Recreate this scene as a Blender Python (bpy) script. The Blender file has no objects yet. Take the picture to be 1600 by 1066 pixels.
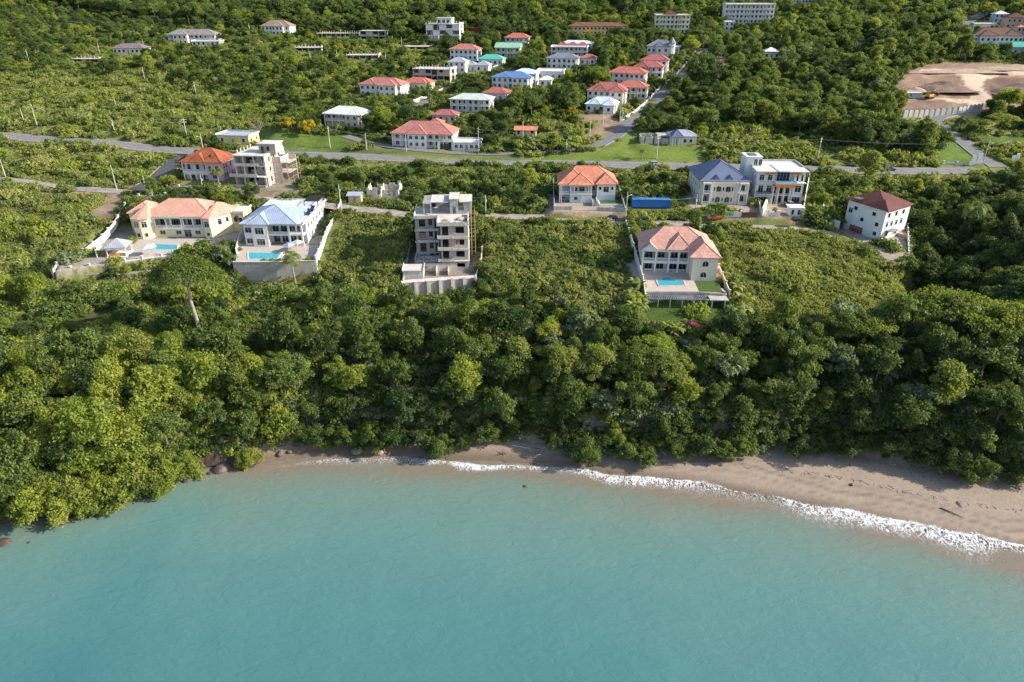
import bpy, math, random
import numpy as np
from mathutils import Vector, Matrix
random.seed(7); RNG = np.random.default_rng(11)
R = math.radians
SC = bpy.context.scene
COL = SC.collection
# ------------------------------------------------------------------ camera
F, PITCH, CAMZ = 1066.0, R(27.0), 95.0
CP, SP = math.cos(PITCH), math.sin(PITCH)
cam_d = bpy.data.cameras.new('camera'); cam = bpy.data.objects.new('camera', cam_d); COL.objects.link(cam)
cam.location = (0, 0, CAMZ); cam.rotation_euler = (R(90) - PITCH, 0, 0)
cam_d.sensor_width = 36; cam_d.lens = 36 * F / 1600; cam_d.clip_start = 1; cam_d.clip_end = 9000
SC.camera = cam
def ray(px, py):
    a = (px - 800) / F; b = (533 - py) / F
    return (a, CP + b * SP, -SP + b * CP)
def proj(x, y, z):
    dz = z - CAMZ; d = y * CP - dz * SP; u = y * SP + dz * CP
    return 800 + F * x / d, 533 - F * u / d, d
def sea(px, py, z=0.0):
    r = ray(px, py); t = (z - CAMZ) / r[2]
    return r[0] * t, r[1] * t
# ------------------------------------------------------------------ terrain
def poly_at(pts, z):
    q = np.array([sea(a, b, z) for a, b in pts]); return q[np.argsort(q[:, 0])]
SHORE_PX = [(-700,1050),(-200,884),(0,815),(60,810),(130,798),(200,773),(262,750),(296,734),(330,731),(380,729),(420,724),(480,716),(540,712),(620,712),(700,720),(800,724),(880,732),(960,744),(1040,756),(1120,766),(1200,782),(1300,800),(1400,822),(1500,845),(1600,866),(1900,925),(2400,1010)]
TOE_PX = [(-700,1030),(-200,872),(0,806),(60,800),(130,786),(200,762),(262,738),(296,722),(330,716),(380,708),(420,700),(480,690),(560,684),(640,688),(700,684),(800,682),(880,694),(960,702),(1040,704),(1120,700),(1200,696),(1300,700),(1400,722),(1500,735),(1600,745),(1900,790),(2400,850)]
EDGE_PX = [(-700,560),(-200,490),(0,462),(80,450),(350,444),(500,450),(630,464),(740,468),(900,482),(1010,504),(1140,506),(1220,500),(1400,505),(1600,520),(1900,520),(2400,520)]
SHORE = poly_at(SHORE_PX, 0.0); TOE = poly_at(TOE_PX, 1.6); EDGE = poly_at(EDGE_PX, 20.5)
def yshore(x): return np.interp(x, SHORE[:, 0], SHORE[:, 1])
def ytoe(x): return np.interp(x, TOE[:, 0], TOE[:, 1])
def yedge(x): return np.interp(x, EDGE[:, 0], EDGE[:, 1])
_ph = RNG.uniform(0, 6.28, (14, 2)); _dr = RNG.uniform(0, 6.28, 14)
def lump(x, y, wl, k0=0, n=5):
    s = 0
    for i in range(n):
        a = _dr[(k0 + i) % 14]; w = 6.283 / (wl * (0.6 + 0.25 * i))
        s = s + np.sin((x * math.cos(a) + y * math.sin(a)) * w + _ph[(k0 + i) % 14, 0]) * np.sin((-x * math.sin(a) + y * math.cos(a)) * w * 0.8 + _ph[(k0 + i) % 14, 1])
    return s / n
PD = [225, 285, 360, 430, 470, 540, 620, 700, 780, 900, 1100, 1500, 2200]
PZ = [29, 34, 44, 57, 62, 71, 80, 88, 104, 136, 185, 240, 300]
def h0(x, y):
    x = np.asarray(x, float); y = np.asarray(y, float)
    ys, yt, ye = yshore(x), ytoe(x), yedge(x)
    dep = -0.6 - 0.10 * np.minimum(ys - y, 60)
    beach = 1.6 * np.clip((y - ys) / np.maximum(yt - ys, 0.5), 0, 1)
    t = np.clip((y - yt) / (ye - yt), 0, 1)
    bank = 1.6 + 18.9 * (0.30 * np.clip(t * 9, 0, 1) + 0.70 * np.clip(t * 1.03 - 0.03, 0, 1) ** 0.85)
    t2 = np.clip((y - ye) / (225 - ye), 0, 1)
    inl = 20.5 + 8.5 * t2
    far = np.interp(y, PD, PZ)
    z = np.where(y < ys, np.minimum(dep, -0.02 - 0.12 * (ys - y)), np.where(y < yt, beach, np.where(y < ye, bank, np.where(y < 225, inl, far))))
    rough = np.clip((y - yt - 2) / 25, 0, 1)
    z = z + rough * (0.9 * lump(x, y, 23) + 0.8 * lump(x, y, 60, 4)) + np.clip((y - 330) / 300, 0, 1) * 5 * lump(x, y, 190, 7)
    # ravine on the right
    cx = 122 + (y - 180) * 0.42
    z = z - 9.0 * np.exp(-((x - cx) / 15.0) ** 2) * np.clip((y - 140) / 30, 0, 1) * np.clip((262 - y) / 40, 0, 1)
    return z
class Grid:
    def __init__(s):
        s.a = np.linspace(-1, 1, 561)
        ys = [40.0]
        while ys[-1] < 2200:
            y = ys[-1]; ys.append(y + (2.5 if y < 85 else 0.9 if y < 240 else 0.9 + (y - 240) * 0.011))
        s.y = np.array(ys); s.W = 0.86 * s.y + 75
        s.X = s.a[None, :] * s.W[:, None]; s.Y = np.repeat(s.y[:, None], len(s.a), 1)
        s.Z = h0(s.X, s.Y)
    def at(s, x, y):
        x = np.asarray(x, float); y = np.asarray(y, float)
        i = np.clip(np.searchsorted(s.y, y) - 1, 0, len(s.y) - 2); fy = np.clip((y - s.y[i]) / (s.y[i + 1] - s.y[i]), 0, 1)
        w = 0.86 * y + 75; u = (np.clip(x / w, -1, 1) + 1) / 2 * (len(s.a) - 1)
        j = np.clip(u.astype(int), 0, len(s.a) - 2); fx = u - j
        return (s.Z[i, j] * (1 - fx) + s.Z[i, j + 1] * fx) * (1 - fy) + (s.Z[i + 1, j] * (1 - fx) + s.Z[i + 1, j + 1] * fx) * fy
G = Grid()
def hz(x, y): return float(G.at(x, y))
def ground(px, py):
    r = ray(px, py); t = 60.0; step = 1.5
    while t < 2400:
        x, y, z = r[0] * t, r[1] * t, CAMZ + r[2] * t
        if z <= hz(x, y):
            lo, hi = t - step, t
            for _ in range(14):
                m = (lo + hi) / 2
                if CAMZ + r[2] * m <= hz(r[0] * m, r[1] * m): hi = m
                else: lo = m
            t = hi; return Vector((r[0] * t, r[1] * t, CAMZ + r[2] * t))
        t += step
    return Vector((r[0] * 2300, r[1] * 2300, hz(r[0] * 2300, r[1] * 2300)))
def seg_dist(P, pts):
    """distance of points P (n,2) to a polyline, with z interpolated along it"""
    best = np.full(len(P), 1e9); bz = np.zeros(len(P))
    for a, b in zip(pts[:-1], pts[1:]):
        d = np.array([b[0] - a[0], b[1] - a[1]]); L = d @ d + 1e-9
        t = np.clip(((P[:, 0] - a[0]) * d[0] + (P[:, 1] - a[1]) * d[1]) / L, 0, 1)
        q = np.hypot(P[:, 0] - a[0] - t * d[0], P[:, 1] - a[1] - t * d[1])
        m = q < best; best[m] = q[m]; bz[m] = (a[2] + t * (b[2] - a[2]))[m]
    return best, bz
def inpoly(P, poly):
    x, y = P[:, 0], P[:, 1]; ins = np.zeros(len(P), bool); n = len(poly)
    for i in range(n):
        x1, y1 = poly[i][0], poly[i][1]; x2, y2 = poly[(i + 1) % n][0], poly[(i + 1) % n][1]
        c = ((y1 > y) != (y2 > y)) & (x < (x2 - x1) * (y - y1) / (y2 - y1 + 1e-12) + x1); ins ^= c
    return ins
def smooth_line(pts, n=6):
    P = [Vector(p) for p in pts]; out = []
    for i in range(len(P) - 1):
        p0 = P[max(i - 1, 0)]; p1 = P[i]; p2 = P[i + 1]; p3 = P[min(i + 2, len(P) - 1)]
        for k in range(n):
            t = k / n
            out.append(0.5 * ((2 * p1) + (p2 - p0) * t + (2 * p0 - 5 * p1 + 4 * p2 - p3) * t * t + (3 * p1 - p0 - 3 * p2 + p3) * t ** 3))
    out.append(P[-1]); return out
# roads: name -> (pixel polyline, half width)
ROADS = {
 'highway': ([(-900,150),(-500,178),(-200,198),(0,212),(60,217),(140,221),(200,227),(270,235),(400,240),(500,243),(640,248),(750,252),(900,256),(1020,259),(1150,262),(1300,265),(1420,267),(1560,267),(1700,270),(2100,285),(2500,300)], 6.4),
 'lane': ([(-600,250),(-200,268),(0,280),(70,290),(140,296),(200,299),(260,300),(330,300),(400,306),(470,315),(530,323),(600,331),(660,337),(740,337),(820,339),(900,342),(980,347),(1060,349),(1140,350),(1200,353),(1262,358),(1310,372)], 3.1),
 'link_road': ([(212,297),(240,283),(262,264),(285,240)], 3.6),
 'service_road': ([(540,212),(572,222),(610,229),(680,237),(760,241),(830,239),(890,235),(935,227),(962,212),(985,193),(1000,183)], 2.6),
 'village_street': ([(935,227),(962,212),(985,193),(1008,175),(1030,152),(1052,132),(1075,112),(1092,94),(1103,76)], 4.0),
 'side_street': ([(650,168),(676,153),(700,140),(722,126),(752,112),(790,97),(822,84),(852,74)], 2.4),
 'junction_road': ([(1560,262),(1535,245),(1510,225),(1488,210),(1468,196),(1462,186),(1490,178),(1520,175)], 3.2),
 'hill_road': ([(1498,42),(1520,30),(1540,20),(1556,10),(1566,2)], 4.2),
 'dirt_track': ([(1304,66),(1330,62),(1352,64),(1338,72),(1352,79),(1390,87),(1440,93)], 2.0),
}
ROAD3 = {}
for _k, (_p, _w) in ROADS.items():
    q = smooth_line([ground(*a) for a in _p], 5)
    for _ in range(6):
        for i in range(1, len(q) - 1): q[i] = Vector((q[i].x, q[i].y, (q[i - 1].z + 2 * q[i].z + q[i + 1].z) / 4))
    ROAD3[_k] = q
GP = np.stack([G.X.ravel(), G.Y.ravel()], 1); GZ = G.Z.ravel()
def flatten_line(pts, hw, blend):
    xs = [p[0] for p in pts]; ys = [p[1] for p in pts]; m = hw + blend + 1
    sel = np.where((GP[:, 0] > min(xs) - m) & (GP[:, 0] < max(xs) + m) & (GP[:, 1] > min(ys) - m) & (GP[:, 1] < max(ys) + m))[0]
    d, z = seg_dist(GP[sel], pts); w = np.clip(1 - (d - hw) / blend, 0, 1); w = w * w * (3 - 2 * w)
    GZ[sel] = GZ[sel] * (1 - w) + (z - 0.12) * w
def flatten_poly(poly, z, blend):
    xs = [p[0] for p in poly]; ys = [p[1] for p in poly]; m = blend + 1
    sel = np.where((GP[:, 0] > min(xs) - m) & (GP[:, 0] < max(xs) + m) & (GP[:, 1] > min(ys) - m) & (GP[:, 1] < max(ys) + m))[0]
    if not len(sel): return
    ring = [(p[0], p[1], 0) for p in poly] + [(poly[0][0], poly[0][1], 0)]
    d, _ = seg_dist(GP[sel], ring); d[inpoly(GP[sel], poly)] = 0
    w = np.clip(1 - d / blend, 0, 1); w = w * w * (3 - 2 * w); GZ[sel] = GZ[sel] * (1 - w) + z * w
for _k in ROADS: flatten_line(ROAD3[_k], ROADS[_k][1] + 0.8, 6 if _k != 'dirt_track' else 3)
G.Z = GZ.reshape(G.Z.shape)
# ------------------------------------------------------------------ materials
MATS = {}
def new_mat(name):
    m = bpy.data.materials.new(name); m.use_nodes = True; MATS[name] = m
    nt = m.node_tree; b = nt.nodes['Principled BSDF']
    def N(t, **k):
        n = nt.nodes.new(t)
        for a, v in k.items():
            if a.startswith('i_'): n.inputs[a[2:].replace('_', ' ')].default_value = v
            else: setattr(n, a, v)
        return n
    return m, nt, b, N
def rgb(c): return (c[0], c[1], c[2], 1)
def ramp(N, stops):
    n = N('ShaderNodeValToRGB'); e = n.color_ramp.elements
    while len(e) < len(stops): e.new(0.5)
    for k, (p, c) in enumerate(stops): e[k].position = p; e[k].color = rgb(c)
    return n
def surf(name, col, rough=0.8, var=0.12, scale=0.6, dirt=0.0, bump=0.0, bscale=8.0, metal=0.0, spec=0.3, dirtcol=(0.1, 0.09, 0.08), streak=False):
    """painted / cement / cloth surface with blotchy wear in object space"""
    m, nt, b, N = new_mat(name); L = nt.links.new
    tc = N('ShaderNodeTexCoord'); n1 = N('ShaderNodeTexNoise'); n1.inputs['Scale'].default_value = scale; n1.inputs['Detail'].default_value = 6; n1.inputs['Roughness'].default_value = 0.65
    mp = N('ShaderNodeMapping'); L(tc.outputs['Object'], mp.inputs[0]); L(mp.outputs[0], n1.inputs['Vector'])
    if streak: mp.inputs['Scale'].default_value = (1, 1, 0.22)
    lo = [c * (1 - var * 1.6) for c in col]; hi = [min(1, c * (1 + var * 0.7)) for c in col]
    rp = ramp(N, [(0.3, lo), (0.72, hi)]); L(n1.outputs[0], rp.inputs[0]); out = rp.outputs[0]
    if dirt:
        n2 = N('ShaderNodeTexNoise'); n2.inputs['Scale'].default_value = scale * 2.7; n2.inputs['Detail'].default_value = 8; L(mp.outputs[0], n2.inputs['Vector'])
        r2 = ramp(N, [(0.52, (0, 0, 0)), (0.74, (dirt, dirt, dirt))]); L(n2.outputs[0], r2.inputs[0])
        mx = N('ShaderNodeMix', data_type='RGBA'); L(r2.outputs[0], mx.inputs[0]); L(out, mx.inputs[6]); mx.inputs[7].default_value = rgb(dirtcol); out = mx.outputs[2]
    L(out, b.inputs['Base Color']); b.inputs['Roughness'].default_value = rough; b.inputs['Metallic'].default_value = metal; b.inputs['Specular IOR Level'].default_value = spec
    if bump:
        n3 = N('ShaderNodeTexNoise'); n3.inputs['Scale'].default_value = bscale; n3.inputs['Detail'].default_value = 4; L(tc.outputs['Object'], n3.inputs['Vector'])
        bp = N('ShaderNodeBump'); bp.inputs['Strength'].default_value = bump; bp.inputs['Distance'].default_value = 0.1; L(n3.outputs[0], bp.inputs['Height']); L(bp.outputs[0], b.inputs['Normal'])
    return m
def tiles(name, col, rough=0.7, w=0.55, h=0.8, mort=0.78, var=0.2, blotch=0.25, spec=0.3):
    """roof covering laid in courses, in the UV metres of each slope"""
    m, nt, b, N = new_mat(name); L = nt.links.new
    uv = N('ShaderNodeUVMap'); br = N('ShaderNodeTexBrick'); br.offset = 0.5
    br.inputs['Scale'].default_value = 1.0; br.inputs['Brick Width'].default_value = w; br.inputs['Row Height'].default_value = h; br.inputs['Mortar Size'].default_value = 0.05; br.inputs['Mortar Smooth'].default_value = 0.6
    br.inputs['Color1'].default_value = rgb([c * (1 + var * .5) for c in col]); br.inputs['Color2'].default_value = rgb([c * (1 - var) for c in col]); br.inputs['Mortar'].default_value = rgb([c * mort for c in col])
    L(uv.outputs[0], br.inputs['Vector'])
    tc = N('ShaderNodeTexCoord'); n = N('ShaderNodeTexNoise'); n.inputs['Scale'].default_value = 0.35; n.inputs['Detail'].default_value = 7; L(tc.outputs['Object'], n.inputs['Vector'])
    rp = ramp(N, [(0.3, [1 - blotch] * 3), (0.7, [1.08] * 3)]); L(n.outputs[0], rp.inputs[0])
    mx = N('ShaderNodeMix', data_type='RGBA', blend_type='MULTIPLY'); mx.inputs[0].default_value = 1; L(br.outputs[0], mx.inputs[6]); L(rp.outputs[0], mx.inputs[7]); L(mx.outputs[2], b.inputs['Base Color'])
    bp = N('ShaderNodeBump'); bp.inputs['Strength'].default_value = 0.6; bp.inputs['Distance'].default_value = 0.08; L(br.outputs['Fac'], bp.inputs['Height']); bp.invert = True; L(bp.outputs[0], b.inputs['Normal'])
    b.inputs['Roughness'].default_value = rough; b.inputs['Specular IOR Level'].default_value = spec
    return m
def seams(name, col, rough=0.45, w=0.6, var=0.12, spec=0.5, metal=0.0):
    """standing seam / corrugated sheet: ribs running down the slope"""
    m, nt, b, N = new_mat(name); L = nt.links.new
    uv = N('ShaderNodeUVMap'); wv = N('ShaderNodeTexWave', wave_type='BANDS', bands_direction='X', wave_profile='SIN'); wv.inputs['Scale'].default_value = 0.314 / w; L(uv.outputs[0], wv.inputs['Vector'])
    tc = N('ShaderNodeTexCoord'); n = N('ShaderNodeTexNoise'); n.inputs['Scale'].default_value = 0.5; n.inputs['Detail'].default_value = 8; L(tc.outputs['Object'], n.inputs['Vector'])
    rp = ramp(N, [(0.3, [c * (1 - var * 1.5) for c in col]), (0.7, [c * (1 + var) for c in col])]); L(n.outputs[0], rp.inputs[0])
    r2 = ramp(N, [(0.0, [0.82] * 3), (0.35, [1.0] * 3)]); L(wv.outputs[0], r2.inputs[0])
    mx = N('ShaderNodeMix', data_type='RGBA', blend_type='MULTIPLY'); mx.inputs[0].default_value = 1; L(rp.outputs[0], mx.inputs[6]); L(r2.outputs[0], mx.inputs[7]); L(mx.outputs[2], b.inputs['Base Color'])
    bp = N('ShaderNodeBump'); bp.inputs['Strength'].default_value = 0.5; bp.inputs['Distance'].default_value = 0.05; L(wv.outputs[0], bp.inputs['Height']); L(bp.outputs[0], b.inputs['Normal'])
    b.inputs['Roughness'].default_value = rough; b.inputs['Specular IOR Level'].default_value = spec; b.inputs['Metallic'].default_value = metal
    return m
def blocks(name, col, mort=0.8, w=0.8, h=0.4, dirt=0.35, dirtcol=(0.09, 0.08, 0.07)):
    """bare concrete-block wall"""
    m, nt, b, N = new_mat(name); L = nt.links.new
    uv = N('ShaderNodeUVMap'); br = N('ShaderNodeTexBrick')
    br.inputs['Scale'].default_value = 1.0; br.inputs['Brick Width'].default_value = w; br.inputs['Row Height'].default_value = h; br.inputs['Mortar Size'].default_value = 0.035; br.inputs['Mortar Smooth'].default_value = 0.4
    br.inputs['Color1'].default_value = rgb([c * 1.06 for c in col]); br.inputs['Color2'].default_value = rgb([c * 0.86 for c in col]); br.inputs['Mortar'].default_value = rgb([c * mort for c in col])
    L(uv.outputs[0], br.inputs['Vector'])
    tc = N('ShaderNodeTexCoord'); mp = N('ShaderNodeMapping'); mp.inputs['Scale'].default_value = (1, 1, 0.4); L(tc.outputs['Object'], mp.inputs[0])
    n = N('ShaderNodeTexNoise'); n.inputs['Scale'].default_value = 0.55; n.inputs['Detail'].default_value = 9; n.inputs['Roughness'].default_value = 0.7; L(mp.outputs[0], n.inputs['Vector'])
    rp = ramp(N, [(0.45, (0, 0, 0)), (0.72, [dirt] * 3)]); L(n.outputs[0], rp.inputs[0])
    mx = N('ShaderNodeMix', data_type='RGBA'); L(rp.outputs[0], mx.inputs[0]); L(br.outputs[0], mx.inputs[6]); mx.inputs[7].default_value = rgb(dirtcol); L(mx.outputs[2], b.inputs['Base Color'])
    b.inputs['Roughness'].default_value = 0.9; b.inputs['Specular IOR Level'].default_value = 0.2
    return m
def gloss(name, col, rough=0.08, spec=0.6, metal=0.0, coat=0.0):
    m, nt, b, N = new_mat(name); L = nt.links.new
    tc = N('ShaderNodeTexCoord'); n = N('ShaderNodeTexNoise'); n.inputs['Scale'].default_value = 1.3; L(tc.outputs['Object'], n.inputs['Vector'])
    rp = ramp(N, [(0.35, [c * 0.8 for c in col]), (0.7, [c * 1.15 for c in col])]); L(n.outputs[0], rp.inputs[0]); L(rp.outputs[0], b.inputs['Base Color'])
    b.inputs['Roughness'].default_value = rough; b.inputs['Specular IOR Level'].default_value = spec; b.inputs['Metallic'].default_value = metal; b.inputs['Coat Weight'].default_value = coat
    return m
def leaf_mat(name, dark, mid, light, trans=0.3, rough=0.55, wscale=0.035):
    """foliage: hue varies from plant to plant, from clump to clump and in broad drifts"""
    m, nt, b, N = new_mat(name); L = nt.links.new
    oi = N('ShaderNodeObjectInfo'); at = N('ShaderNodeAttribute', attribute_name='tint'); ge = N('ShaderNodeNewGeometry')
    n = N('ShaderNodeTexNoise'); n.inputs['Scale'].default_value = wscale; n.inputs['Detail'].default_value = 5; L(ge.outputs['Position'], n.inputs['Vector'])
    a1 = N('ShaderNodeMath', operation='MULTIPLY'); a1.inputs[1].default_value = 0.36; L(oi.outputs['Random'], a1.inputs[0])
    a2 = N('ShaderNodeMath', operation='MULTIPLY_ADD'); a2.inputs[1].default_value = 0.36; L(at.outputs['Fac'], a2.inputs[0]); L(a1.outputs[0], a2.inputs[2])
    n_c = N('ShaderNodeMapRange'); n_c.inputs['From Min'].default_value = 0.3; n_c.inputs['From Max'].default_value = 0.7; L(n.outputs[0], n_c.inputs[0])
    a3 = N('ShaderNodeMath', operation='MULTIPLY_ADD'); a3.inputs[1].default_value = 0.32; L(n_c.outputs[0], a3.inputs[0]); L(a2.outputs[0], a3.inputs[2])
    rp = ramp(N, [(0.05, dark), (0.5, mid), (0.95, light)]); L(a3.outputs[0], rp.inputs[0])
    L(rp.outputs[0], b.inputs['Base Color']); b.inputs['Roughness'].default_value = rough; b.inputs['Specular IOR Level'].default_value = 0.25
    tr = N('ShaderNodeBsdfTranslucent'); g = N('ShaderNodeMix', data_type='RGBA', blend_type='MULTIPLY'); g.inputs[0].default_value = 1; L(rp.outputs[0], g.inputs[6]); g.inputs[7].default_value = (1.7, 1.6, 0.55, 1); L(g.outputs[2], tr.inputs[0])
    ms = N('ShaderNodeMixShader'); ms.inputs[0].default_value = trans + 0.12; L(b.outputs[0], ms.inputs[1]); L(tr.outputs[0], ms.inputs[2])
    L(ms.outputs[0], nt.nodes['Material Output'].inputs[0])
    return m
# ------------------------------------------------------------------ mesh builder
class MB:
    def __init__(s): s.v = []; s.f = []; s.m = []; s.mi = 0
    def mat(s, i): s.mi = i; return s
    def face(s, pts):
        k = len(s.v); s.v += [tuple(p) for p in pts]; s.f.append(tuple(range(k, k + len(pts)))); s.m.append(s.mi); return s
    def hull(s, bot, top):
        """solid between two rings of equal length (bottom listed counter-clockwise from above)"""
        k = len(s.v); n = len(bot); s.v += [tuple(p) for p in bot] + [tuple(p) for p in top]
        s.f.append(tuple(range(k + n - 1, k - 1, -1))); s.f.append(tuple(range(k + n, k + 2 * n))); s.m += [s.mi] * 2
        for i in range(n):
            j = (i + 1) % n; s.f.append((k + i, k + j, k + n + j, k + n + i)); s.m.append(s.mi)
        return s
    def box(s, x0, y0, z0, x1, y1, z1):
        return s.hull([(x0, y0, z0), (x1, y0, z0), (x1, y1, z0), (x0, y1, z0)], [(x0, y0, z1), (x1, y0, z1), (x1, y1, z1), (x0, y1, z1)])
    def prism(s, poly, z0, z1): return s.hull([(p[0], p[1], z0) for p in poly], [(p[0], p[1], z1) for p in poly])
    def tube(s, p0, p1, r0, r1=None, n=8):
        r1 = r0 if r1 is None else r1; p0 = Vector(p0); p1 = Vector(p1); d = (p1 - p0).normalized()
        a = d.orthogonal().normalized(); b = d.cross(a)
        ring = lambda p, r: [p + a * math.cos(6.2832 * i / n) * r + b * math.sin(6.2832 * i / n) * r for i in range(n)]
        return s.hull(ring(p0, r0), ring(p1, r1))
    def hip(s, x0, y0, x1, y1, z, h, ov=0.6, th=0.18, gable=''):
        """hipped roof over a rectangle (gable: sides among 'lrfb' closed by a gable)"""
        x0 -= ov; y0 -= ov; x1 += ov; y1 += ov; w, d = x1 - x0, y1 - y0
        s.box(x0, y0, z, x1, y1, z + th); z += th
        A, B, C, D = (x0, y0, z), (x1, y0, z), (x1, y1, z), (x0, y1, z)
        if w >= d:
            i = d / 2; P = (x0 + (0.02 if 'l' in gable else i), (y0 + y1) / 2, z + h); Q = (x1 - (0.02 if 'r' in gable else i), (y0 + y1) / 2, z + h)
            if Q[0] - P[0] < 0.05: P = ((x0 + x1) / 2 - .03, P[1], P[2]); Q = ((x0 + x1) / 2 + .03, Q[1], Q[2])
            s.face([A, B, Q, P]); s.face([C, D, P, Q]); s.face([D, A, P]); s.face([B, C, Q])
        else:
            i = w / 2; P = ((x0 + x1) / 2, y0 + (0.02 if 'f' in gable else i), z + h); Q = ((x0 + x1) / 2, y1 - (0.02 if 'b' in gable else i), z + h)
            s.face([B, C, Q, P]); s.face([D, A, P, Q]); s.face([A, B, P]); s.face([C, D, Q])
        for a, c in ((A, P), (B, Q if w >= d else P), (C, Q), (D, P if w >= d else Q), (P, Q)): s.tube(a, c, .13, n=4)
        return s
    def pyr(s, poly, z, apex, th=0.15):
        s.prism(poly, z, z + th); n = len(poly)
        for i in range(n):
            a, b = poly[i], poly[(i + 1) % n]; s.face([(a[0], a[1], z + th), (b[0], b[1], z + th), apex])
        return s
    def ball(s, c, r, seg=10, rings=6, sq=(1, 1, 1), jit=0.0):
        k = len(s.v); rg = []
        for i in range(1, rings):
            t = math.pi * i / rings; row = []
            for j in range(seg):
                a = 6.2832 * j / seg; q = 1 + random.uniform(-jit, jit)
                row.append(len(s.v)); s.v.append((c[0] + r * sq[0] * q * math.sin(t) * math.cos(a), c[1] + r * sq[1] * q * math.sin(t) * math.sin(a), c[2] + r * sq[2] * q * math.cos(t)))
            rg.append(row)
        top = len(s.v); s.v.append((c[0], c[1], c[2] + r * sq[2])); bot = len(s.v); s.v.append((c[0], c[1], c[2] - r * sq[2]))
        for j in range(seg):
            jn = (j + 1) % seg; s.f.append((top, rg[0][j], rg[0][jn])); s.f.append((bot, rg[-1][jn], rg[-1][j])); s.m += [s.mi] * 2
            for i in range(rings - 2): s.f.append((rg[i][j], rg[i + 1][j], rg[i + 1][jn], rg[i][jn])); s.m.append(s.mi)
        return s
    def mesh(s, name, mats, smooth=False):
        me = bpy.data.meshes.new(name); me.from_pydata(s.v, [], s.f)
        for m in (mats if isinstance(mats, (list, tuple)) else [mats]): me.materials.append(MATS[m] if isinstance(m, str) else m)
        me.polygons.foreach_set('material_index', s.m)
        if smooth: me.polygons.foreach_set('use_smooth', [True] * len(s.f))
        uv = me.uv_layers.new(name='UVMap'); dat = np.zeros((len(me.loops), 2))
        V = np.array(s.v) if s.v else np.zeros((0, 3))
        me.update()
        for p in me.polygons:
            n = p.normal; t = Vector((-n.y, n.x, 0))
            if t.length < 0.05: t = Vector((1, 0, 0)); b = Vector((0, 1, 0))
            else: t.normalize(); b = n.cross(t)
            for li in p.loop_indices:
                v = V[me.loops[li].vertex_index]; dat[li] = (v[0] * t.x + v[1] * t.y + v[2] * t.z, v[0] * b.x + v[1] * b.y + v[2] * b.z)
        uv.data.foreach_set('uv', dat.ravel())
        return me
    def build(s, name, mats, parent=None, loc=None, rz=0, smooth=False, **tags):
        o = bpy.data.objects.new(name, s.mesh(name, mats, smooth)); COL.objects.link(o)
        if parent is not None: o.parent = parent
        if loc is not None: o.location = loc
        o.rotation_euler.z = rz
        for k, v in tags.items():
            if v: o[{'cat': 'category'}.get(k, k)] = v
        return o
def empty(name, loc, rz=0, label=None, cat=None, group=None):
    o = bpy.data.objects.new(name, None); COL.objects.link(o); o.location = loc; o.rotation_euler.z = rz; o.empty_display_size = 0.5
    if label: o['label'] = label
    if cat: o['category'] = cat
    if group: o['group'] = group
    return o
def copy_thing(o, loc, rz, label=None, scale=None, group=None):
    c = o.copy(); COL.objects.link(c); c.location = loc; c.rotation_euler.z = rz
    if scale is not None: c.scale = (scale,) * 3 if not isinstance(scale, tuple) else scale
    if label: c['label'] = label
    if group: c['group'] = group
    for ch in o.children:
        d = ch.copy(); COL.objects.link(d); d.parent = c
        for g in ch.children: e = g.copy(); COL.objects.link(e); e.parent = d
    return c
def np_mesh(name, V, Fq, mat, attrs=None, smooth=False):
    me = bpy.data.meshes.new(name); V = np.asarray(V, np.float32); Fq = np.asarray(Fq, np.int32)
    me.vertices.add(len(V)); me.vertices.foreach_set('co', V.ravel())
    k = Fq.shape[1]; me.loops.add(Fq.size); me.loops.foreach_set('vertex_index', Fq.ravel())
    me.polygons.add(len(Fq)); me.polygons.foreach_set('loop_start', np.arange(0, Fq.size, k, dtype=np.int32)); me.polygons.foreach_set('loop_total', np.full(len(Fq), k, np.int32))
    if smooth: me.polygons.foreach_set('use_smooth', np.ones(len(Fq), bool))
    for (an, typ, dom, data) in (attrs or []):
        a = me.attributes.new(an, typ, dom); a.data.foreach_set({'FLOAT': 'value', 'FLOAT_COLOR': 'color', 'FLOAT_VECTOR': 'vector', 'FLOAT2': 'vector'}[typ], np.asarray(data, np.float32).ravel())
    me.update(calc_edges=True); me.validate()
    me.materials.append(MATS[mat] if isinstance(mat, str) else mat)
    return me
def link(me, name, parent=None, **tags):
    o = bpy.data.objects.new(name, me); COL.objects.link(o)
    if parent is not None: o.parent = parent
    for k, v in tags.items(): o[{'cat': 'category'}.get(k, k)] = v
    return o
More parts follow.
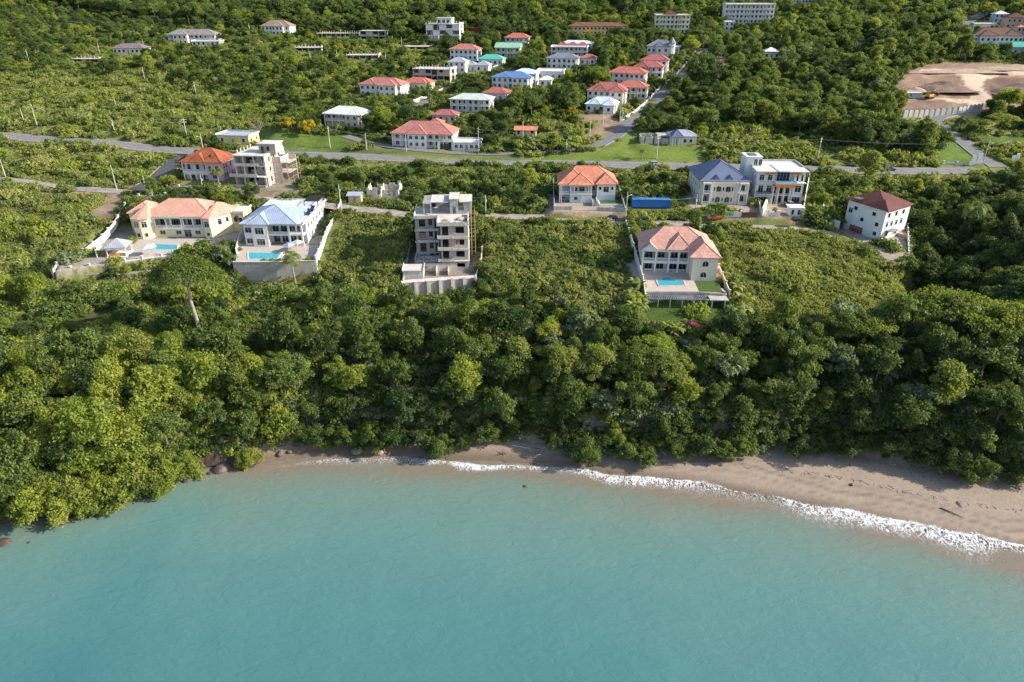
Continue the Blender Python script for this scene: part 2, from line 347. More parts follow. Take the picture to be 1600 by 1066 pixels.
# ------------------------------------------------------------------ sites: visible rectangle in the photo, depth in metres, turn
SITES = {
 'yellow_villa': (190,303,378,383,15,0), 'blue_roof_villa': (382,305,512,395,20,0), 'grey_block': (645,300,745,425,15,3), 'salmon_villa': (985,338,1122,448,17,-4.5),
 'maroon_villa': (1315,298,1407,378,13,0), 'pink_villa': (280,226,377,287,13,-8), 'grey_shell': (368,218,463,292,15,-6), 'block_ruin': (574,278,631,310,11,0),
 'orange_villa': (868,256,965,324,13,-2), 'navy_villa': (1072,250,1166,328,16,-1), 'modern_villa': (1156,238,1256,322,15,-3), 'yellow_bungalow': (337,203,393,226,9,-10),
 'shed': (543,298,566,317,3,0), 'container': (988,309,1048,328,3,0),
 'tan_house': (504,168,570,200,11,-16), 'red_roof_villa': (611,185,709,232,14,-8), 'long_white_house': (560,122,630,152,12,-14), 'red_bungalow': (629,122,673,142,9,-12),
 'pale_roof_house': (702,149,766,176,11,-12), 'low_red_house': (674,175,713,192,8,-10), 'block_house': (644,103,705,128,12,-14), 'blue_top_house': (767,112,830,140,13,-12),
 'white_tower_house': (838,108,880,125,10,-10), 'grey_white_house': (853,86,903,109,12,-10), 'red_strip_house': (860,76,917,90,9,-10), 'flat_white_house': (876,65,925,80,9,-10),
 'turret_house': (1009,64,1050,94,12,-14), 'red_house_a': (1000,90,1043,112,11,-16), 'red_house_b': (989,103,1034,123,11,-16), 'red_house_c': (949,109,1008,133,11,-16),
 'red_house_d': (959,126,1009,156,11,-16), 'red_house_e': (916,137,977,162,12,-14), 'ice_blue_house': (914,156,963,176,10,-14), 'portico_house': (1001,201,1089,226,9,-3),
 'yellow_apartments': (1022,24,1076,54,12,-6), 'ochre_house': (888,34,981,56,12,-4), 'white_apartments': (1130,0,1205,46,16,-8), 'annex_white': (1130,34,1145,56,6,-8),
 'grey_roof_cluster': (264,47,338,70,12,0), 'purple_roof_house': (177,73,226,85,10,0), 'slab_ruin': (113,88,155,97,6,0), 'brown_roof_house': (409,34,455,56,12,-4),
 'ruin_row': (496,48,562,60,9,0), 'grey_box_house': (563,44,603,65,10,-4), 'white_frame_block': (666,28,719,66,13,-8), 'small_ruin': (462,70,503,82,9,0),
 'flat_ruin': (542,83,592,95,9,0), 'pale_slab': (628,69,672,77,9,0), 'red_container': (730,43,751,50,4,-5), 'rose_roof_house': (702,77,747,95,11,-12),
 'crimson_roof_house': (788,57,826,75,10,-12), 'green_yellow_house': (773,73,812,92,10,-12), 'teal_roof_house': (746,89,786,103,9,-12), 'grey_roof_house': (700,95,728,115,9,-12),
 'grey_roof_annex': (742,96,764,113,8,-12), 'corner_red_roofs': (754,138,794,158,9,-12), 'green_gable_villa': (1520,38,1590,76,14,-14), 'peach_house': (1571,14,1600,45,11,-14), 'white_shed': (1520,28,1551,48,7,-14),
 'teal_gate_house': (1580,62,1600,86,7,-10), 'mini_white_house': (1193,76,1217,92,8,-5), 'pink_top_house': (1232,0,1268,6,10,0), 'rust_roof_shed': (804,199,838,214,7,-5),
 'orange_wall_house': (708,212,750,236,8,-6), 'balcony_house': (797,103,838,134,11,-12), 'small_grey_house': (724,100,744,112,7,-12), 'cottage_a': (842,124,862,136,7,-10), 'cottage_b': (905,88,930,102,8,-14), 'cottage_c': (1046,72,1062,84,7,-14), 'upper_villa': (1552,20,1572,36,9,-14), 'corner_villa': (1586,40,1600,58,9,-10), 'hill_cottage': (300,60,345,73,7,0), 'lower_cottage': (668,192,690,206,7,-8), 'quarry_wall': (1408,169,1532,184,1,0),
}
for _k, r in list(SITES.items()):
    x0, y0, x1, y1, dep, rot = r
    g = ground((x0 + x1) / 2, y1); mpp = proj(*g)[2] / F
    SITES[_k] = dict(rect=(x0, y0, x1, y1), loc=g, w=(x1 - x0) * mpp, d=dep, rz=R(rot), mpp=mpp)
def local_poly(s, x0, y0, x1, y1):
    c, sn = math.cos(s['rz']), math.sin(s['rz'])
    return [(s['loc'].x + x * c - y * sn, s['loc'].y + x * sn + y * c) for x, y in ((x0, y0), (x1, y0), (x1, y1), (x0, y1))]
# terraces and yards (pixel outline seen at height z)
YARDS = {
 'yellow_terrace': (24.3, [(84,424),(112,420),(169,412),(222,405),(252,401),(342,400),(352,386),(386,372),(390,312),(196,312),(178,345),(163,370),(94,405)]),
 'blue_terrace': (24.6, [(366,411),(493,408),(506,370),(521,345),(533,318),(470,313),(385,316),(376,372)]),
 'block_lot': (22.2, [(630,441),(742,433),(752,418),(758,340),(648,332),(638,400)]),
 'salmon_terrace': (24.2, [(1010,455),(1139,458),(1092,352),(977,352)]),
 'salmon_garden': (21.0, [(1008,502),(1148,502),(1140,466),(1010,466)]),
 'orange_yard': (30.0, [(866,330),(979,332),(958,280),(862,280)]),
 'navy_yard': (29.7, [(1086,337),(1187,338),(1176,262),(1068,262)]),
 'modern_yard': (29.7, [(1188,339),(1255,338),(1262,300),(1262,258),(1160,255)]),
 'maroon_yard': (25.2, [(1312,362),(1372,396),(1394,412),(1418,408),(1416,352),(1400,318),(1330,318)]),
 'pink_yard': (32.2, [(262,296),(345,298),(372,292),(368,250),(280,250)]),
 'shell_yard': (32.0, [(372,296),(470,298),(478,258),(385,250)]),
}
EXCL = []            # (world polygon, margin for shrubs, margin for trees)
YW = {}
YMAX = {'yellow_terrace': 221, 'blue_terrace': 231, 'block_lot': 207, 'salmon_terrace': 193, 'orange_yard': 245, 'navy_yard': 256, 'modern_yard': 247, 'maroon_yard': 226, 'pink_yard': 270, 'shell_yard': 266}
for _k, (z, pp) in YARDS.items():
    q = [(lambda v: (v[0] * min(1, YMAX.get(_k, 999) / v[1]), min(v[1], YMAX.get(_k, 999))))(sea(a, b, z)) for a, b in pp]; YW[_k] = q; flatten_poly(q, z - 0.05, 1.3 if _k in ('yellow_terrace', 'blue_terrace', 'block_lot', 'salmon_terrace') else 4.0); EXCL.append((q, 0.4, 1.6))
for z, pp in ((20.6, [(40,466),(345,458),(347,441),(232,437),(86,440),(60,440)]), (18.2, [(340,486),(515,488),(500,446),(366,444)]), (18.2, [(605,492),(765,490),(750,456),(634,461)]), (21.0, [(1008,502),(1148,502),(1138,468),(1010,468)])):
    q = [sea(a, b, z) for a, b in pp]; flatten_poly(q, z, 4.0)
for _k in ('yellow_terrace', 'blue_terrace', 'block_lot', 'salmon_terrace'): flatten_poly(YW[_k], YARDS[_k][0] - .05, .45)
G.Z = GZ.reshape(G.Z.shape)
PADZ = {'yellow_villa': 24.3, 'blue_roof_villa': 24.6, 'grey_block': 22.2, 'salmon_villa': 24.2, 'maroon_villa': 25.2, 'pink_villa': 32.2, 'grey_shell': 32.0, 'orange_villa': 30.0, 'navy_villa': 29.7, 'modern_villa': 29.7}
PROT = []
for _k, s in SITES.items():
    if _k in PADZ:
        x, y = sea((s['rect'][0] + s['rect'][2]) / 2, s['rect'][3], PADZ[_k]); s['loc'] = Vector((x, y, PADZ[_k]))
    elif _k not in ('quarry_wall',):
        flatten_poly(local_poly(s, -s['w'] / 2 - 1, -1.5, s['w'] / 2 + 1, s['d'] + 1), s['loc'].z, 5.0)
    EXCL.append((local_poly(s, -s['w'] / 2 - .5, -1, s['w'] / 2 + .5, s['d'] + .5), 0.6, 2.5))
    q = s['rect']; PROT.append((q[0], q[1], q[2], q[3] - (0.0 if s['loc'].y < 290 else 0.28 * (q[3] - q[1])), s['loc'].y))
G.Z = GZ.reshape(G.Z.shape)
# more things the vegetation must not hide: roads, pools, terraces, lawns, earthworks
for r in [(0,209,48,219),(100,214,335,236,),(395,236,640,256),(640,243,822,260),(822,246,1075,268),(1255,258,1335,272),(1345,260,1560,274),(188,278,252,306),(60,286,190,302),(540,322,640,338),(762,336,980,350),(1150,346,1262,358),
          (560,222,822,245),(822,222,940,245),(930,195,1000,232),(1012,80,1100,176),(640,158,692,172),(690,126,726,146),(1500,0,1568,40),(1462,190,1560,262),(1388,98,1600,184),(1305,60,1352,82),
          (165,370,345,410),(83,405,250,438,186),(366,392,495,443,191),(628,405,742,458,182.5),(299,446,319,482),(297,478,326,536),(552,498,560,545),(1008,430,1140,500),(1395,350,1420,412),(1312,355,1400,395),(866,320,978,334),(1086,318,1256,342),
          (960,205,1090,250),(830,240,1000,250),(1470,218,1528,258),(478,706,1600,760),(502,345,540,440),(975,352,1012,470),(1086,352,1142,462),(1530,182,1600,200)]:
    PROT.append((*r[:4], r[4] if len(r) > 4 else ground((r[0] + r[2]) / 2, r[3]).y - 1))
LAWNS = [('lawn', [(800,252),(835,246),(930,238),(965,222),(990,204),(1003,226),(1092,228),(1104,243),(1086,254),(900,252)], (0.13,0.175,0.035)),
         ('lawn', [(1462,256),(1468,238),(1477,221),(1500,222),(1520,240),(1530,257)], (0.10,0.16,0.03)), ('lawn', [(1528,212),(1600,214),(1640,224),(1600,228),(1535,226)], (0.09,0.14,0.03)),
         ('lawn', [(400,205),(420,200),(500,212),(552,215),(560,232),(470,238),(408,236)], (0.10,0.15,0.03)), ('lawn', [(560,236),(640,243),(822,254),(822,247),(700,242),(600,232)], (0.14,0.16,0.05)),
         ('lawn', [(662,142),(700,133),(690,148),(668,156)], (0.14,0.2,0.05)), ('lawn', [(395,232),(640,240),(822,250),(822,244),(640,235),(470,230)], (0.12,0.15,0.05))]
LAWNW = [[tuple(ground(a, b)) for a, b in p] for _, p, _c in LAWNS]
QUARRY = [tuple(ground(a, b)) for a, b in [(1388,150),(1390,136),(1420,112),(1460,100),(1530,98),(1610,104),(1700,110),(1700,182),(1610,176),(1560,170),(1528,183),(1412,184),(1404,165)]]
BARE = [[tuple(ground(a, b)) for a, b in p] for p in ([(845,333),(980,336),(1085,341),(1260,342),(1262,351),(1140,344),(980,342),(900,339),(845,337)], [(848,338),(866,340),(862,290),(846,292),(850,318)], [(360,300),(440,298),(475,302),(470,312),(420,308),(370,312)], [(560,462),(632,456),(745,448),(748,452),(640,466),(570,470)],
        [(860,180),(960,178),(975,192),(950,215),(890,222),(925,205),(935,190)], [(130,345),(178,342),(196,300),(230,290),(205,288),(190,300),(60,300),(62,304),(170,304)], [(1110,78),(1128,76),(1150,100),(1128,130),(1110,140),(1098,125),(1120,100)])]
# ------------------------------------------------------------------ terrain sheet with its ground cover
n_r, n_c = G.Z.shape
def grass_noise(x, y, wl, k): return lump(x, y, wl, k, 5)
X, Y, Z = GP[:, 0], GP[:, 1], GZ
g1 = grass_noise(X, Y, 9, 2)[:, None]; g2 = grass_noise(X, Y, 45, 6)[:, None]
C = np.array([0.13, 0.15, 0.045]) + g1 * np.array([0.05, 0.035, 0.02]) + g2 * np.array([0.03, 0.015, 0.01])
C[(Y > 250) & (Y <= 560)] = (np.array([0.19, 0.205, 0.065]) + g1 * np.array([0.05, 0.035, 0.02]) + g2 * np.array([0.04, 0.02, 0.01]))[(Y > 250) & (Y <= 560)]
C[Y > 560] = np.array([0.04, 0.05, 0.02])
ysh, yto = yshore(X), ytoe(X)
s_ = Y - ysh
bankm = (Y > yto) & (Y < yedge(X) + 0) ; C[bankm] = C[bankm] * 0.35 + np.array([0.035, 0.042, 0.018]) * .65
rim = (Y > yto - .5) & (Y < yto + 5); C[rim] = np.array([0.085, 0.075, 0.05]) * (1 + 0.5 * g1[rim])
sand = (Y <= yto + 0.6); wet = np.clip(1 - (s_ - 1.5) / 3.0, 0, 1)[:, None]
SC_ = np.array([0.31, 0.25, 0.195]) * (1 + 0.10 * g1); SW = np.array([0.155, 0.12, 0.09])
C[sand] = (SC_ * (1 - wet) + SW * wet)[sand]
tl = s_ + 1.1 * np.sin(X * 0.21) + 0.8 * np.sin(X * 0.077 + 1) + 0.9 * g1[:, 0]
for c0, wd, k in ((5.6, .35, .26), (8.3, .5, .34), (10.8, .45, .22), (3.6, .3, .12)):
    m_ = sand & (s_ > 2.5); f = (1 - k * np.exp(-((tl - c0) / wd) ** 2))[:, None]; C[m_] = (C * f)[m_]
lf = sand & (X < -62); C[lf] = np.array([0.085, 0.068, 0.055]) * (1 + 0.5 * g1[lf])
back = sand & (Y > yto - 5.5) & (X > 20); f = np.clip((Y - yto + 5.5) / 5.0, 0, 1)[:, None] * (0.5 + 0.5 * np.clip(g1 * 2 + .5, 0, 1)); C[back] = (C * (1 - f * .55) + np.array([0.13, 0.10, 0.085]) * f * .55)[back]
def paint(poly, col, amp=0.15, soft=0):
    m = inpoly(GP, poly); C[m] = np.array(col) * (1 + amp * (g1[m] + g2[m]))
for (_n, _p, c), w in zip(LAWNS, LAWNW): paint(w, c, 0.25)
for w in BARE: paint(w, (0.26, 0.19, 0.13), 0.4)
paint(QUARRY, (0.27, 0.185, 0.135), 0.35)
QS = [[(1512,170),(1508,150),(1496,128),(1560,118),(1600,122),(1700,124),(1700,114),(1600,111),(1440,108),(1430,114),(1490,118),(1505,132),(1502,160)], [(1420,160),(1480,155),(1540,165),(1556,160),(1548,150),(1535,140),(1540,125),(1555,118),(1515,118),(1505,130),(1515,145),(1518,158)]]
paint([tuple(ground(a, b)) for a, b in [(1405,152),(1470,156),(1520,164),(1558,160),(1545,148),(1534,136),(1540,124),(1560,119),(1640,120),(1700,122),(1700,113),(1600,110),(1440,107),(1432,113),(1500,117),(1506,128),(1512,146),(1516,156)]], (0.56, 0.43, 0.32), 0.08)
paint([tuple(ground(a, b)) for a, b in [(1540,126),(1560,121),(1640,124),(1700,128),(1700,160),(1610,160),(1566,160),(1548,150)]], (0.19, 0.125, 0.09), 0.3)
for k in YW:
    if k in ('yellow_terrace', 'blue_terrace'): paint(YW[k], (0.30, 0.27, 0.23), 0.1)
    if k in ('block_lot', 'shell_yard'): paint(YW[k], (0.26, 0.22, 0.18), 0.3)
    if k in ('orange_yard', 'modern_yard', 'maroon_yard', 'navy_yard'): paint(YW[k], (0.34, 0.28, 0.22), 0.15)
paint(YW['salmon_garden'], (0.06, 0.10, 0.02), 0.3); paint(YW['salmon_terrace'], (0.42, 0.36, 0.31), 0.05)
def quadsheet(nr, nc):
    i = np.arange(nr - 1)[:, None] * nc + np.arange(nc - 1)[None, :]; i = i.ravel(); return np.stack([i, i + 1, i + nc + 1, i + nc], 1)
m, nt, b, N = new_mat('ground'); L = nt.links.new
at = N('ShaderNodeAttribute', attribute_name='cover'); ge = N('ShaderNodeNewGeometry')
n1 = N('ShaderNodeTexNoise'); n1.inputs['Scale'].default_value = 0.9; n1.inputs['Detail'].default_value = 9; n1.inputs['Roughness'].default_value = 0.7; L(ge.outputs['Position'], n1.inputs['Vector'])
rp = ramp(N, [(0.3, (0.62, 0.62, 0.62)), (0.7, (1.32, 1.3, 1.25))]); L(n1.outputs[0], rp.inputs[0])
mx = N('ShaderNodeMix', data_type='RGBA', blend_type='MULTIPLY'); fa = N('ShaderNodeAttribute', attribute_name='rough_cover'); L(fa.outputs['Fac'], mx.inputs[0]); L(at.outputs['Color'], mx.inputs[6]); L(rp.outputs[0], mx.inputs[7]); L(mx.outputs[2], b.inputs['Base Color'])
n2 = N('ShaderNodeTexNoise'); n2.inputs['Scale'].default_value = 1.6; n2.inputs['Detail'].default_value = 8; L(ge.outputs['Position'], n2.inputs['Vector'])
bp = N('ShaderNodeBump'); L(fa.outputs['Fac'], bp.inputs['Strength']); bp.inputs['Distance'].default_value = 0.2; L(n2.outputs[0], bp.inputs['Height']); L(bp.outputs[0], b.inputs['Normal']); b.inputs['Roughness'].default_value = 0.95; b.inputs['Specular IOR Level'].default_value = 0.1
CC = np.concatenate([np.clip(C, 0.01, 0.8), np.ones((len(C), 1))], 1)
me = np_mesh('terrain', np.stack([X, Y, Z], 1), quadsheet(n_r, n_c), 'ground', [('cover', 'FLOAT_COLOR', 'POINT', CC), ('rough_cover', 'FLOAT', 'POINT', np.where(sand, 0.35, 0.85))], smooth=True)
link(me, 'terrain', kind='structure')
# quarry benches: real steps in the earthworks are small mounds and cuttings
def mound(px, py, rx, ry, h, mat, label, name='soil_mound', rz=0):
    g = ground(px, py); n = 22; V = []; Fc = []
    for i in range(n):
        for j in range(n):
            u, v = i / (n - 1) * 2 - 1, j / (n - 1) * 2 - 1; r = math.hypot(u, v)
            hh = h * max(0, 1 - r ** 1.6) * (1 + 0.25 * math.sin(5 * u + 3 * v) + 0.2 * random.random())
            V.append((u * rx, v * ry, hh - 0.5))
    for i in range(n - 1):
        for j in range(n - 1): k = i * n + j; Fc.append((k, k + n, k + n + 1, k + 1))
    o = link(np_mesh(name, V, Fc, mat, smooth=True), name, label=label, cat='mound', group='earth mounds on the building site'); o.location = (g.x, g.y, hz(g.x, g.y)); o.rotation_euler.z = rz
surf('turf', (0.07, 0.12, 0.02), 0.95, 0.3, 1.5, bump=0.6); surf('soil_red', (0.22, 0.15, 0.11), 0.95, 0.3, 0.4, bump=1.0, bscale=1.2); surf('soil_pale', (0.42, 0.31, 0.23), 0.95, 0.2, 0.4, bump=1.0, bscale=1.0)
surf('asphalt', (0.20, 0.19, 0.185), 0.9, 0.18, 0.35, bump=0.2); surf('asphalt_dark', (0.085, 0.085, 0.09), 0.9, 0.2, 0.3); surf('dirt_road', (0.34, 0.30, 0.26), 0.95, 0.3, 0.5, dirt=0.5, dirtcol=(0.10, 0.10, 0.05)); surf('kerb', (0.42, 0.40, 0.37), 0.9, 0.2); surf('road_paint', (0.62, 0.61, 0.57), 0.8, 0.2)
def ribbon(pts, hw, dz, off=0.0, th=0.0, dash=None):
    V = []; Fc = []; acc = 0; n = len(pts)
    for i, p in enumerate(pts):
        a = pts[max(i - 1, 0)]; c = pts[min(i + 1, n - 1)]; d = Vector((c[0] - a[0], c[1] - a[1], 0)); d.normalize(); q = Vector((-d.y, d.x, 0))
        for e in (-hw, hw): V.append((p[0] + q.x * (off + e), p[1] + q.y * (off + e), p[2] + dz))
    for i in range(n - 1):
        if dash and (i % dash[0]) >= dash[1]: continue
        k = 2 * i; Fc.append((k + 1, k, k + 2, k + 3))
    return V, Fc
def resample(pts, step):
    out = [pts[0]]; acc = 0
    for a, b in zip(pts[:-1], pts[1:]):
        L_ = (b - a).length; t = step - acc
        while t < L_: out.append(a.lerp(b, t / L_)); t += step
        acc = (acc + L_) % step
    return out
RD = {}
for _k, q in ROAD3.items():
    fine = resample(q, 2.0)
    for i, p in enumerate(fine): fine[i] = Vector((p.x, p.y, p.z))
    RD[_k] = fine; hw = ROADS[_k][1]
    V, Fc = ribbon(fine, hw, 0.03 + 0.012 * list(ROADS).index(_k))
    mat = {'highway': 'asphalt', 'lane': 'dirt_road', 'dirt_track': 'dirt_road', 'link_road': 'asphalt_dark', 'junction_road': 'asphalt', 'hill_road': 'asphalt'}.get(_k, 'asphalt')
    link(np_mesh(_k, V, Fc, mat), _k, kind='structure')
hf = resample(ROAD3['highway'], 2.0)
for nm, off, w, dash in (('road_line', 0, 0.09, (5, 2)), ('road_line', 4.3, 0.09, None), ('road_line', -4.3, 0.09, None)):
    V, Fc = ribbon(hf, w, 0.045, off, dash=dash); link(np_mesh(nm, V, Fc, 'road_paint'), nm, kind='structure')
def kerbline(key, off, a=0.0, b=1.0):
    f = RD[key]; f = f[int(a * len(f)):int(b * len(f))]
    if len(f) < 3: return
    mb = MB(); V, _ = ribbon(f, 0.12, 0, off)
    for i in range(len(f) - 1):
        A, B_, C_, D_ = V[2 * i + 1], V[2 * i], V[2 * i + 2], V[2 * i + 3]
        mb.hull([(p[0], p[1], p[2] - .1) for p in (B_, C_, D_, A)], [(p[0], p[1], p[2] + .17) for p in (B_, C_, D_, A)])
    mb.build('kerb', 'kerb', kind='structure')
kerbline('junction_road', 3.35); kerbline('junction_road', -3.35); kerbline('village_street', -3.3); kerbline('hill_road', 4.3); kerbline('link_road', 3.7, 0.1, 0.8)
# ------------------------------------------------------------------ sea
m, nt, b, N = new_mat('sea_water'); L = nt.links.new
at = N('ShaderNodeAttribute', attribute_name='deep'); ge = N('ShaderNodeNewGeometry')
mp = N('ShaderNodeMapping'); mp.inputs['Scale'].default_value = (0.02, 0.045, 1); mp.inputs['Rotation'].default_value = (0, 0, 0.2); L(ge.outputs['Position'], mp.inputs[0])
n1 = N('ShaderNodeTexNoise'); n1.inputs['Scale'].default_value = 1.6; n1.inputs['Detail'].default_value = 7; n1.inputs['Roughness'].default_value = 0.6; n1.inputs['Distortion'].default_value = 0.6; L(mp.outputs[0], n1.inputs['Vector'])
ad = N('ShaderNodeMath', operation='MULTIPLY_ADD'); ad.inputs[1].default_value = 0.34; L(n1.outputs[0], ad.inputs[0])
sb = N('ShaderNodeMath', operation='SUBTRACT'); sb.inputs[1].default_value = 0.17; L(at.outputs['Fac'], sb.inputs[0]); L(sb.outputs[0], ad.inputs[2])
WATER_STOPS = [(0.0, (0.20, 0.165, 0.125)), (0.12, (0.185, 0.165, 0.125)), (0.18, (0.158, 0.183, 0.145)), (0.30, (0.130, 0.200, 0.168)), (0.5, (0.096, 0.200, 0.182)), (0.76, (0.066, 0.176, 0.174)), (1.0, (0.048, 0.152, 0.160))]
rp = ramp(N, WATER_STOPS); L(ad.outputs[0], rp.inputs[0]); L(rp.outputs[0], b.inputs['Base Color'])
b.inputs['Roughness'].default_value = 0.22; b.inputs['Specular IOR Level'].default_value = 0.5; b.inputs['IOR'].default_value = 1.33
m2 = N('ShaderNodeMapping'); m2.inputs['Scale'].default_value = (0.35, 0.8, 1); m2.inputs['Rotation'].default_value = (0, 0, -0.15); L(ge.outputs['Position'], m2.inputs[0])
n2 = N('ShaderNodeTexNoise'); n2.inputs['Scale'].default_value = 0.9; n2.inputs['Detail'].default_value = 8; n2.inputs['Roughness'].default_value = 0.62; n2.inputs['Distortion'].default_value = 0.8; L(m2.outputs[0], n2.inputs['Vector'])
bp = N('ShaderNodeBump'); bp.inputs['Strength'].default_value = 0.5; bp.inputs['Distance'].default_value = 0.4; L(n2.outputs[0], bp.inputs['Height']); L(bp.outputs[0], b.inputs['Normal'])
xs = np.linspace(-420, 420, 421); ys = np.arange(-60, 232, 1.6); XX, YY = np.meshgrid(xs, ys)
ds = yshore(XX) - YY
# distance measured across the shore's slant
for _ in range(1): ds = ds * 0.93
dp = np.clip(np.clip((ds - 1.2) / 70.0, 0, 1) ** 0.62 + 0.15 * np.clip((-56 - XX) / 12, 0, 1), 0, 1)
ZZ = 0.10 * lump(XX, YY, 17, 1) + 0.05 * lump(XX, YY, 6, 3)
me = np_mesh('sea', np.stack([XX.ravel(), YY.ravel(), ZZ.ravel() * np.clip(ds.ravel() / 12, 0, 1)], 1), quadsheet(len(ys), len(xs)), 'sea_water', [('deep', 'FLOAT', 'POINT', dp.ravel())], smooth=True)
link(me, 'sea', kind='structure')
# surf: a band of foam lying on the swash, laced with holes
FOAM_PX = [(396, 731, 0.07), (420, 729, 0.29), (450, 726, 0.43), (480, 722, 0.65), (520, 719, 1.08), (560, 718, 1.37), (620, 718, 1.44), (665, 720, 1.15), (700, 723, 0.72), (722, 726, 1.3), (760, 728, 1.01), (800, 729, 0.86), (860, 732, 0.94), (910, 737, 1.2), (945, 743, 1.47), (990, 749, 1.75), (1030, 751, 1.47), (1070, 756, 1.66), (1100, 762, 2.02), (1150, 771, 1.56), (1200, 779, 1.66), (1240, 788, 2.39), (1290, 799, 2.58), (1340, 808, 2.3), (1390, 817, 2.21), (1440, 828, 2.48), (1490, 838, 3.31), (1530, 843, 3.13), (1560, 849, 1.47), (1600, 857, 1.2), (1700, 875, 2.02), (1900, 915, 1.84)]
m, nt, b, N = new_mat('foam'); L = nt.links.new
uv = N('ShaderNodeAttribute', attribute_name='fuv'); sx = N('ShaderNodeSeparateXYZ'); L(uv.outputs['Vector'], sx.inputs[0])
nn = N('ShaderNodeTexNoise'); nn.inputs['Scale'].default_value = 0.5; nn.inputs['Detail'].default_value = 5; L(uv.outputs['Vector'], nn.inputs['Vector'])
mpv = N('ShaderNodeMapping'); mpv.inputs['Scale'].default_value = (1.15, 0.75, 1); L(uv.outputs['Vector'], mpv.inputs[0])
den = N('ShaderNodeAttribute', attribute_name='dens')
def ridge(sc, dist, gain):
    q = N('ShaderNodeTexNoise'); q.inputs['Scale'].default_value = sc; q.inputs['Detail'].default_value = 2.5; q.inputs['Roughness'].default_value = 0.55; q.inputs['Distortion'].default_value = dist; L(mpv.outputs[0], q.inputs['Vector'])
    e = N('ShaderNodeMath', operation='SUBTRACT'); e.inputs[1].default_value = 0.5; L(q.outputs[0], e.inputs[0]); f = N('ShaderNodeMath', operation='ABSOLUTE'); L(e.outputs[0], f.inputs[0]); g = N('ShaderNodeMath', operation='MULTIPLY'); g.inputs[1].default_value = gain; L(f.outputs[0], g.inputs[0]); return g, q
r1, n3 = ridge(0.55, 1.6, 1.0); r2, _q = ridge(1.5, 1.2, 1.35); mn = N('ShaderNodeMath', operation='MINIMUM'); L(r1.outputs[0], mn.inputs[0]); L(r2.outputs[0], mn.inputs[1])
pw = N('ShaderNodeMath', operation='POWER'); pw.inputs[1].default_value = 1.6; L(den.outputs['Fac'], pw.inputs[0]); th = N('ShaderNodeMath', operation='MULTIPLY_ADD'); th.inputs[1].default_value = 0.105; th.inputs[2].default_value = -0.004; L(pw.outputs[0], th.inputs[0])
d3 = N('ShaderNodeMath', operation='SUBTRACT'); L(th.outputs[0], d3.inputs[0]); L(mn.outputs[0], d3.inputs[1])
mr = N('ShaderNodeMapRange'); mr.inputs['From Min'].default_value = -0.012; mr.inputs['From Max'].default_value = 0.03; L(d3.outputs[0], mr.inputs[0])
b.inputs['Base Color'].default_value = (0.62, 0.62, 0.62, 1); b.inputs['Roughness'].default_value = 0.7
L(mr.outputs[0], b.inputs['Alpha'])
bp = N('ShaderNodeBump'); bp.inputs['Strength'].default_value = 0.8; bp.inputs['Distance'].default_value = 0.2; L(n3.outputs[0], bp.inputs['Height']); L(bp.outputs[0], b.inputs['Normal'])
fl = smooth_line([Vector((*sea(a, c, 0.15), w)) for a, c, w in FOAM_PX], 14)
V = []; UV = []; DN = []; K = 22; u = 0
for i, p in enumerate(fl):
    q = fl[min(i + 1, len(fl) - 1)]; o = fl[max(i - 1, 0)]; d = Vector((q.x - o.x, q.y - o.y, 0)).normalized(); nrm = Vector((-d.y, d.x, 0))
    if i: u += math.hypot(p.x - fl[i - 1].x, p.y - fl[i - 1].y)
    wob = 0.35 * math.sin(u * 0.45) + 0.3 * math.sin(u * 0.19 + 1) + 0.12 * math.sin(u * 1.7)
    for j in range(K):
        t = j / (K - 1) * 2 - 1       # -1 seaward .. +1 landward
        wd = p.z * (0.95 if t > 0 else 2.1); yy = t * wd + wob * min(1, p.z / 2)
        x, y = p.x + nrm.x * yy, p.y + nrm.y * yy
        V.append((x, y, max(hz(x, y), 0.0) + 0.07 + 0.14 * math.exp(-((t - .2) / .35) ** 2) * min(1, p.z / 2))); UV.append((u, yy, 0))
        dn = (1.0 - 0.55 * t if t < .55 else 1.6 * (1 - t) + .05) if t > 0 else 1.0 * (1 + t) ** 0.8
        dn = dn + .75 * math.exp(-((t - .45) / .13) ** 2) * (.6 + .4 * math.sin(u * .6))
        gap = 0.75 + 0.35 * math.sin(u * 0.11 + 2) * math.sin(u * 0.043)
        DN.append(dn * gap * min(1, p.z / 1.1))
me = np_mesh('surf_foam', V, quadsheet(len(fl), K), 'foam', [('fuv', 'FLOAT_VECTOR', 'POINT', UV), ('dens', 'FLOAT', 'POINT', DN)], smooth=True)
link(me, 'surf_foam', kind='stuff', label='white lacy surf foam breaking along the sandy beach', cat='foam')
# ------------------------------------------------------------------ foliage
leaf_mat('leaf_bright', (0.11,0.165,0.028), (0.215,0.27,0.045), (0.36,0.38,0.075), 0.34)
leaf_mat('leaf_mid', (0.055,0.094,0.026), (0.115,0.17,0.042), (0.21,0.26,0.075), 0.3)
leaf_mat('leaf_dark', (0.032,0.062,0.020), (0.066,0.110,0.030), (0.13,0.175,0.046), 0.26)
leaf_mat('leaf_pale', (0.09,0.13,0.06), (0.16,0.21,0.105), (0.29,0.33,0.19), 0.22)
leaf_mat('leaf_olive', (0.08,0.12,0.026), (0.155,0.20,0.042), (0.26,0.28,0.075), 0.3)
leaf_mat('leaf_yellow', (0.170, 0.170, 0.015), (0.340, 0.290, 0.020), (0.500, 0.400, 0.030), 0.3)
leaf_mat('leaf_scrub', (0.11,0.15,0.045), (0.235,0.275,0.085), (0.41,0.41,0.165), 0.3, wscale=0.05)
leaf_mat('leaf_dry', (0.120, 0.100, 0.050), (0.200, 0.160, 0.080), (0.280, 0.220, 0.120), 0.2)
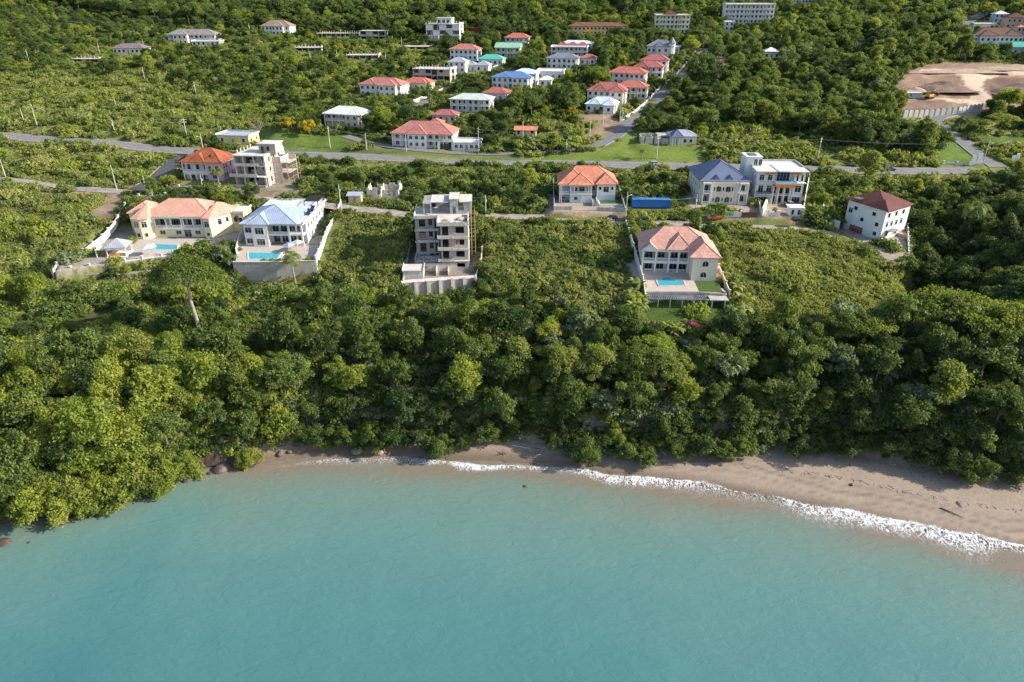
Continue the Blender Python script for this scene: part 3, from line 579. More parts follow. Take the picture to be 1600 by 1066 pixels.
leaf_mat('leaf_pink', (0.220, 0.040, 0.100), (0.400, 0.090, 0.220), (0.500, 0.200, 0.400), 0.2)
surf('bark', (0.16, 0.13, 0.10), 0.95, 0.3, 2.0, bump=0.6); surf('bark_pale', (0.34, 0.30, 0.26), 0.95, 0.25, 1.5, bump=0.5)
def leaves(centers, normals, size, rng, aspect=0.62, fold=0.0):
    """one small bent quad per leaf clump"""
    n = len(centers); nr = normals / (np.linalg.norm(normals, axis=1, keepdims=True) + 1e-9)
    r = rng.normal(size=(n, 3)); t = np.cross(nr, r); t /= np.linalg.norm(t, axis=1, keepdims=True) + 1e-9; b = np.cross(nr, t)
    sz = size * rng.uniform(0.6, 1.35, (n, 1)); t = t * sz; b = b * sz * aspect
    dr = nr * sz * -0.28
    V = np.stack([centers - t + dr, centers - b * 0.9, centers + t + dr, centers + b], 1).reshape(-1, 3)
    return V, np.arange(4 * n).reshape(n, 4)
def crown_mesh(name, seed, mat, shape='round', H=9.0, Rr=4.2, nl=30, per=95, leaf=0.30, tintspan=1.0):
    rng = np.random.default_rng(seed); C_ = []; Nn = []; T = []
    for i in range(nl):
        if shape == 'round':
            while True:
                d = rng.normal(size=3); d /= np.linalg.norm(d)
                if d[2] > -0.45: break
            rr = Rr * rng.uniform(0.3, 1.08) * (0.85 + 0.22 * math.sin(3 * math.atan2(d[1], d[0]) + seed)); c = np.array([d[0] * rr, d[1] * rr, H * 0.60 + d[2] * rr * 0.85]); lr = Rr * rng.uniform(0.13, 0.36); sq = 0.8
        elif shape == 'tall':
            a = rng.uniform(0, 6.28); t = rng.uniform(0, 1); rr = Rr * (0.35 + 0.65 * math.sin(3.14 * min(1, t * 0.9 + .12))) * rng.uniform(0.4, 1); c = np.array([math.cos(a) * rr, math.sin(a) * rr, H * (0.22 + 0.72 * t)]); lr = Rr * rng.uniform(0.3, 0.5); sq = 0.85
        elif shape == 'umbrella':
            a = rng.uniform(0, 6.28); q = math.sqrt(rng.uniform(0, 1)); rr = Rr * q; c = np.array([math.cos(a) * rr, math.sin(a) * rr, H * (0.90 - 0.16 * q * q) + rng.uniform(-.3, .3)]); lr = Rr * rng.uniform(0.16, 0.27); sq = 0.5
        elif shape == 'bush':
            a = rng.uniform(0, 6.28); q = math.sqrt(rng.uniform(0, 1)); rr = Rr * q * 0.9; c = np.array([math.cos(a) * rr, math.sin(a) * rr, H * (0.55 - 0.42 * q * q) * rng.uniform(0.5, 1.2)]); lr = Rr * rng.uniform(0.26, 0.46); sq = 0.85
        elif shape == 'spike':      # open, leafy shoots sticking up
            a = rng.uniform(0, 6.28); q = math.sqrt(rng.uniform(0, 1)); rr = Rr * q; c = np.array([math.cos(a) * rr, math.sin(a) * rr, H * rng.uniform(0.25, 0.95) * (1 - .3 * q)]); lr = Rr * rng.uniform(0.14, 0.24); sq = 1.5
        elif shape == 'bamboo':
            a = rng.uniform(0, 6.28); q = rng.uniform(0.2, 1); rr = Rr * q; c = np.array([math.cos(a) * rr, math.sin(a) * rr, H * (1.0 - 0.45 * q ** 1.5)]); lr = Rr * rng.uniform(0.22, 0.34); sq = 0.75
        m_ = int(per * rng.uniform(0.7, 1.3) * (1.0 if shape != 'round' else 0.45 + 9.5 * (lr / Rr) ** 2)); d = rng.normal(size=(m_, 3)); d[:, 2] = np.abs(d[:, 2]) * 1.0 - 0.35; d /= np.linalg.norm(d, axis=1, keepdims=True)
        bump = 1 + 0.22 * np.sin(d[:, 0:1] * 5 + i) * np.sin(d[:, 1:2] * 5 + 2 * i)
        p = c + d * lr * bump * rng.uniform(0.55, 1.18, (m_, 1)) * np.array([1, 1, sq])
        C_.append(p); Nn.append(d * 0.9 + rng.normal(size=(m_, 3)) * 0.6 + np.array([0, 0, 0.35])); T.append(np.clip(rng.uniform(0.15, 0.85) * tintspan + rng.uniform(-.22, .22, m_), 0, 1))
    C_ = np.concatenate(C_); Nn = np.concatenate(Nn); T = np.concatenate(T); C_[:, 2] = np.maximum(C_[:, 2], 0.12)
    V, Fq = leaves(C_, Nn, leaf, rng)
    return np_mesh(name, V, Fq, mat, [('tint', 'FLOAT', 'FACE', T)])
def trunk_mesh(name, seed, mat='bark', H=9.0, Rr=4.2, r0=0.28, limbs=6, fork=0.42, lean=0.4):
    rng = random.Random(seed); mb = MB(); top = Vector((rng.uniform(-lean, lean), rng.uniform(-lean, lean), H * fork)); mb.tube((0, 0, -0.6), top, r0, r0 * 0.72, 7)
    for i in range(limbs):
        a = 6.283 * i / limbs + rng.uniform(-.4, .4); q = rng.uniform(0.45, 0.8); e = Vector((math.cos(a) * Rr * q, math.sin(a) * Rr * q, H * rng.uniform(0.66, 0.86)))
        md = top.lerp(e, 0.5) + Vector((0, 0, H * 0.03)); mb.tube(top + Vector((0, 0, -.1)), md, r0 * 0.5, r0 * 0.34, 5); mb.tube(md, e, r0 * 0.34, r0 * 0.12, 5)
    return mb.mesh(name, mat)
TREES = {}   # species -> list of (crown mesh, trunk mesh, height, radius)
def species(key, mat, shape, n, H, Rr, nl, per, leaf, bark='bark', **k):
    TREES[key] = [(crown_mesh(key + '_crown', hash_(key) + i, mat, shape, H, Rr, nl, per, leaf), trunk_mesh(key + '_trunk', hash_(key) + 50 + i, bark, H, Rr, **k), H, Rr) for i in range(n)]
def hash_(s): return sum((i + 3) * ord(c) for i, c in enumerate(s)) % 9973
species('bright', 'leaf_bright', 'round', 4, 9.0, 4.4, 62, 85, 0.25)
species('mid', 'leaf_mid', 'round', 5, 9.0, 4.2, 58, 85, 0.25)
species('dark', 'leaf_dark', 'round', 4, 9.0, 4.3, 58, 82, 0.26)
species('pale', 'leaf_pale', 'round', 2, 8.5, 3.8, 52, 50, 0.34, bark='bark_pale')
species('olive', 'leaf_olive', 'tall', 2, 9.5, 3.0, 34, 85, 0.26)
species('tallg', 'leaf_mid', 'tall', 2, 10.5, 3.0, 36, 95, 0.26)
species('yellow', 'leaf_yellow', 'round', 1, 8.0, 4.0, 34, 90, 0.26)
species('umbrella', 'leaf_olive', 'umbrella', 2, 10.0, 7.5, 60, 80, 0.28, r0=0.34, limbs=9, fork=0.5)
BUSH = {}
def bushes(key, mat, shape, n, H, Rr, nl, per, leaf): BUSH[key] = [(crown_mesh(key + '_bush', hash_(key) + i, mat, shape, H, Rr, nl, per, leaf), H, Rr) for i in range(n)]
bushes('scrub', 'leaf_scrub', 'bush', 3, 1.8, 1.7, 12, 42, 0.19)
bushes('shoots', 'leaf_scrub', 'spike', 2, 1.9, 1.5, 20, 18, 0.19)
bushes('darkb', 'leaf_mid', 'bush', 3, 2.2, 1.9, 14, 44, 0.20)
bushes('deepb', 'leaf_dark', 'bush', 2, 2.2, 1.9, 14, 44, 0.20)
bushes('paleb', 'leaf_pale', 'bush', 2, 2.2, 1.9, 16, 26, 0.27)
bushes('dryb', 'leaf_dry', 'spike', 1, 1.3, 1.2, 14, 16, 0.17)
bushes('tuft', 'leaf_scrub', 'spike', 2, 0.7, 0.8, 7, 12, 0.15)
bushes('brightb', 'leaf_bright', 'bush', 2, 2.0, 1.8, 14, 42, 0.20)
# palms, bananas, bamboo: fronds as bent strips
def frond_mesh(name, mat, n, L_, w, z0, droop, seed, up=0.5, cut=14):
    rng = random.Random(seed); V = []; Fq = []; T = []
    for k in range(n):
        a = 6.283 * k / n + rng.uniform(-.25, .25); el = up + rng.uniform(-.45, .4); ln = L_ * rng.uniform(0.8, 1.1); pts = []; p = Vector((0, 0, z0)); ang = el; t_ = rng.random()
        for i in range(8): pts.append(p.copy()); p = p + Vector((math.cos(a) * math.cos(ang), math.sin(a) * math.cos(ang), math.sin(ang))) * (ln / 7); ang -= droop / 7 * (1 + i * 0.25)
        sd = Vector((-math.sin(a), math.cos(a), 0))
        for i in range(7):
            ww = w * math.sin(3.14 * (0.12 + 0.86 * i / 7)); w2 = w * math.sin(3.14 * (0.12 + 0.86 * (i + 1) / 7))
            for sg in (-1, 1):
                if cut:   # leaflets hang either side of the rib
                    for j in range(2):
                        u0 = j / 2; u1 = u0 + 0.34; a0 = pts[i].lerp(pts[i + 1], u0); a1 = pts[i].lerp(pts[i + 1], u1); o = sd * sg * ww + Vector((0, 0, -0.45 * ww)) + (pts[i + 1] - pts[i]) * 0.5
                        q = len(V); V += [a0, a1, a1 + o * 1.0, a0 + o]; Fq.append((q, q + 1, q + 2, q + 3)); T.append(t_)
                else:
                    q = len(V); V += [pts[i], pts[i + 1], pts[i + 1] + sd * sg * w2 + Vector((0, 0, -0.2 * w2)), pts[i] + sd * sg * ww + Vector((0, 0, -0.2 * ww))]; Fq.append((q, q + 1, q + 2, q + 3)); T.append(t_)
    return np_mesh(name, [tuple(v) for v in V], Fq, mat, [('tint', 'FLOAT', 'FACE', T)])
PALM_CROWN = [frond_mesh('palm_crown', 'leaf_olive', 17, 3.6, 0.75, 7.0, 1.7, 3, 0.55), frond_mesh('palm_crown', 'leaf_mid', 19, 3.8, 0.8, 7.0, 1.9, 4, 0.6)]
_mb = MB(); _mb.tube((0, 0, -.5), (.15, .1, 3.5), .22, .17, 8); _mb.tube((.15, .1, 3.5), (0, 0, 7.1), .17, .13, 8); PALM_TRUNK = _mb.mesh('palm_trunk', 'bark_pale')
BANANA = [frond_mesh('banana_leaves', 'leaf_bright', 9, 2.6, 0.42, 1.9, 1.5, 9, 0.9, cut=0), frond_mesh('banana_leaves', 'leaf_scrub', 8, 2.4, 0.4, 1.6, 1.3, 10, 1.0, cut=0)]
_mb = MB(); _mb.tube((0, 0, -.4), (.05, 0, 2.1), .16, .10, 7); BAN_TRUNK = _mb.mesh('banana_stem', 'bark')
BAMBOO = crown_mesh('bamboo_crown', 77, 'leaf_olive', 'bamboo', 9.5, 5.0, 22, 230, 0.24)
_mb = MB()
for i in range(14):
    a = i * 2.4; _mb.tube((math.cos(a) * .6, math.sin(a) * .6, -.4), (math.cos(a) * 2.6, math.sin(a) * 2.6, 8), .07, .03, 5)
BAMBOO_CULMS = _mb.mesh('bamboo_culms', 'bark')
# ------------------------------------------------------------------ where plants grow
# zone: photo outline (of the ground), tree spacing, species weights, scale range, bush spacing, bush weights, bush scale
Z_ = {
 'bank_left': dict(tr=5.6, sp='bright*5 mid*4 olive*2 dark*1.5', sc=(0.6, 1.35), bu=2.6, bs='brightb*3 darkb*4 scrub*2', bsc=(0.8, 1.5)),
 'bank_mid': dict(tr=5.6, sp='mid*5 bright*2 dark*4 pale*2 tallg*2 olive*1', sc=(0.4, 1.12), bu=2.4, bs='darkb*4 scrub*2 deepb*3 paleb*2', bsc=(0.8, 1.5)),
 'bank_right': dict(tr=6.0, sp='dark*6 mid*4 pale*1 tallg*1 olive*1', sc=(0.45, 1.3), bu=2.5, bs='deepb*5 darkb*4 paleb*.7', bsc=(0.9, 1.7)),
 'slope_left': dict(tr=9, sp='mid*4 bright*2 dark*1', sc=(0.45, 0.8), bu=1.9, bs='scrub*3 darkb*5 brightb*2 deepb*1', bsc=(0.8, 1.5)),
 'field': dict(tr=16, sp='mid*3 dark*1', sc=(0.22, 0.38), bu=1.25, bs='scrub*3 shoots*9 darkb*1 dryb*1.2', bsc=(0.5, 0.95)),
 'field_right': dict(tr=0, sp='mid', sc=(0.3, 0.5), bu=1.15, bs='shoots*10 scrub*2.5 brightb*.5', bsc=(0.5, 0.9)),
 'field_mid': dict(tr=14, sp='mid*3 dark*1 pale*1', sc=(0.25, 0.45), bu=1.3, bs='shoots*5 scrub*3 darkb*3 dryb*2.2 deepb*1', bsc=(0.5, 1.05)),
 'thicket': dict(tr=6.5, sp='mid*4 dark*2 bright*1 tallg*1 olive*.6', sc=(0.35, 0.68), bu=2.0, bs='darkb*4 scrub*3 deepb*2 shoots*2', bsc=(0.8, 1.5)),
 'scrubland': dict(tr=16, sp='mid*4 bright*3 dark*1 olive*1', sc=(0.28, 0.6), bu=2.1, bs='scrub*6 shoots*4 darkb*1.5 dryb*1 brightb*2', bsc=(0.6, 1.5)),
 'scrub_trees': dict(tr=9.5, sp='mid*5 dark*3 bright*1 olive*1', sc=(0.45, 0.85), bu=2.7, bs='darkb*2 scrub*5 brightb*1.5 deepb*.5', bsc=(0.8, 1.8)),
 'town': dict(tr=6.6, sp='mid*4 dark*5 olive*1.5 bright*1', sc=(0.6, 1.15), bu=3.2, bs='darkb*3 scrub*3 deepb*2', bsc=(0.8, 1.6)),
 'forest': dict(tr=7.5, sp='dark*4 mid*6 olive*2.5 tallg*2 pale*.8 bright*.6', sc=(0.75, 1.3), bu=4.5, bs='deepb*3 darkb*3', bsc=(1.2, 2.2)),
 'hill': dict(tr=9.5, sp='dark*4 mid*7 olive*1.5 tallg*1 bright*1', sc=(1.0, 1.6), bu=0, bs='', bsc=(1, 1)),
 'ravine': dict(tr=6.2, sp='dark*6 mid*3 tallg*1', sc=(0.7, 1.15), bu=3.0, bs='deepb*4 darkb*2', bsc=(1.0, 1.8)),
 'garden': dict(tr=0, sp='mid', sc=(0.3, .4), bu=0, bs='', bsc=(1, 1)),
}
ZONES = [  # first match wins, photo pixels of the ground
 ('ravine', [(1428,330),(1480,300),(1600,285),(1900,290),(1900,520),(1600,520),(1500,520),(1455,470),(1425,420)]),
 ('field_right', [(1130,352),(1262,362),(1325,384),(1390,412),(1452,460),(1460,505),(1330,515),(1210,505),(1150,480)]),
 ('field_mid', [(752,342),(972,352),(1004,470),(990,500),(900,495),(760,460)]),
 ('field', [(505,440),(505,380),(545,332),(640,340),(628,440),(600,460)]),
 ('thicket', [(460,262),(850,264),(862,335),(760,335),(640,325),(545,318),(470,300)]),
 ('thicket', [(960,272),(1075,272),(1088,335),(985,335)]), ('thicket', [(1258,272),(1600,276),(1600,300),(1480,300),(1428,330),(1400,320),(1260,345)]),
 ('scrubland', [(-500,185),(0,218),(200,232),(275,244),(245,285),(195,295),(0,278),(-500,262)]),
 ('scrubland', [(-500,262),(0,285),(180,303),(210,310),(160,380),(80,440),(0,452),(-500,500)]),
 ('scrubland', [(-600,90),(0,118),(250,120),(330,150),(400,165),(440,200),(395,232),(270,230),(0,205),(-600,150)]),
 ('scrub_trees', [(-700,-10),(0,0),(300,45),(660,66),(700,100),(640,170),(560,200),(440,200),(400,165),(330,150),(250,120),(0,118),(-600,90)]),
 ('scrubland', [(800,208),(870,178),(960,180),(975,196),(940,225),(820,236)]),
 ('scrubland', [(1090,232),(1100,210),(1180,205),(1310,235),(1470,258),(1300,262),(1095,256)]),
 ('scrubland', [(1530,215),(1700,205),(1700,262),(1600,262),(1560,250)]),
 ('forest', [(1110,60),(1300,40),(1500,40),(1400,100),(1388,150),(1405,180),(1470,200),(1470,255),(1310,235),(1180,205),(1100,215),(1010,200),(1050,150),(1100,110)]),
 ('forest', [(1430,60),(1700,60),(1700,95),(1430,95)]), ('forest', [(1530,168),(1700,160),(1700,215),(1530,215)]),
]
ZW = [(k, [tuple(ground(a, b)) for a, b in p]) for k, p in ZONES]
def parse(s):
    if '*' not in s: return [s], [1.0]
    a = [t.split('*') for t in s.split()]; w = np.array([float(t[1]) for t in a]); return [t[0] for t in a], w / w.sum()
def zone_of(P):
    z = np.full(len(P), '', dtype='U14')
    for k, poly in ZW:
        m_ = inpoly(P, poly) & (z == ''); z[m_] = k
    m_ = (z == ''); x, y = P[:, 0], P[:, 1]; yt, ye = ytoe(x), yedge(x)
    below = m_ & (y < ye - 1) & (y > yt)
    z[below & (x < -48)] = 'bank_left'; z[below & (x >= -48) & (x < 52)] = 'bank_mid'; z[below & (x >= 52)] = 'bank_right'
    up = below & (x < -20) & (y > yt + (ye - yt) * 0.52); z[up] = 'slope_left'
    r = m_ & ~below & (y > yt); z[r & (y < 280)] = 'thicket'; z[r & (y >= 280) & (y < 575)] = 'town'; z[r & (y >= 575)] = 'hill'
    bh = m_ & (y > 300) & ((y > 570) | ((x > 260) & (y > 420)) | ((x < -230) & (y > 520))); z[bh] = 'hill'
    return z
def scatter(space, ymax, seed, ymin=88):
    rng = np.random.default_rng(seed); out = []; y = ymin
    while y < ymax:
        w = 0.78 * y + 40; n = int(2 * w / space); x = np.linspace(-w, w, n) + rng.uniform(-.48, .48, n) * space
        out.append(np.stack([x, y + rng.uniform(-.48, .48, n) * space], 1)); y += space
    return np.concatenate(out)
def clear(P, tree):
    ok = np.ones(len(P), bool)
    for poly, mb_, mt in EXCL:
        mg = mt if tree else mb_; xs = [p[0] for p in poly]; ys = [p[1] for p in poly]
        sel = np.where((P[:, 0] > min(xs) - mg) & (P[:, 0] < max(xs) + mg) & (P[:, 1] > min(ys) - mg) & (P[:, 1] < max(ys) + mg))[0]
        if len(sel):
            d, _ = seg_dist(P[sel], [(p[0], p[1], 0) for p in list(poly) + [poly[0]]]); ok[sel[(d < mg) | inpoly(P[sel], poly)]] = False
    for k, q in ROAD3.items():
        d, _ = seg_dist(P, [tuple(v) for v in q]); ok[d < ROADS[k][1] + (2.4 if tree else 0.5)] = False
    for w in LAWNW + [QUARRY] + BARE: ok[inpoly(P, w)] = False
    return ok
def hidden(P, Z, hgt, rad, frac=0.12):
    """True where a plant of this height and spread would stand in front of something the photo shows"""
    x, y = P[:, 0], P[:, 1]; px, py0, d = proj(x, y, Z); _, py1, d1 = proj(x, y, Z + hgt); r = rad * F / d1; bad = np.zeros(len(P), bool)
    for x0, y0, x1, y1, yw in PROT:
        ox = np.minimum(px + r * .8, x1) - np.maximum(px - r * .8, x0); oy = np.minimum(py0, y1) - np.maximum(py1, y0)
        area = (x1 - x0) * (y1 - y0); bad |= (ox > 0) & (oy > 0) & (y < yw + 0.5) & (ox * oy > np.minimum(frac * (py0 - py1) * 2 * r, 0.03 * area + 6))
    return bad
def choose(z, key, rng, tab):
    n = len(z); sp = np.full(n, '', dtype='U10'); sc = np.zeros(n)
    for k, d in Z_.items():
        m_ = z == k; c = int(m_.sum())
        if not c or not d[key]: continue
        a, w = parse(d[key]); sp[m_] = rng.choice(a, size=c, p=np.array(w) / np.sum(w)); lo, hi = d[tab]; sc[m_] = rng.uniform(lo, hi, c)
    return sp, sc
def gather(key, spacekey, sckey, seed, ymax, is_tree):
    out = []; rng = np.random.default_rng(seed); spaces = sorted({d[spacekey] for d in Z_.values() if d[spacekey]})
    for s in spaces:
        P = scatter(s, ymax, seed + int(s * 10)); z = zone_of(P); ks = [k for k, d in Z_.items() if d[spacekey] == s]; m_ = np.isin(z, ks); P, z = P[m_], z[m_]
        m_ = clear(P, is_tree); P, z = P[m_], z[m_]
        sp, sc = choose(z, key, rng, sckey); Zc = G.at(P[:, 0], P[:, 1])
        if is_tree:
            Hh = np.array([TREES[a][0][2] for a in sp]) * sc; Rr = np.array([TREES[a][0][3] for a in sp]) * sc
        else:
            Hh = np.array([BUSH[a][0][1] for a in sp]) * sc; Rr = np.array([BUSH[a][0][2] for a in sp]) * sc
        px, py, d = proj(P[:, 0], P[:, 1], Zc + Hh); inf = (px > -160) & (px < 1760) & (d > 0)
        fld = np.isin(z, ['field', 'field_mid', 'field_right', 'scrubland', 'slope_left', 'thicket']); nz = lump(P[:, 0], P[:, 1], 26, 3) + 0.7 * lump(P[:, 0], P[:, 1], 9, 8)
        if not is_tree: sc = sc * np.where(fld, np.clip(1.0 + 1.3 * nz, 0.5, 2.0), 1.0); Hh = Hh * np.where(fld, np.clip(1.0 + 1.3 * nz, 0.5, 2.0), 1.0)
        inf &= ~(fld & (nz < np.select([z == 'scrubland', z == 'field_mid', z == 'field'], [-0.04, -0.2, -0.2], -0.34)))
        m_ = ~hidden(P, Zc, Hh, Rr) & inf
        for i in np.where(m_)[0]: out.append((P[i, 0], P[i, 1], Zc[i], z[i], sp[i], sc[i], Hh[i] / d[i] * F, px[i], py[i]))
    return out
def tufts():
    P = np.concatenate([scatter(1.25, 262, 77, 120), scatter(2.2, 470, 78, 262)]); z = zone_of(P); m_ = (P[:, 1] > yedge(P[:, 0]) - 6) | (RNG.random(len(P)) < 0); P, z = P[m_], z[m_]; m_ = clear(P, False); P = P[m_]; Zc = G.at(P[:, 0], P[:, 1]); px, py, d = proj(P[:, 0], P[:, 1], Zc); k = (px > -60) & (px < 1660)
    return [(P[i, 0], P[i, 1], Zc[i], '', 'tuft', float(RNG.uniform(.7, 1.6)), 0, px[i], py[i]) for i in np.where(k)[0]]
TL = gather('sp', 'tr', 'sc', 5, 1500, True); BL = gather('bs', 'bu', 'bsc', 9, 560, False)
# the shore trees that lean over the sand, each at its place in the photo: foot pixel, species, scale
OVER = [(60,800,'bright',1.0),(20,770,'bright',1.1),(120,790,'bright',.95),(150,760,'bright',1.1),(190,770,'bright',1.0),(215,745,'bright',1.15),(255,745,'bright',.95),(120,730,'bright',1.1),(70,740,'mid',1.0),(170,720,'olive',.9),(240,715,'bright',1.05),
        (395,716,'bright',.6),(440,692,'bright',.95),(420,672,'bright',.9),(460,650,'bright',.85),(375,722,'olive',.5),(520,688,'mid',.5),(570,692,'dark',.75),(610,694,'dark',.7),(684,702,'pale',.62),(650,690,'dark',.7),(720,686,'dark',.6),(760,690,'dark',.7),
        (915,714,'mid',.62),(880,690,'dark',.7),(975,712,'mid',.6),(1005,708,'mid',.7),(1030,700,'dark',.7),(1090,708,'mid',.62),(1130,712,'olive',.45),(1180,706,'pale',.5),(1215,700,'dark',.7),(1270,704,'dark',.7),(1310,706,'dark',.75),(1345,708,'dark',.8),
        (1410,722,'deep',.3),(1480,738,'dark',.75),(1525,748,'mid',.55),(1580,745,'dark',.6),(1500,722,'dark',.85),(1560,728,'dark',.8),(1435,715,'dark',.85),(1380,705,'dark',.9),(320,690,'bright',.8),(345,672,'bright',.75),(365,700,'mid',.6)]
for i in range(78):
    a = 470 + i * 15 + (i * 37 % 11); c = float(np.interp(a, [470,560,690,720,740,830,870,920,960,1000,1100,1180,1290,1380,1420,1530,1620], [694,700,704,700,688,688,702,712,706,712,714,706,704,706,724,742,742])) - (i * 53 % 13)
    OVER.append((a, c, ('dark', 'mid', 'dark', 'pale' if i % 8 == 3 else 'mid', 'dark')[i % 5] if a > 1180 else ('mid', 'dark', 'bright' if i % 3 else 'pale', 'dark', 'mid')[i % 5], (.42 + .36 * ((i * 29 % 17) / 17) ** 1.5)))
for a_, c_, s_c in ((684, 706, .72), (915, 716, .8), (975, 716, .62), (1010, 722, .6), (1130, 718, .62), (1160, 712, .7), (1495, 744, .8), (1530, 752, .7), (1590, 752, .75), (1380, 716, .7), (1250, 712, .72), (760, 694, .7), (600, 700, .72), (1320, 712, .8)): OVER.append((a_, c_, 'mid' if a_ < 1200 else 'dark', s_c))
for i in range(34):
    a = -10 + i * 9.3; c = float(np.interp(a, [0,60,130,200,262,300], [808,800,796,778,756,736])) - (i * 31 % 17)
    OVER.append((a, c, ('bright', 'bright', 'mid', 'bright', 'olive')[i % 5], .62 + .3 * ((i * 29 % 17) / 17)))
for a, c, sp, sc in OVER:
    if sp == 'deep': continue
    x, y = sea(a, c, 1.6); zz = hz(x, y) - (2.4 * sc); t = TREES[sp][0]; px, py, d = proj(x, y, zz + t[2] * sc)
    TL.append((x, y, zz, 'shore', sp, sc, 999, px, py))
rng_ = np.random.default_rng(31)
for _r in range(7):
    for x in np.arange(-150, 190, 1.9):
        x = float(x + rng_.uniform(-.8, .8)); yt_, ye_ = float(ytoe(x)), float(yedge(x)); u = rng_.uniform(0.0, 0.20); y = yt_ + u * (ye_ - yt_) + .3
        if rng_.random() < .12: continue
        z_ = hz(x, y); k_ = rng_.choice(['darkb', 'deepb', 'brightb', 'paleb', 'scrub'], p=[.4, .3, .12, .06, .12]) if x < 60 else rng_.choice(['darkb', 'deepb', 'paleb'], p=[.35, .6, .05]); px, py, d = proj(x, y, z_ + 1)
        if any(abs(px - c_[0]) < c_[2] and abs(py - c_[1]) < 22 for c_ in ((558, 655, 26), (633, 628, 20), (930, 672, 16), (318, 716, 30), (95, 792, 34), (480, 676, 16))): continue
        BL.append((x, y, z_, 'cliff', str(k_), float(rng_.uniform(.6, 1.15)), 1.0, px, py))
print('trees', len(TL), 'bushes', len(BL))
# labels: what grows where, from the nearest landmark
MARKS = [('yellow villa', 285, 350), ('blue-roofed villa', 447, 350), ('grey concrete shell', 690, 380), ('pink-roofed pool villa', 1060, 420), ('maroon-roofed house', 1360, 340), ('pink house', 325, 255), ('grey shell with scaffolding', 415, 255),
         ('roofless block ruin', 602, 292), ('orange-roofed house', 915, 290), ('blue shipping container', 1018, 318), ('navy-roofed house', 1120, 290), ('white modern house', 1205, 280), ('yellow flat-roofed bungalow', 365, 215), ('tan white-roofed house', 537, 185), ('red-roofed white villa', 660, 205),
         ('long white house', 595, 138), ('pale green roof', 735, 162), ('house with the blue portico', 1045, 214), ('earthworks', 1490, 140), ('yellow apartment block', 1048, 40), ('white apartment block', 1165, 25), ('turret house', 1030, 80), ('red-roofed row', 975, 140), ('tall white frame building', 692, 48), ('brown-roofed hill villa', 1555, 58), ('hillside ruins', 530, 54), ('grey-roofed hillside house', 300, 58)]
def beach_part(px): return 'left' if px < 400 else 'sandy'
def where(px, py, zone):
    if zone in ('shore', 'bank_left', 'bank_mid', 'bank_right', 'slope_left'):
        dpt = 'at the water' if zone == 'shore' and px < 320 else 'at the back of the beach' if zone == 'shore' else 'on the sea bank'
        m_ = min(MARKS[:5], key=lambda q: abs(q[1] - px)); return f'{dpt} below the {m_[0]}', m_[0]
    m_ = min(MARKS, key=lambda q: (q[1] - px) ** 2 + 3 * (q[2] - py) ** 2); return f'near the {m_[0]}', m_[0]
LOOK = {'bright': 'yellow-green', 'mid': 'mid green', 'dark': 'deep green', 'pale': 'silvery green', 'olive': 'slender olive green', 'tallg': 'narrow tall green', 'yellow': 'bright yellow flowering', 'umbrella': 'flat-topped spreading'}
def crown_tree(sp, x, y, z, sc, rz, label, group, vi=0, name='broadleaf_tree', cat='tree', sz=None):
    cm, tm, H, Rr = TREES[sp][vi % len(TREES[sp])]
    r = empty(name, (x, y, z), rz, label, cat, group); r.scale = (sc * random.uniform(.86, 1.16), sc * random.uniform(.86, 1.16), (sc if sz is None else sz) * (random.uniform(.85, 1.25) if sz is None else 1)); r.rotation_euler.x = random.uniform(-.07, .07) if sz is None else 0
    link(cm, 'crown', r); link(tm, 'trunk', r); return r
TL.sort(key=lambda t: -t[6]); shown = [t for t in TL if -30 < t[7] < 1630 and t[8] > -20]
NT = 290; near = shown[:NT]; nearset = {id(t) for t in near}; rest = [t for t in TL if id(t) not in nearset]
for i, t in enumerate(near):
    w_, g_ = where(t[7], t[8], t[3])
    crown_tree(t[4], t[0], t[1], t[2], t[5], RNG.uniform(0, 6.28), f'{LOOK[t[4]]} broadleaf tree {w_}', f'{LOOK[t[4]]} trees {w_}', i)
BL.sort(key=lambda t: -t[6] * (1.0 if t[3] in ('field', 'field_mid', 'field_right', 'thicket') else 0.6)); shb = [t for t in BL if 0 < t[7] < 1600][:280]; sset = {id(t) for t in shb}; brest = [t for t in BL if id(t) not in sset]
BLOOK = {'scrub': 'rounded light green', 'shoots': 'upright light green', 'darkb': 'rounded mid green', 'deepb': 'dense dark green', 'paleb': 'silvery large-leaved', 'dryb': 'dry brown', 'brightb': 'rounded yellow-green'}
for i, t in enumerate(shb):
    w_, g_ = where(t[7], t[8], t[3]); o = link(BUSH[t[4]][i % len(BUSH[t[4]])][0], 'shrub', label=f'{BLOOK[t[4]]} shrub {w_}', cat='shrub', group=f'{BLOOK[t[4]]} shrubs {w_}')
    o.location = (t[0], t[1], t[2] - 0.1); o.rotation_euler.z = RNG.uniform(0, 6.28); o.scale = (t[5],) * 3
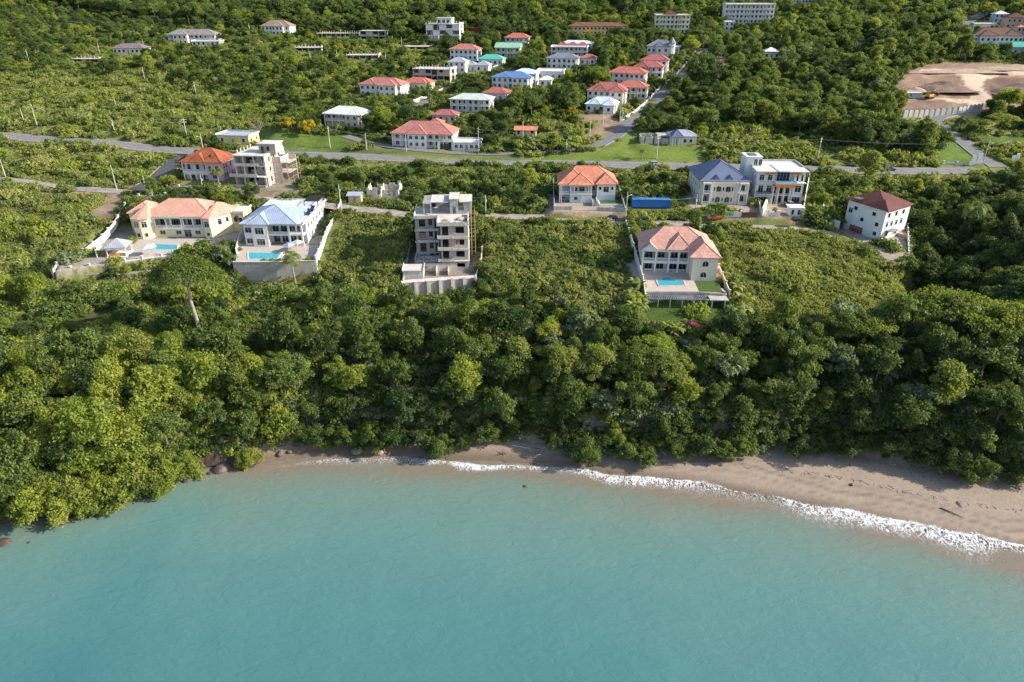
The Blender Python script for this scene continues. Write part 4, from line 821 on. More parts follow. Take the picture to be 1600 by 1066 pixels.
def mass(name, items, protos, label, cat):
    """one object: the plants nobody could count, set out on points"""
    src = bpy.data.collections.new(name + '_sources'); order = []
    for k, ml in protos.items():
        for j, me_ in enumerate(ml):
            o = bpy.data.objects.new(f'z{len(order):02d}', me_); src.objects.link(o); order.append((k, j))
    idx = {}
    for i, (k, j) in enumerate(order): idx.setdefault(k, []).append(i)
    n = len(items); rng = np.random.default_rng(3); me = bpy.data.meshes.new(name); me.vertices.add(n)
    me.vertices.foreach_set('co', np.array([(t[0], t[1], t[2] - 0.12) for t in items], np.float32).ravel())
    for an, ty, dat in (('pick', 'INT', [idx[t[4]][rng.integers(len(idx[t[4]]))] for t in items]), ('turn', 'FLOAT', rng.uniform(0, 6.28, n)), ('size', 'FLOAT_VECTOR', (np.array([t[5] for t in items])[:, None] * rng.uniform(.82, 1.25, (n, 3))).ravel())):
        a = me.attributes.new(an, ty, 'POINT'); a.data.foreach_set('vector' if ty == 'FLOAT_VECTOR' else 'value', np.array(dat, np.int32 if ty == 'INT' else np.float32))
    o = link(me, name, kind='stuff', label=label, cat=cat)
    ng = bpy.data.node_groups.new(name, 'GeometryNodeTree'); ng.interface.new_socket('Geometry', in_out='INPUT', socket_type='NodeSocketGeometry'); ng.interface.new_socket('Geometry', in_out='OUTPUT', socket_type='NodeSocketGeometry')
    nn = ng.nodes; gi = nn.new('NodeGroupInput'); go = nn.new('NodeGroupOutput'); ip = nn.new('GeometryNodeInstanceOnPoints'); ci = nn.new('GeometryNodeCollectionInfo'); ci.inputs['Collection'].default_value = src; ci.inputs['Separate Children'].default_value = True; ci.inputs['Reset Children'].default_value = True
    def attr(an, ty):
        q = nn.new('GeometryNodeInputNamedAttribute'); q.data_type = ty; q.inputs['Name'].default_value = an; return q.outputs['Attribute']
    cx = nn.new('ShaderNodeCombineXYZ'); l = ng.links.new; l(attr('turn', 'FLOAT'), cx.inputs['Z']); l(gi.outputs[0], ip.inputs['Points']); l(ci.outputs[0], ip.inputs['Instance']); ip.inputs['Pick Instance'].default_value = True
    l(attr('pick', 'INT'), ip.inputs['Instance Index']); l(cx.outputs[0], ip.inputs['Rotation']); l(attr('size', 'FLOAT_VECTOR'), ip.inputs['Scale']); l(ip.outputs[0], go.inputs[0])
    md = o.modifiers.new('plants', 'NODES'); md.node_group = ng
    return o
# a tree of the mass carries crown and trunk in one mesh
def joined(cm, tm, name):
    import bmesh
    bm = bmesh.new(); bm.from_mesh(cm); k = len(bm.faces); bm.from_mesh(tm); bm.faces.ensure_lookup_table()
    for f in bm.faces[k:]: f.material_index = 1
    me = bpy.data.meshes.new(name); bm.to_mesh(me); bm.free(); me.materials.append(cm.materials[0]); me.materials.append(tm.materials[0]); return me
JT = {k: [joined(c, t, 'tree_mass') for c, t, _, _ in v] for k, v in TREES.items()}
mass('woodland', rest, JT, 'tropical woodland of mixed green trees covering the hills and plots', 'woodland')
mass('long_grass', tufts(), {'tuft': [m_[0] for m_ in BUSH['tuft']]}, 'tufts of long grass and low weeds between the shrubs and along the verges', 'grass')
mass('undergrowth', brest, {k: [m_[0] for m_ in v] for k, v in BUSH.items()}, 'green scrub and undergrowth covering the open plots and banks', 'undergrowth')
# ------------------------------------------------------------------ building materials
PAL = dict(white=(0.70, 0.69, 0.67), offwhite=(0.62, 0.59, 0.54), cream=(0.68, 0.61, 0.49), yellow=(0.72, 0.55, 0.27), paleyellow=(0.76, 0.66, 0.42), pink=(0.74, 0.42, 0.50), palepink=(0.78, 0.62, 0.62), bluegrey=(0.45, 0.56, 0.60), lilac=(0.62, 0.62, 0.70),
           tan=(0.55, 0.45, 0.34), ochre=(0.66, 0.44, 0.18), peach=(0.66, 0.44, 0.32), orange=(0.72, 0.30, 0.09), greenish=(0.62, 0.74, 0.62), grey=(0.42, 0.41, 0.40))
for k, c in PAL.items(): surf('w_' + k, c, 0.85, 0.07, 0.5, dirt=0.22, dirtcol=[v * 0.55 for v in c], streak=True)
surf('concrete', (0.44, 0.42, 0.40), 0.92, 0.22, 0.6, dirt=0.5, dirtcol=(0.17, 0.16, 0.15), streak=True, bump=0.2); surf('concrete_pale', (0.60, 0.56, 0.51), 0.92, 0.18, 0.5, dirt=0.5, dirtcol=(0.24, 0.21, 0.18), streak=True, bump=0.2)
blocks('block', (0.44, 0.40, 0.36)); blocks('block_pale', (0.60, 0.54, 0.47), dirt=0.5); blocks('stone', (0.46, 0.39, 0.32), mort=0.6, w=0.9, h=0.5, dirt=0.7, dirtcol=(0.16, 0.12, 0.09))
surf('trim', (0.72, 0.71, 0.69), 0.7, 0.05, 0.8); surf('deck', (0.46, 0.40, 0.34), 0.8, 0.1, 0.7, dirt=0.25, dirtcol=(0.34, 0.29, 0.24)); surf('plank', (0.36, 0.24, 0.14), 0.85, 0.25, 1.5); surf('timber', (0.45, 0.33, 0.2), 0.85, 0.3, 2.0)
surf('flat_roof', (0.60, 0.59, 0.57), 0.9, 0.15, 0.35, dirt=0.4, dirtcol=(0.33, 0.31, 0.29)); surf('rubble', (0.42, 0.36, 0.30), 0.95, 0.35, 1.2, bump=1.0, bscale=3)
tiles('t_salmon', (0.62, 0.33, 0.24), blotch=0.12, var=0.12); tiles('t_pink', (0.58, 0.32, 0.25), w=0.7, h=1.1, mort=0.72, blotch=0.15); tiles('t_orange', (0.60, 0.23, 0.14), w=0.6, h=1.0, blotch=0.15); tiles('t_rust', (0.36, 0.11, 0.045), blotch=0.3); tiles('t_maroon', (0.15, 0.045, 0.035), blotch=0.2)
tiles('t_navy', (0.125, 0.155, 0.24), w=1.6, h=0.5, blotch=0.1, var=0.08, rough=0.55); tiles('t_red', (0.42, 0.14, 0.125), blotch=0.15); tiles('t_scarlet', (0.50, 0.16, 0.115), blotch=0.15); tiles('t_rose', (0.46, 0.185, 0.155), blotch=0.15); tiles('t_brown', (0.20, 0.09, 0.06)); tiles('t_umber', (0.30, 0.22, 0.17)); tiles('t_greybrown', (0.27, 0.24, 0.24)); tiles('t_purple', (0.24, 0.18, 0.21))
seams('m_blue', (0.33, 0.40, 0.52)); seams('m_ice', (0.62, 0.70, 0.76)); seams('m_white', (0.72, 0.72, 0.70)); seams('m_green', (0.55, 0.62, 0.55)); seams('m_teal', (0.10, 0.48, 0.36)); seams('m_grey', (0.36, 0.38, 0.42)); seams('m_strong_blue', (0.12, 0.22, 0.42)); seams('m_mint', (0.30, 0.52, 0.36)); seams('m_slate', (0.20, 0.21, 0.25)); seams('tin', (0.50, 0.54, 0.60), metal=0.3); seams('box_blue', (0.02, 0.16, 0.48), w=0.28, rough=0.5); seams('box_red', (0.42, 0.05, 0.03), w=0.3)
gloss('glass', (0.022, 0.028, 0.036)); gloss('glass_blue', (0.06, 0.12, 0.20)); surf('void', (0.035, 0.03, 0.03), 0.95, 0.2); surf('red_door', (0.25, 0.03, 0.03), 0.6, 0.1); surf('iron', (0.05, 0.045, 0.04), 0.6, 0.2); surf('gate_brown', (0.16, 0.09, 0.07), 0.7, 0.2); surf('garage_white', (0.75, 0.74, 0.72), 0.6, 0.05)
gloss('pool_tile', (0.05, 0.30, 0.42), 0.35); gloss('solar', (0.02, 0.025, 0.05), 0.15)
m, nt, b, N = new_mat('pool_water'); b.inputs['Base Color'].default_value = (0.035, 0.34, 0.44, 1); b.inputs['Roughness'].default_value = 0.06; b.inputs['IOR'].default_value = 1.33
_n = N('ShaderNodeTexNoise'); _n.inputs['Scale'].default_value = 1.5; _n.inputs['Detail'].default_value = 3; _b = N('ShaderNodeBump'); _b.inputs['Strength'].default_value = .25; nt.links.new(_n.outputs[0], _b.inputs['Height']); nt.links.new(_b.outputs[0], b.inputs['Normal'])
_tc = N('ShaderNodeTexCoord'); nt.links.new(_tc.outputs['Object'], _n.inputs['Vector']); _rp = ramp(N, [(0.3, (0.02, 0.27, 0.38)), (0.7, (0.08, 0.42, 0.48))]); nt.links.new(_n.outputs[0], _rp.inputs[0]); nt.links.new(_rp.outputs[0], b.inputs['Base Color'])
# ------------------------------------------------------------------ building kit
_WIN = {}
def win_mesh(w, h, style, frame, pane, small):
    key = (round(w, 2), round(h, 2), style, frame, pane, small)
    if key in _WIN: return _WIN[key]
    f = MB(); g = MB() if not small else f; fw = 0.09; hw = w / 2
    if style == 'arch':
        r = hw; n = 8; hs = h - r
        if small: f.mat(1)
        g.hull([(-hw, -.03, 0), (hw, -.03, 0), (hw, 0.0, 0), (-hw, 0.0, 0)], [(-hw, -.03, hs), (hw, -.03, hs), (hw, 0.0, hs), (-hw, 0.0, hs)])
        arc = [(r * math.cos(math.pi * i / n), hs + r * math.sin(math.pi * i / n)) for i in range(n + 1)]
        g.face([(x, -.03, z) for x, z in reversed(arc)]); f.mat(0)
        for (a, c), (d, e) in zip(arc[:-1], arc[1:]):
            o = 1 + fw / r; f.hull([(a, -.09, c), (d, -.09, e), (d, .0, e), (a, .0, c)], [(a * o, -.09, hs + (c - hs) * o), (d * o, -.09, hs + (e - hs) * o), (d * o, .0, hs + (e - hs) * o), (a * o, .0, hs + (c - hs) * o)])
        f.box(-hw - fw, -.09, 0, -hw, 0, hs); f.box(hw, -.09, 0, hw + fw, 0, hs)
    else:
        if small: f.mat(1)
        g.box(-hw, -.03, 0, hw, 0, h); f.mat(0)
        f.box(-hw - fw, -.09, 0, -hw, 0, h); f.box(hw, -.09, 0, hw + fw, 0, h); f.box(-hw - fw, -.092, h, hw + fw, 0, h + fw)
    f.box(-hw - fw - .06, -.16, -.10, hw + fw + .06, 0, 0)
    k = max(1, round(w / 0.95)) if style != 'arch' else 2
    for i in range(1, k): x = -hw + w * i / k; f.box(x - .03, -.06, 0, x + .03, -.031, h if style != 'arch' else h - .05)
    if h > 1.5 and style != 'arch': f.box(-hw, -.058, h * .72, hw, -.031, h * .72 + .05)
    r = (f.mesh('window', [frame, pane] if small else [frame]), None if small else g.mesh('pane', pane)); _WIN[key] = r; return r
class House:
    def __init__(s, name, label, cat='house', site=None, px=None, py=None, z=None, rz=0.0, group=None, dz=0.0, small=False):
        if site:
            t = SITES[site]; s.w, s.d, s.mpp, rz0, loc = t['w'], t['d'], t['mpp'], t['rz'], t['loc']; s.cx = (t['rect'][0] + t['rect'][2]) / 2; loc = Vector((loc.x, loc.y, loc.z + dz)); rz = rz0
        else:
            x, y = sea(px, py, z); loc = Vector((x, y, z)); s.mpp = proj(x, y, z)[2] / F; s.cx = px; rz = R(rz)
        s.small = small; s.o = empty(name, loc, rz, label, cat, group); s.rz = rz
    def X(s, px): return (px - s.cx) * s.mpp
    def part(s, name, mb, mat, parent=None, **k): return mb.build(name, mat, parent or s.o, **k)
    def bx(s, name, mat, *boxes, parent=None):
        if name in ('wall', 'stair', 'ramp_wall', 'canopy', 'glass_rail', 'terrace', 'beam', 'floor_slab') and len(boxes) > 1:
            for b_ in boxes[:-1]: s.part(name, MB().box(*b_), mat, parent)
            boxes = boxes[-1:]
        mb = MB()
        for b_ in boxes: mb.box(*b_)
        return s.part(name, mb, mat, parent)
    def win(s, seg, t, z, w=1.2, h=1.3, style='sq', frame='trim', pane='glass', name='window'):
        (x0, y0), (x1, y1) = seg; L_ = math.hypot(x1 - x0, y1 - y0); ux, uy = (x1 - x0) / L_, (y1 - y0) / L_
        a, b_ = win_mesh(w, h, style, frame, pane, s.small); o = bpy.data.objects.new(name, a); COL.objects.link(o); o.parent = s.o
        o.location = (x0 + ux * t + uy * 0.002, y0 + uy * t - ux * 0.002, z); o.rotation_euler.z = math.atan2(uy, ux)
        if b_ is not None: p = bpy.data.objects.new('pane', b_); COL.objects.link(p); p.parent = o
        return o
    def wins(s, seg, ts, z, w=1.2, h=1.3, **k):
        for t in ts: s.win(seg, t, z, w, h, **k)
    def col(s, pts, z0, z1, r=0.16, mat='trim', sq=True):
        for x, y in pts:
            mb = MB()
            if sq: mb.box(x - r, y - r, z0, x + r, y + r, z1); mb.box(x - r - .06, y - r - .06, z1 - .2, x + r + .06, y + r + .06, z1 - .02)
            else: mb.tube((x, y, z0), (x, y, z1), r, r * .85, 10)
            s.part('column', mb, mat)
    def rail(s, p0, p1, z, h=0.95, mat='trim', parent=None, solid=False):
        p0 = Vector((*p0, z)); p1 = Vector((*p1, z)); L_ = (p1 - p0).length; d = (p1 - p0) / L_; q = Vector((-d.y, d.x, 0)) * .07; mb = MB(); up = Vector((0, 0, 1))
        def bar(a, c, z0, z1): mb.hull([a - q + up * z0, c - q + up * z0, c + q + up * z0, a + q + up * z0], [a - q + up * z1, c - q + up * z1, c + q + up * z1, a + q + up * z1])
        bar(p0, p1, h - .14, h); bar(p0, p1, 0, .12 if not solid else h - .3)
        if not solid:
            n = max(2, int(L_ / .34))
            for i in range(n + 1): c = p0 + d * (L_ * i / n); bar(c - d * .06, c + d * .06, .12, h - .14)
        return s.part('balustrade', mb, mat, parent)
def wall_line(name, label, cat, pts, h, mat, th=0.22, pillar=None, pmat='trim', group=None, cap=None, capmat='trim', below=1.5, close=False):
    """a free-standing wall following points (x, y, z of its foot)"""
    P = [Vector(p) for p in pts]; o = empty(name, P[0], 0, label, cat, group); mb = MB(); O = P[0]; cp = MB()
    for a, b_ in zip(P[:-1], P[1:]):
        a = a - O; b_ = b_ - O; d = Vector((b_.x - a.x, b_.y - a.y, 0)).normalized(); q = Vector((-d.y, d.x, 0)) * th / 2; u = Vector((0, 0, 1)); e = d * 0.001
        mb.hull([a - q - u * below + e, b_ - q - u * below - e, b_ + q - u * below - e, a + q - u * below + e], [a - q + u * h + e, b_ - q + u * h - e, b_ + q + u * h - e, a + q + u * h + e])
        if cap: q2 = q * 1.35; cp.hull([a - q2 + u * (h + .002), b_ - q2 + u * (h + .002), b_ + q2 + u * (h + .002), a + q2 + u * (h + .002)], [a - q2 + u * (h + cap), b_ - q2 + u * (h + cap), b_ + q2 + u * (h + cap), a + q2 + u * (h + cap)])
    mb.build('wall_panel', mat, o)
    if cap: cp.build('coping', capmat, o)
    if pillar:
        sp, pw, ph = pillar; acc = []
        for a, b_ in zip(P[:-1], P[1:]):
            n = max(1, round((b_ - a).length / sp))
            for i in range(n): acc.append(a.lerp(b_, i / n))
        acc.append(P[-1])
        pm = MB(); pm.box(-pw, -pw, -below, pw, pw, h + ph); pm.box(-pw - .07, -pw - .07, h + ph, pw + .07, pw + .07, h + ph + .12); me = pm.mesh('pillar', pmat)
        for c in acc: p = bpy.data.objects.new('pillar', me); COL.objects.link(p); p.parent = o; p.location = c - O
    return o
def at(px, py, z): x, y = sea(px, py, z); return (x, y, z)
# =================================================================== the sea-side villas
# --- yellow villa with salmon roof
h = House('villa', 'sprawling yellow villa with salmon tiled roof and long verandah beside a pool', 'house', px=280, py=371, z=24.3, rz=0)
X = h.X; xl, xr = X(226), X(331)
h.bx('wall', 'w_paleyellow', (xl, 0.6, -1.5, xr, 15, 2.9), (xl, 3.6, 2.9, xr, 15, 6.6), (X(243) - .15, .6, 2.9, X(243) + .25, 3.6, 6.6), (X(321), .6, 2.9, xr, 3.6, 6.6))
mb = MB(); lb = [(X(214), 2.0), (X(217), -1.2), (X(229), -2.0), (X(240), -1.0), (X(244), 2.0), (X(244), 5), (X(214), 5)]
mb.prism(lb, -1.5, 6.62); rb = [(X(320), 1.5), (X(324), -.9), (X(335), -1.3), (X(339), .4), (X(356), 7.0), (X(352), 14), (X(320), 12)]; mb.prism(rb, -1.5, 6.62)
mb.box(X(197), 5.0, -1.5, X(226) - .01, 14.5, 6.4); h.part('wall', mb, 'w_paleyellow')
h.bx('wall', 'w_yellow', (X(354), 6.5, -1.5, X(374), 14, 6.2))
h.bx('floor_slab', 'trim', (X(244), 0.25, 2.75, X(321), 3.6, 2.98)); h.bx('beam', 'trim', (X(244), 0.3, 6.1, X(321), 0.6, 6.62))
h.col([(X(p), .55) for p in (246, 263, 271, 287, 290, 305, 319)], 2.98, 6.1, .17)
for a, c in ((247, 262), (264, 286), (291, 318)): h.rail((X(a), .45), (X(c), .45), 2.98)
fs = ((xl, .6), (xr, .6)); off = -xl
h.wins(((xl, .6), (xr, .6)), [X(p) - xl for p in (255, 280, 310)], 0.9, 1.7, 1.2); h.win(fs, X(294) - xl, 0.0, 2.2, 2.3, name='door')
h.wins(((xl, 3.6), (xr, 3.6)), [X(p) - xl for p in (251, 268, 276, 283, 294, 307, 316)], 3.2, 1.6, 2.3)
h.win((lb[1], lb[2]), 1.25, 3.8, 1.9, 1.9); h.win((lb[2], lb[3]), 1.2, 3.8, 1.5, 1.9); h.win((lb[1], lb[2]), 1.25, .7, 1.4, 1.2); h.win((lb[2], lb[3]), 1.2, .7, .9, 1.2); h.win((lb[0], lb[1]), 1.6, 3.8, 1.2, 1.9)
h.win((rb[1], rb[2]), 1.2, 3.7, 1.7, 1.9); h.win((rb[3], rb[4]), 2.0, 3.7, 1.4, 1.9); h.win((rb[3], rb[4]), 5.0, 3.9, 1.1, 1.6); h.win((rb[1], rb[2]), 1.2, .9, 1.2, 1.0)
h.wins(((X(197), 5), (X(215), 5)), [1.5], 3.6, 1.1, 1.5); h.wins(((X(354), 6.5), (X(374), 6.5)), [1.2, 3.0], 3.2, 1.0, 1.5); h.wins(((X(374), 6.5), (X(374), 14)), [1.8, 4.5], 3.2, 1.0, 1.5)
mb = MB(); mb.hip(xl, .9, X(334), 15, 6.64, 3.9, .75); mb.pyr([(X(212), 3), (X(215.5), -1.9), (X(229), -2.8), (X(242), -1.7), (X(247), 3), (X(240), 11), (X(216), 11)], 6.66, (X(229), 5.5, 10.0)); mb.hip(X(197), 5.3, X(232), 14.6, 6.42, 2.6, .6)
mb.pyr([(X(318), 2), (X(323), -1.6), (X(336), -2.0), (X(341), .2), (X(359), 6.6), (X(355), 14.6), (X(320), 13.5)], 6.66, (X(335), 7, 9.9)); h.part('roof', mb, 't_salmon')
mb = MB(); mb.box(X(354), 6.2, 6.22, X(375), 14.2, 6.42); mb.box(X(354), 6.2, 6.42, X(375), 6.4, 6.9); mb.box(X(375) - .2, 6.4, 6.42, X(375), 14.2, 6.9); h.part('terrace_roof', mb, 'trim')
h.bx('awning', 'm_teal', (X(256), -.7, 6.60, X(287), 0.14, 6.72))
# --- white villa, blue roof
h = House('villa', 'two-storey white villa with light blue metal roof and deep covered balconies', 'house', px=430, py=384, z=24.6, rz=-1)
X = h.X; xl, xr, xm = X(385), X(477), X(421)
h.bx('wall', 'w_white', (xl, 0, -1.5, xm, 26, 7.1), (xm, 3.4, -1.5, xr, 26, 7.1)); h.bx('wall', 'w_white', (X(399), -1.0, -1.5, X(423), 0.0, 7.08))
h.bx('floor_slab', 'trim', (xm, -.2, 3.35, xr + .2, 3.4, 3.6)); h.bx('beam', 'trim', (xm, -.2, 6.6, xr + .2, .15, 7.12), (xr - .15, .15, 6.6, xr + .2, 3.4, 7.12))
h.col([(X(455), 0), (X(475), 0), (X(477), 3.1)], -.2, 6.6, .24)
h.rail((X(423.5), -.05), (X(453.6), -.05), 3.6); h.rail((X(456.5), -.05), (X(473.6), -.05), 3.6)
F1 = ((xl, 0), (xm, 0)); F2 = ((xm, 3.4), (xr, 3.4)); F3 = ((X(399), -1), (X(423), -1)); RW = ((xr, 3.4), (xr, 26)); LW = ((xl, 26), (xl, 0))
for z in (.7, 4.2): h.win(F1, 1.4, z, 1.9, 1.6); h.win(F3, 2.4, z - .2, 2.6, 2.0); h.wins(F2, [1.6, 4.2, 6.8, 9.3], z - .6, 1.9, 2.3); h.wins(RW, [2.5, 5.5, 8.5, 11.5, 15.5, 18.5, 21], z, 1.1, 1.7); h.wins(LW, [4, 9, 14, 20, 24], z, 1.1, 1.5)
mb = MB(); mb.hip(xl, -.2, X(466), 17, 7.12, 3.5, .8, th=.2); mb.hip(X(397), -1.2, X(425), 8, 7.15, 2.3, .55, th=.2); h.part('roof', mb, 'm_blue')
mb = MB(); mb.box(X(425), -.5, 7.14, xr + .6, 1.2, 7.34); mb.box(X(466) + .9, 1.2, 7.14, xr + .6, 26.4, 7.34); mb.box(xl - .4, 17.9, 7.14, X(466) + .9, 26.4, 7.34); mb.box(xr + .4, -.5, 7.34, xr + .6, 26.4, 7.75); mb.box(xl - .4, 26.2, 7.34, xr + .4, 26.4, 7.75); h.part('flat_roof', mb, 'trim')
mb = MB()
for i in range(7): mb.box(X(454), 18.5 + i * 1.05, 9.0, xr + .1, 18.85 + i * 1.05, 9.22)
for x in (X(454), xr - .1): mb.box(x, 18.3, 8.8, x + .2, 25.6, 8.99); mb.box(x, 18.3, 7.35, x + .2, 18.5, 8.8); mb.box(x, 25.4, 7.35, x + .2, 25.6, 8.8)
h.part('roof_pergola', mb, 'iron')
for y in (8.0, 12.0):
    mb = MB(); mb.hull([(X(467) + .9, y, 7.6), (xr + .1, y, 7.5), (xr + .1, y + 3.2, 8.5), (X(467) + .9, y + 3.2, 8.6)], [(X(467) + .9, y, 7.68), (xr + .1, y, 7.58), (xr + .1, y + 3.2, 8.58), (X(467) + .9, y + 3.2, 8.68)]); h.part('solar_panel', mb, 'solar')
# --- unfinished grey block
h = House('unfinished_building', 'bare grey concrete building shell of four storeys with open balconies above the bank', 'building', px=712, py=422.6, z=22.2, rz=3)
X = h.X; a0, a1, a2, b0 = X(650), X(691), X(733), X(660)
L_ = [0, 2.9, 6.6, 10.1, 13.9]; S = 7.2; DP = 18
mb = MB()      # slabs
for i, z in enumerate(L_[1:], 1):
    mb.box(a1 - 0.9, -1.3 if i > 1 else -.6, z, a2 + .2, DP, z + .22); mb.box(a0 - .2, S - .9 if i > 1 else S, z - .005, a1 - .9, DP, z + .215)
h.part('floor_slab', mb, 'concrete_pale')
mb = MB()
for k in range(4):
    z0, z1 = L_[k] + (.22 if k else 0), L_[k + 1]
    # right tower front: piers and spandrels around openings
    for (p, q) in ((a1, a1 + .5), (X(703), X(707)), (X(711), X(714)), (X(727), a2)): mb.box(p, 0, z0, q, .3, z1)
    mb.box(X(714), .01, z0, X(727), .29, z0 + 1.0); mb.box(X(714), .01, z1 - .7, X(727), .29, z1); mb.box(a1 + .5, .01, z1 - .5, X(703), .29, z1); mb.box(X(707), .01, z0, X(711), .29, z1)
    mb.box(a2 - .3, .3, z0, a2, DP, z1) ; mb.box(a1, .3, z0, a1 + .3, S, z1)
    for (p, q) in ((a0, X(656)), (X(666), X(671)), (X(677), X(680)), (X(689), a1)): mb.box(p, S, z0, q, S + .3, z1)
    mb.box(X(656), S + .01, z0, X(666), S + .29, z0 + (.9 if k != 1 else .2)); mb.box(X(656), S + .01, z1 - .5, X(666), S + .29, z1); mb.box(X(671), S + .01, z0, X(677), S + .29, z0 + 1.3)
    mb.box(a0, S + .3, z0, a0 + .3, DP, z1); mb.box(a0 + .3, DP - .3, z0, a2 - .3, DP, z1); mb.box(a0 + .3, DP - 6, z0, a2 - .3, DP - 5.7, z1)
h.part('wall', mb, 'block')
mb = MB()      # balcony upstands
for z in L_[1:4]: mb.box(a1 - .9, -1.3 if z > 3 else -.6, z + .22, X(710), -1.1 if z > 3 else -.4, z + .95); mb.box(a1 - .9, -1.1, z + .22, a1 - .7, S - 1, z + .9)
for z in L_[2:4]: mb.box(X(711), -1.3, z + .22, a2 + .2, -1.15, z + .6); mb.box(X(653), S - .9, z + .22, X(686), S - .75, z + .75)
z = L_[4]; mb.box(a1 - .9, -1.3, z + .22, a2 + .2, -1.05, z + 1.1); mb.box(a1 - .9, -1.05, z + .22, a1 - .65, S - 1.0, z + 1.0); mb.box(a2 - .05, -1.05, z + .22, a2 + .2, 9, z + 1.2); mb.box(a0 - .2, S - .9, z + .22, a1 - .91, S - .65, z + 1.0); mb.box(a0 - .2, S - .65, z + .22, a0 + .05, DP, z + 1.2)
for x in [a1 - .8 + i * (a2 - a1 + 1) / 5 for i in range(6)]: mb.box(x - .12, -1.34, z + 1.1, x + .12, -1.0, z + 1.7)
h.part('parapet', mb, 'concrete_pale')
mb = MB(); z0, z1 = L_[4] + .22, 17.7; y0 = 10
for x in (X(664), X(675), X(736)): h.bx('column', 'concrete', (x - .2, y0 - .05, z0, x + .2, y0 + .35, z1))
mb.box(X(705), y0 + .01, z0, X(709), y0 + .3, z1 + .9); mb.box(X(714), y0 + .01, z0, X(718), y0 + .3, z1 + .9); mb.box(X(709), y0 + .01, z0 + 2.3, X(714), y0 + .3, z1 + .9); mb.box(X(727), y0 + .01, z0, X(736), y0 + .3, z1); mb.box(X(718), y0 + .01, z0, X(727), y0 + .3, z0 + 1); mb.box(X(664), DP - .3, z0, X(705), DP, z1 - .6); mb.box(X(737), y0 + .4, z0, X(739), DP, z1)
mb.box(X(705), y0 + .3, z1, X(706), DP - 2, z1 + .9); mb.box(X(717), y0 + .3, z1, X(718), DP - 2, z1 + .9); h.part('wall', mb, 'concrete', label='rooftop pavilion walls and stair tower')
mb = MB(); mb.box(X(675), y0 - .4, z1, X(703), DP, z1 + .22); mb.box(X(704), y0 - .5, z1 + .9, X(720), DP - 1, z1 + 1.15); mb.box(X(720), y0 - .3, z1 + .003, X(740), DP, z1 + .22)
for i in range(6): mb.box(X(663), y0 + i * 1.4, z1 - .1, X(675), y0 + .3 + i * 1.4, z1 + .2)
mb.box(X(663), y0 - .4, z1 - .3, X(675), y0 - .1, z1 + .2); mb.box(X(703), y0 + 3, z1 + .003, X(704) + .1, DP, z1 + .2); h.part('roof_slab', mb, 'concrete_pale')
for (xa, xb, zz, hh, y) in ((X(656.5), X(665.5), L_[3] - 2.9, 2.0, S + .15), (X(715), X(720), L_[2] + .8, 2.0, .15)): h.bx('boarding', 'plank', (xa, y, zz, xb, y + .1, zz + hh))
mb = MB()      # scaffold on the right side
for y in (8, 11.5, 15):
    for x in (a2 + .9, a2 + 2.0): mb.tube((x, y, 0), (x, y, 14.5), .06, n=5)
for z in (3, 6.5, 10, 13.5):
    for x in (a2 + .9, a2 + 2.0): mb.tube((x, 8, z), (x, 15, z), .05, n=5)
    for y in (8, 11.5, 15): mb.tube((a2 + .1, y, z + .1), (a2 + 2.2, y, z + .1), .05, n=5)
h.part('scaffold', mb, 'timber')
for i, (x, y, z, r) in enumerate(((X(700), 3, L_[4] + .2, 1.1), (X(722), 4, L_[4] + .2, 1.5), (X(670), S + 3, L_[4] + .2, .9), (X(665), S - 3, 2.2, 1.3), (X(655), S - 4.5, 0, 1.6), (X(680), S - 3, 0, 1.2))): h.part('rubble_heap', MB().ball((x, y, z), r, 9, 6, (1.3, 1, .45), .3), 'rubble')
h.bx('floor_slab', 'concrete_pale', (a0 - .3, S - 5, 2.0, a1 - 1, S - .05, 2.2)); h.bx('wall', 'block', (a0 - .3, S - 5, 0, a1 - 1, S - 4.75, 2.0), (a0 - .3, S - 4.75, 0, a0, S - .05, 3.2))
# lower yard of the block: retaining wall with pillars, slab room, rubble
wl = [at(629, 441, 22.2), at(742, 433, 22.2)]
A_, B_ = Vector(wl[0]), Vector(wl[1]); mbw = empty('retaining_wall', A_, math.atan2(B_.y - A_.y, B_.x - A_.x), 'pale concrete-panel retaining wall with pillars below the grey building shell', 'wall'); Lw = (B_ - A_).length
MB().box(-.4, -1.5, -5.5, Lw + .4, -1.2, .2).build('wall_panel', 'block_pale', mbw)
for i in range(7): x = Lw * i / 6; MB().box(x - .28, -2.05, -5.5, x + .28, -1.502, .6 + .4 * (i > 3)).build('pillar', 'concrete_pale', mbw)
MB().box(-.4, -1.6, .202, Lw + .4, .6, .4).build('coping', 'concrete_pale', mbw)
o = empty('side_wall', at(751, 419, 22.2), 0, 'tall grey block side wall right of the concrete shell with a sunken passage', 'wall'); p = Vector(at(759, 345, 26.5)) - o.location; q = Vector((*sea(742, 433, 22.2), 22.2)) - o.location
mb = MB(); mb.hull([(0, 0, -4), (.3, 0, -4), (p.x + .3, p.y, -4), (p.x, p.y, -4)], [(0, 0, 2.6), (.3, 0, 2.6), (p.x + .3, p.y, 6.2), (p.x, p.y, 6.2)]); mb.hull([(q.x, q.y, -5), (.3, -.01, -4), (.3, -.3, -4), (q.x + .3, q.y - .3, -5)][::-1], [(q.x, q.y, .6), (.3, -.01, 2.4), (.3, -.3, 2.4), (q.x + .3, q.y - .3, .6)][::-1]); mb.build('wall_panel', 'block_pale', o)
for t in (0.0, .25, .5, .75, 1.0): c = p * t; MB().box(c.x - .25, c.y - .25, -4, c.x + .45, c.y + .3, 2.9 + 3.7 * t).build('pillar', 'concrete_pale', o)
o = empty('side_wall', at(629, 441, 22.2), 0, 'low block side wall left of the concrete shell beside the palm', 'wall'); p = Vector(at(648, 345, 26)) - o.location
